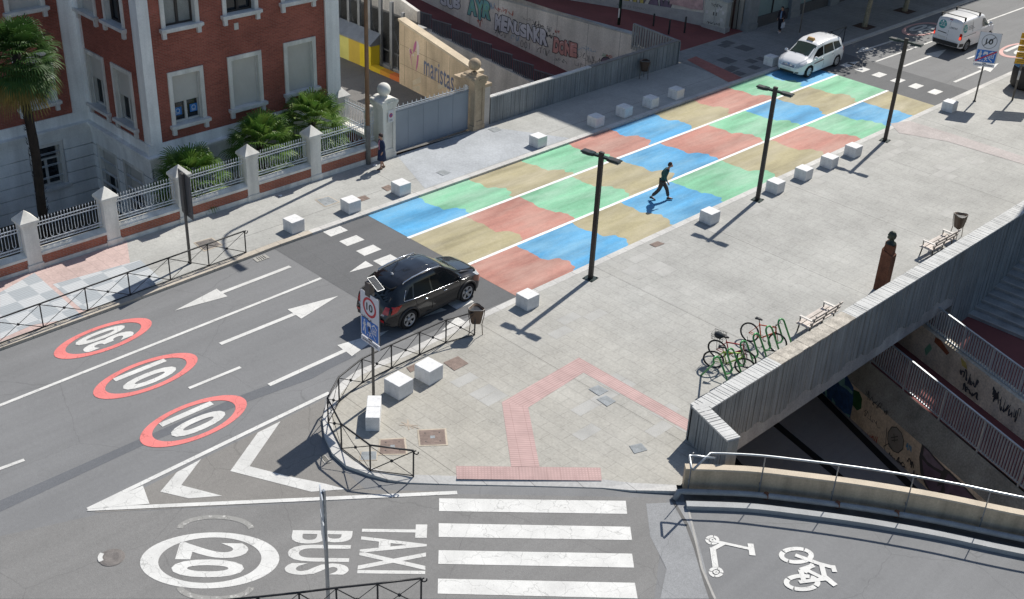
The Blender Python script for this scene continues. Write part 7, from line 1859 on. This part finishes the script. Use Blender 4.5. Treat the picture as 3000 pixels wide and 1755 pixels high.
c.strip('door_seam', M_SEAM, [(.14,1.85),(.14,1.2),(.14,.4)], .006); c.strip('rail_slot', M_TRIM, [(-2.1,1.0),(-1.2,1.0),(-.6,1.0)], .012); c.strip('door_seam', M_SEAM, [(-1.05,1.85),(-1.05,1.2),(-1.0,.5)], .006)
for y in (-2.0, -.2):
    m = MB(); m.box(-.74,.74,y-.03,y+.03,2.06,2.10); 
    for sg in (-1,1): m.box(sg*.74-.04,sg*.74+.04,y-.05,y+.05,1.88,2.10)
    m.build('roof_bar', M_TRIM if y < -1 else M_TRIM, c.t)
for sg in (-1,1):
    m = MB(); y = 1.12; x = c.side_x(y,1.2); m.sphere((sg*(x+.14),y,1.25), .13, 12, (.9,.55,1.0)); m.bar((sg*(x-.02),y,1.18),(sg*(x+.08),y,1.20), .05); m.build('mirror', M_TRIM if sg < 0 else M_PAINTW, c.t)
c.patch('headlamp', M_HEAD, [(1.95,.92),(2.25,.78),(2.22,.92),(1.85,1.04)], 5, 4, side=1, both=True, off=.01)
c.t.location = (-30.50, 69.85, 0)

# ------------------------------------------------------------------ people
def skin_obj(name, verts, edges, radii, m_, parent, root=0, sub=1, loc=None):
    me = bpy.data.meshes.new(name); o = root_loc(parent)
    me.from_pydata([tuple(Vector(v)) for v in verts], edges, []); me.materials.append(m_)
    ob = bpy.data.objects.new(name, me); COL.objects.link(ob)
    sk = ob.modifiers.new('skin', 'SKIN'); sk.use_smooth_shade = True; sk.branch_smoothing = .4
    for i, r in enumerate(radii):
        d = me.skin_vertices[0].data[i]; d.radius = r if isinstance(r, tuple) else (r, r); d.use_root = (i == root)
    sb_ = ob.modifiers.new('sub', 'SUBSURF'); sb_.levels = sub; sb_.render_levels = sub
    if parent: ob.parent = parent; KIDS.setdefault(parent.name, []).append(ob); ROOTS[ob.name] = o
    return ob
class Sk:
    def __init__(s): s.v = []; s.e = []; s.r = []
    def p(s, co, r, parent=None):
        s.v.append(Vector(co)); s.r.append(r); i = len(s.v)-1
        if parent is not None: s.e.append((parent, i))
        return i
    def chain(s, pts, parent):
        for co, r in pts: parent = s.p(co, r, parent)
        return parent
SKIN = mat('skin', (.42,.235,.165), .55, .06, 8, 60, .04, .02); SKINL = mat('skin_leg', (.45,.27,.20), .5, .06, 8)
def person(label, loc, rz, pose, cloth, hair, sc_=1.0, skirt=False, bag=None):
    # local frame: facing +Y; pose holds joint positions for a 1.72 m figure
    t = thing('person', label, 'person', (0,0,0)); P = {k: Vector(v) for k, v in pose.items()}
    s = Sk(); pel = s.p(P['pelvis'], (.115,.095)); w1 = s.p(P['pelvis'].lerp(P['chest'], .5), (.125,.095), pel); ch = s.p(P['chest'], (.145,.105), w1); nk0 = s.p(P['neck'], .06, ch)
    nk = s.p(P['neck'].lerp(P['head'], .45), .055, nk0); h1 = s.p(P['head']+Vector((0,.015,-.05)), (.068,.078), nk); h2 = s.p(P['head']+Vector((0,.0,.04)), (.078,.092), h1); s.p(P['head']+Vector((0,-.01,.11)), (.055,.065), h2)
    s.p(P['head']+Vector((0,.105,-.012)), .014, h1)    # nose
    for sd in 'LR':
        sg = -1 if sd == 'L' else 1
        hip = s.p(P['hip'+sd], .085, pel); kn = s.p(P['knee'+sd], .055, hip); an = s.p(P['ank'+sd], .040, kn); s.p(P['toe'+sd], .032, an)
        sh = s.p(P['sh'+sd], .055, ch); el = s.p(P['el'+sd], .042, sh); wr = s.p(P['wr'+sd], .028, el)
        d = (P['wr'+sd]-P['el'+sd]).normalized(); side = Vector((0,1,0)) - d*d.y; side.normalize(); nn = d.cross(side)
        pm = s.p(P['wr'+sd]+d*.055, (.030,.020), wr)
        for f, L in enumerate((.070,.080,.075,.058)):
            o_ = side*(.024-.016*f); s.chain([(P['wr'+sd]+d*.09+o_, .009),(P['wr'+sd]+d*(.09+L*.55)+o_+nn*.012, .008),(P['wr'+sd]+d*(.09+L*.9)+o_+nn*.035, .007)], pm)
        s.chain([(P['wr'+sd]+d*.045+side*.036, .010),(P['wr'+sd]+d*.085+side*.048+nn*.012, .008)], pm)
    skin_obj('body', s.v, s.e, s.r, SKIN, t)
    # jacket
    j = Sk(); b = j.p(P['pelvis']+Vector((0,0,-cloth.get('drop', .04) if not skirt else -.10)), cloth.get('hem', (.15,.125))); w_ = j.p(P['pelvis'].lerp(P['chest'], .5), (.15,.12), b); c_ = j.p(P['chest'], (.185,.15), w_); j.p(P['neck']+Vector((0,0,-.03)), (.09,.08), c_)
    for sd in 'LR':
        a = j.p(P['sh'+sd], .085, c_); e = j.p(P['el'+sd], .068, a); j.p(P['el'+sd].lerp(P['wr'+sd], .92), .045, e)
    skin_obj('jacket', j.v, j.e, j.r, cloth['jacket'], t)
    if not skirt:
        j = Sk(); b = j.p(P['pelvis']+Vector((0,0,.02)), (.13,.11))
        for sd in 'LR':
            a = j.p(P['hip'+sd], .115, b); e = j.p(P['knee'+sd], .088, a); f = j.p(P['ank'+sd].lerp(P['knee'+sd], .12), .078, e)
        skin_obj('trousers', j.v, j.e, j.r, cloth['legs'], t)
    else:
        m = MB(); zc = P['pelvis'].z; m.lathe((P['pelvis'].x,P['pelvis'].y,0), [(.15,zc+.08),(.175,zc-.06),(.19,zc-.22),(.215,zc-.45),(.20,zc-.45),(.15,zc-.2)], 18); m.build('skirt', cloth['legs'], t)
    for sd in 'LR':
        a, b = P['ank'+sd], P['toe'+sd]; d = (b-a); d.z = 0; d.normalize(); tz = min(a.z-.08, b.z-.02); pit = (b.z-(a.z-.06)); 
        m = MB(); n = 10; sd_ = Vector((-d.y,d.x,0)); vs = []
        for u, w_, h in ((-.07,.030,.07),(0,.040,.075),(.08,.045,.055),(.15,.045,.04),(.20,.025,.03)):
            q = a+d*u; zz = (a.z-.075)+(b.z-.02-(a.z-.075))*max(0,u)/.17
            vs += [q.xy.to_3d()+sd_*w_+Vector((0,0,zz)), q.xy.to_3d()-sd_*w_+Vector((0,0,zz)), q.xy.to_3d()-sd_*w_*.8+Vector((0,0,zz+h)), q.xy.to_3d()+sd_*w_*.8+Vector((0,0,zz+h))]
        fs = [(4*i+k_, 4*i+(k_+1)%4, 4*i+4+(k_+1)%4, 4*i+4+k_) for i in range(4) for k_ in range(4)]+[(0,3,2,1),(16,17,18,19)]
        m.add(vs, fs, True); m.build('shoe', cloth['shoe'], t)
    # hair cap: hemisphere shell behind and above the face
    m = MB(); H = P['head']; vs = []; fs = []; n = 16; rings = 7
    for i in range(rings+1):
        th = hair.get('from', 0)+(hair['to']-hair.get('from', 0))*i/rings
        for k_ in range(n):
            a = 2*PI*k_/n; fr = .5+.5*math.sin(a)   # 1 = front
            tt = th*(1-hair.get('brow', .45)*fr*fr); v = Vector((.092*math.sin(tt)*math.cos(a), -.02+.108*math.sin(tt)*math.sin(a), .03+.125*math.cos(tt)))
            if hair.get('bald'): v *= 1.0
            vs.append(H+v*hair.get('k', 1.0))
    fs = [(i*n+k_, i*n+(k_+1)%n, (i+1)*n+(k_+1)%n, (i+1)*n+k_) for i in range(rings) for k_ in range(n)]
    if not hair.get('from'): pass
    m.add(vs, fs, True); m.build('hair', hair['m'], t)
    m = MB()
    for sg in (-1,1): m.sphere(tuple(H+Vector((sg*.032,.085,.015))), .010, 6)
    m.build('eyes', plain('eye_dark', (.03,.02,.015), .3), t)
    m = MB(); m.obox(H+Vector((0,.092,-.062)), .045, .008, .008); m.build('mouth', plain('lip', (.30,.09,.08), .5), t)
    m = MB()
    for sg in (-1,1): m.sphere(tuple(H+Vector((sg*.084,-.005,.0))), .028, 8, (.4,.8,1.2))
    m.build('ears', SKIN, t)
    if cloth.get('blouse'):
        m = MB(); a = P['neck']+Vector((0,.085,-.02)); b = P['chest']+Vector((0,.145,-.0)); c_ = P['pelvis'].lerp(P['chest'], .45)+Vector((0,.135,0)); d_ = P['pelvis']+Vector((0,.145,.02))
        for (p, w0), (q, w1) in zip(((a,.03),(b,.055),(c_,.06)), ((b,.055),(c_,.06),(d_,.05))): m.add([p+Vector((-w0,-.02,0)), p+Vector((0,.012,0)), p+Vector((w0,-.02,0)), q+Vector((w1,-.02,0)), q+Vector((0,.012,0)), q+Vector((-w1,-.02,0))], [(0,1,4,5),(1,2,3,4)], True)
        m.build('blouse', cloth['blouse'], t)
    t.location = loc; t.rotation_euler = (0,0,rz); t.scale = (sc_,)*3
    if bag:
        sd = bag; d = P['wr'+sd]; ca, sa = math.cos(rz), math.sin(rz); wl = Vector(loc)+Vector((d.x*ca-d.y*sa, d.x*sa+d.y*ca, d.z))*sc_
        g = thing('handbag', 'pale grey shopping bag carried by the person in dark clothes by the shop front', 'bag', (0,0,0))
        m = MB(); m.add([(-.16,-.05,-.42),(.16,-.05,-.42),(.16,.05,-.42),(-.16,.05,-.42),(-.14,-.035,-.1),(.14,-.035,-.1),(.14,.035,-.1),(-.14,.035,-.1)], [(3,2,1,0),(0,1,5,4),(1,2,6,5),(2,3,7,6),(3,0,4,7),(4,5,6,7)]); m.build('bag_body', mat('bag_pale', (.50,.51,.55), .6, .08, 5), g)
        m = MB(); m.tube([(-.08,0,-.1),(-.05,0,0),(.05,0,0),(.08,0,-.1)], .008, 5); m.build('handle', M_DARKM, g); g.location = tuple(wl+Vector((0,0,-.06))); g.rotation_euler = (0,0,rz+PI/2)
    return t
fa_, ra_ = S(1966,588,.013), S(1902,583,.013)
hd = (fa_-ra_).normalized(); mid = (fa_+ra_)/2; stride = (fa_-ra_).length
rzm = math.atan2(hd.y, hd.x)-PI/2
lf = stride/2*.80
walk = dict(pelvis=(0,0,.90), chest=(0,.10,1.26), neck=(0,.19,1.47), head=(0,.27,1.60), hipL=(-.09,.0,.86), hipR=(.09,0,.86), kneeL=(-.09,lf*.62,.50), ankL=(-.08,lf-.04,.10), toeL=(-.08,lf+.12,.06), kneeR=(.09,-lf*.30,.48), ankR=(.08,-lf-.02,.16), toeR=(.08,-lf+.13,.035),
    shL=(-.18,.15,1.40), shR=(.18,.15,1.40), elL=(-.24,-.02,1.13), elR=(.24,.08,1.12), wrL=(-.22,.02,.90), wrR=(.21,.20,.93))
MJ = mat('jacket_teal', (.022,.085,.085), .8, .15, 5); MT = mat('trouser_brown', (.07,.048,.040), .8, .15, 5)
person('person in a dark green jacket striding across the painted street with head bent', tuple(Vector((mid.x,mid.y,.013))), rzm, walk, dict(jacket=MJ, legs=MT, shoe=M_SIGNK, hem=(.185,.15), drop=.14), dict(m=mat('hair_brown', (.055,.028,.018), .7), to=1.95, brow=.62, **{'from': .35}), 1.01)
stand = dict(pelvis=(0,0,.90), chest=(0,.02,1.26), neck=(0,.03,1.46), head=(0,.07,1.59), hipL=(-.085,0,.86), hipR=(.085,0,.86), kneeL=(-.08,.06,.49), ankL=(-.075,.08,.09), toeL=(-.075,.22,.03), kneeR=(.08,.01,.48), ankR=(.075,-.12,.10), toeR=(.075,.02,.03),
    shL=(-.17,.02,1.40), shR=(.17,.02,1.40), elL=(-.23,-.02,1.13), elR=(.23,-.04,1.13), wrL=(-.22,.07,.90), wrR=(.22,.06,.90))
MN = mat('navy_cloth', (.018,.030,.075), .8, .15, 5)
pw = S(1119,494,ZW)
person('person in a navy coat and skirt with a pink blouse beside the white gate pillar', tuple(pw), math.atan2(-.93,-.25)-PI/2, stand, dict(jacket=MN, legs=MN, shoe=mat('shoe_tan', (.16,.11,.08)), blouse=mat('pink_blouse', (.50,.20,.28), .8)), dict(m=mat('hair_dark', (.030,.013,.012), .6), to=2.05, brow=.45, k=1.08), .95, skirt=True)
pw2 = S(2283,95,ZW)
person('person in a dark jacket and white shoes in the shade by the shop front', tuple(pw2), math.atan2(-.9,.1)-PI/2, stand, dict(jacket=mat('jacket_black', (.018,.013,.022), .8), legs=mat('trouser_black', (.012,.013,.022), .8), shoe=mat('shoe_white', (.5,.5,.52)), blouse=mat('shirt_blue', (.14,.22,.36), .8)), dict(m=mat('hair_black', (.012,.009,.009), .5), to=2.05, brow=.45), .93, bag='L')

# ------------------------------------------------------------------ street trees at the top right
M_BARK = mat('plane_bark', (.26,.235,.17), .9, .3, 4, 18, .25, .3); M_CROWN = leafmat('plane_leaf', (.05,.11,.025), (.09,.15,.035))
def tree(loc, h, rad, seed, label, lean=(.2,.15)):
    rnd = random.Random(seed); L = Vector(loc); t = thing('street_tree', label, 'tree', loc, 0, 'plane trees on the far left pavement')
    top = L+Vector((lean[0],lean[1],h)); m = MB(); m.tube([L+Vector((0,0,-.02)), L+Vector((lean[0]*.1,lean[1]*.1,.25)), L.lerp(top,.35), L.lerp(top,.7), top], [.20,.155,.14,.13,.11], 12)
    tips = []
    for k_ in range(9):
        a = 2.4*k_; e = top+Vector((math.cos(a)*rad*rnd.uniform(.5,.8), math.sin(a)*rad*rnd.uniform(.5,.8), rnd.uniform(.6,2.6))); md = top.lerp(e,.5)+Vector((0,0,.3)); m.tube([top-Vector((0,0,.2)), md, e], [.075,.05,.02], 6); tips.append(e)
    m.build('trunk', M_BARK, t)
    b = MB()
    cl = [top+Vector((rnd.gauss(0,1)*rad*.42, rnd.gauss(0,1)*rad*.5, rnd.uniform(.4,3.6))) for _ in range(60)]+tips
    for c_ in cl:
        for _ in range(110):
            p = c_+Vector((rnd.gauss(0,.38), rnd.gauss(0,.38), rnd.gauss(0,.32))); d = Vector((rnd.gauss(0,1), rnd.gauss(0,1), rnd.gauss(0,.6))).normalized(); s_ = d.cross(Vector((rnd.random(),rnd.random(),rnd.random()))).normalized(); q = rnd.uniform(.15,.24)
            b.add([p, p+d*q*.6+s_*q*.5, p+d*q*1.2, p+d*q*.6-s_*q*.5], [(0,1,2,3)])
    b.build('crown', M_CROWN, t)
    m = MB(); m.box(L.x-.55,L.x+.55,L.y-.55,L.y+.55,ZW-.01,ZW+.005); tag(m.build('tree_pit', mat('pit_soil', (.07,.04,.03), .95)), kind='structure')
tree((-35.9,67.5,ZW), 4.5, 1.7, 3, 'pale trunked street tree nearer the short black railing')
tree((-36.1,72.8,ZW), 4.6, 1.8, 4, 'pale trunked street tree farther along, at the top edge of the picture')
tree((-36.1,78.3,ZW), 4.6, 1.8, 5, 'street tree beyond the top edge whose leaf shadow falls on the road behind the van')

# ------------------------------------------------------------------ covers and gratings set in the ground
M_IRON = mat('cast_iron', (.17,.155,.145), .7, .2, 6, 60, .25, .4, .2); M_IRONB = mat('brown_iron', (.215,.16,.135), .75, .2, 6, 60, .25, .4); M_CEM = mat('cement_frame', (.44,.38,.30), .85, .15, 3)
M_GREYC = mat('grey_cover', (.28,.30,.31), .8, .2, 4, 50, .2, .3)
def cover(label, quad_d, z, lidm, frame=True, dots=True, name='manhole_cover', ridges=True, group='square covers in the pavements'):
    P = [D(x, y, z) for x, y in quad_d]; c = sum(P, Vector())/4
    t = thing(name, label, 'manhole cover', (c.x,c.y,z), 0, group)
    f = lambda k_, h: [tuple((c+(p-c)*k_).xy)+(z+h+.006,) for p in P]
    if frame: m = MB(); m.add(f(1.14,.003)+f(1.0,.006), [(0,1,5,4),(1,2,6,5),(2,3,7,6),(3,0,4,7)]); m.build('frame', M_CEM if frame is True else frame, t)
    m = MB(); m.add(f(1.0,.007)+f(.97,.011), [(0,1,5,4),(1,2,6,5),(2,3,7,6),(3,0,4,7),(4,5,6,7)])
    if ridges:
        for i in range(1,9):
            u = i/9; a = P[0].lerp(P[3],u); b = P[1].lerp(P[2],u); a = c+(a-c)*.93; b = c+(b-c)*.93; m.ribbon([Vector((a.x,a.y,z+.0205)), Vector((b.x,b.y,z+.0205))], .012)
    m.build('lid', lidm, t)
    if dots:
        m = MB()
        for u in (.22,.78):
            for v_ in (.22,.78): q = P[0].lerp(P[1],u).lerp(P[3].lerp(P[2],u), v_); put2d(m, disc2d(.022,8), (q.x,q.y,z+.022), (1,0,0), (0,1,0))
        m.build('lift_hole', M_SIGNK, t)
        m = MB(); m.poly(*[tuple(q[:2])+(z+.0225,) for q in f(.18,0)]); m.build('badge', M_GREYC, t)
    return t
cover('brown square cover with four lifting holes nearest the pink path, right of its twin', [(1031,1060),(1094,1057),(1098,1094),(1035,1096)], ZW, M_IRONB)
cover('brown square cover with four lifting holes behind the curved railing', [(937,1083),(994,1080),(999,1117),(934,1118)], ZW, M_IRONB)
cover('small grey cover at the foot of the curved railing', [(890,1112),(927,1111),(926,1132),(887,1133)], ZW, M_GREYC, dots=False)
cover('brown brick patterned grate beside the two granite cubes', [(1091,893),(1127,877),(1153,895),(1118,913)], ZW, M_IRONB, False, False)
cover('small brown grate at the kerb between the curved railing and the granite cubes', [(1000,905),(1022,895),(1033,906),(1010,917)], ZW, M_IRONB, False, False)
cover('upper of two grey patterned covers inside the pink tactile bend', [(1448,958),(1472,948),(1498,962),(1474,975)], ZW, M_GREYC, False, False)
cover('lower of two grey patterned covers inside the pink tactile bend', [(1468,983),(1490,973),(1516,988),(1494,1001)], ZW, M_GREYC, False, False)
cover('grey patterned cover near the dark foot of the wing wall', [(1548,1098),(1578,1091),(1594,1108),(1561,1117)], ZW, M_GREYC, False, False)
cover('large grey square cover on the left pavement beside the lamp shadow', [(778,492),(808,484),(833,497),(800,508)], ZW, M_GREYC)
cover('brown grate cover behind the tall grey sign post', [(480,598),(520,587),(545,603),(504,617)], ZW, M_IRON)
cover('small cover on the left pavement behind the second granite cube', [(878,487),(897,481),(911,489),(890,496)], ZW, M_IRONB, False, False)
cover('small cover on the left pavement behind the third granite cube', [(938,462),(956,455),(972,463),(953,471)], ZW, M_IRONB, False, False)
cover('cover set in the pale drive in front of the sliding gate', [(1072,425),(1090,418),(1110,425),(1090,433)], ZW, M_GREYC, False, False)
cover('cover on the pavement at the foot of the tan gate pillar', [(1200,318),(1221,312),(1236,320),(1216,326)], ZW, M_GREYC, False, False)
cover('brown cover on the plaza near the first street lamp shadow', [(1598,602),(1618,594),(1636,600),(1613,609)], ZW, M_IRONB, False, False)
def grate(label, quad_d, z=.012):
    P = [D(x, y, z) for x, y in quad_d]; c = sum(P, Vector())/4; t = thing('drain_grate', label, 'drain', (c.x,c.y,z), 0, 'kerb drains')
    m = MB(); m.add([tuple((c+(p-c)*1.0).xy)+(z+.004,) for p in P]+[tuple((c+(p-c)*.78).xy)+(z+.008,) for p in P], [(0,1,5,4),(1,2,6,5),(2,3,7,6),(3,0,4,7)])
    for i in range(1,6):
        a = P[0].lerp(P[1],i/6); b = P[3].lerp(P[2],i/6); m.ribbon([Vector((a.x,a.y,z+.007)), Vector((b.x,b.y,z+.007))], .05)
    m.build('bars', mat('grate_pale', (.36,.35,.32), .8, .15), t); m = MB(); m.poly(*[tuple(p.xy)+(z+.002,) for p in P]); m.build('pit', M_SIGNK, t)
grate('drain grate at the left kerb under the end of the black railing', [(622,636),(652,626),(664,634),(633,645)])
grate('drain grate at the painted street edge in front of the pale drive', [(1224,404),(1246,397),(1252,403),(1229,411)])
grate('drain grate at the foot of the curved kerb in the railing shadow', [(786,1124),(800,1119),(816,1138),(800,1142)])
p = D(275,1372,.012); t = thing('manhole_cover', 'round iron manhole cover half whitened, left of the white speed circle', 'manhole cover', (p.x,p.y,.012))
rx = (D(307,1372)-D(243,1372)).length/2
m = MB(); m.lathe(tuple(p), [(rx,0),(rx*.96,.008),(rx*.90,.004),(rx*.86,.009),(rx*.5,.009),(rx*.45,.005),(0,.005)], 36); m.build('lid', M_IRON, t)
m = MB(); ctr = p+Vector((-.05,.0,.012)); pts = [ctr+Vector((CD.x,CD.y,0))*rx*.8*math.cos(a)+Vector((CD.y,-CD.x,0))*rx*.8*math.sin(a) for a in [PI*.75+.15*j for j in range(9)]]; m.ribbon(pts, .12); m.build('paint_rest', M_WHITEW, t)
# rust stain and scraps
sm_ = MB(); c = D(1003,1045,ZW+.004); 
for k_ in range(9): a = 2.4*k_; c = c+Vector((0,0,.0006)); sm_.ribbon([c, c+Vector((math.cos(a)*random.uniform(.1,.42), math.sin(a)*random.uniform(.1,.42), 0))], .05, taper=True)
tag(sm_.build('rust_stain', mat('rust_stain', (.37,.315,.255), .85, .1, 3)), kind='structure')
def litter(label, x, y, sc_=1):
    p = D(x, y, ZW); t = MB(); rnd = random.Random(int(x)); n = 7
    vs = [(p.x+math.cos(a)*rnd.uniform(.05,.12)*sc_, p.y+math.sin(a)*rnd.uniform(.05,.12)*sc_, ZW+rnd.uniform(.01,.06)) for a in [2*PI*j/n for j in range(n)]]+[(p.x,p.y,ZW+.07)]
    t.add(vs, [(j,(j+1)%n,n) for j in range(n)]); tag(t.build('litter', plain('paper_white', (.6,.62,.65), .6), None, tuple(p)), label, 'litter', 'scraps of litter')
litter('scrap of white paper at the foot of the boundary wall piers', 690,483); litter('crumpled wrapper in the corner by the white gate pillar', 923,408)
print('objects', len(bpy.data.objects))
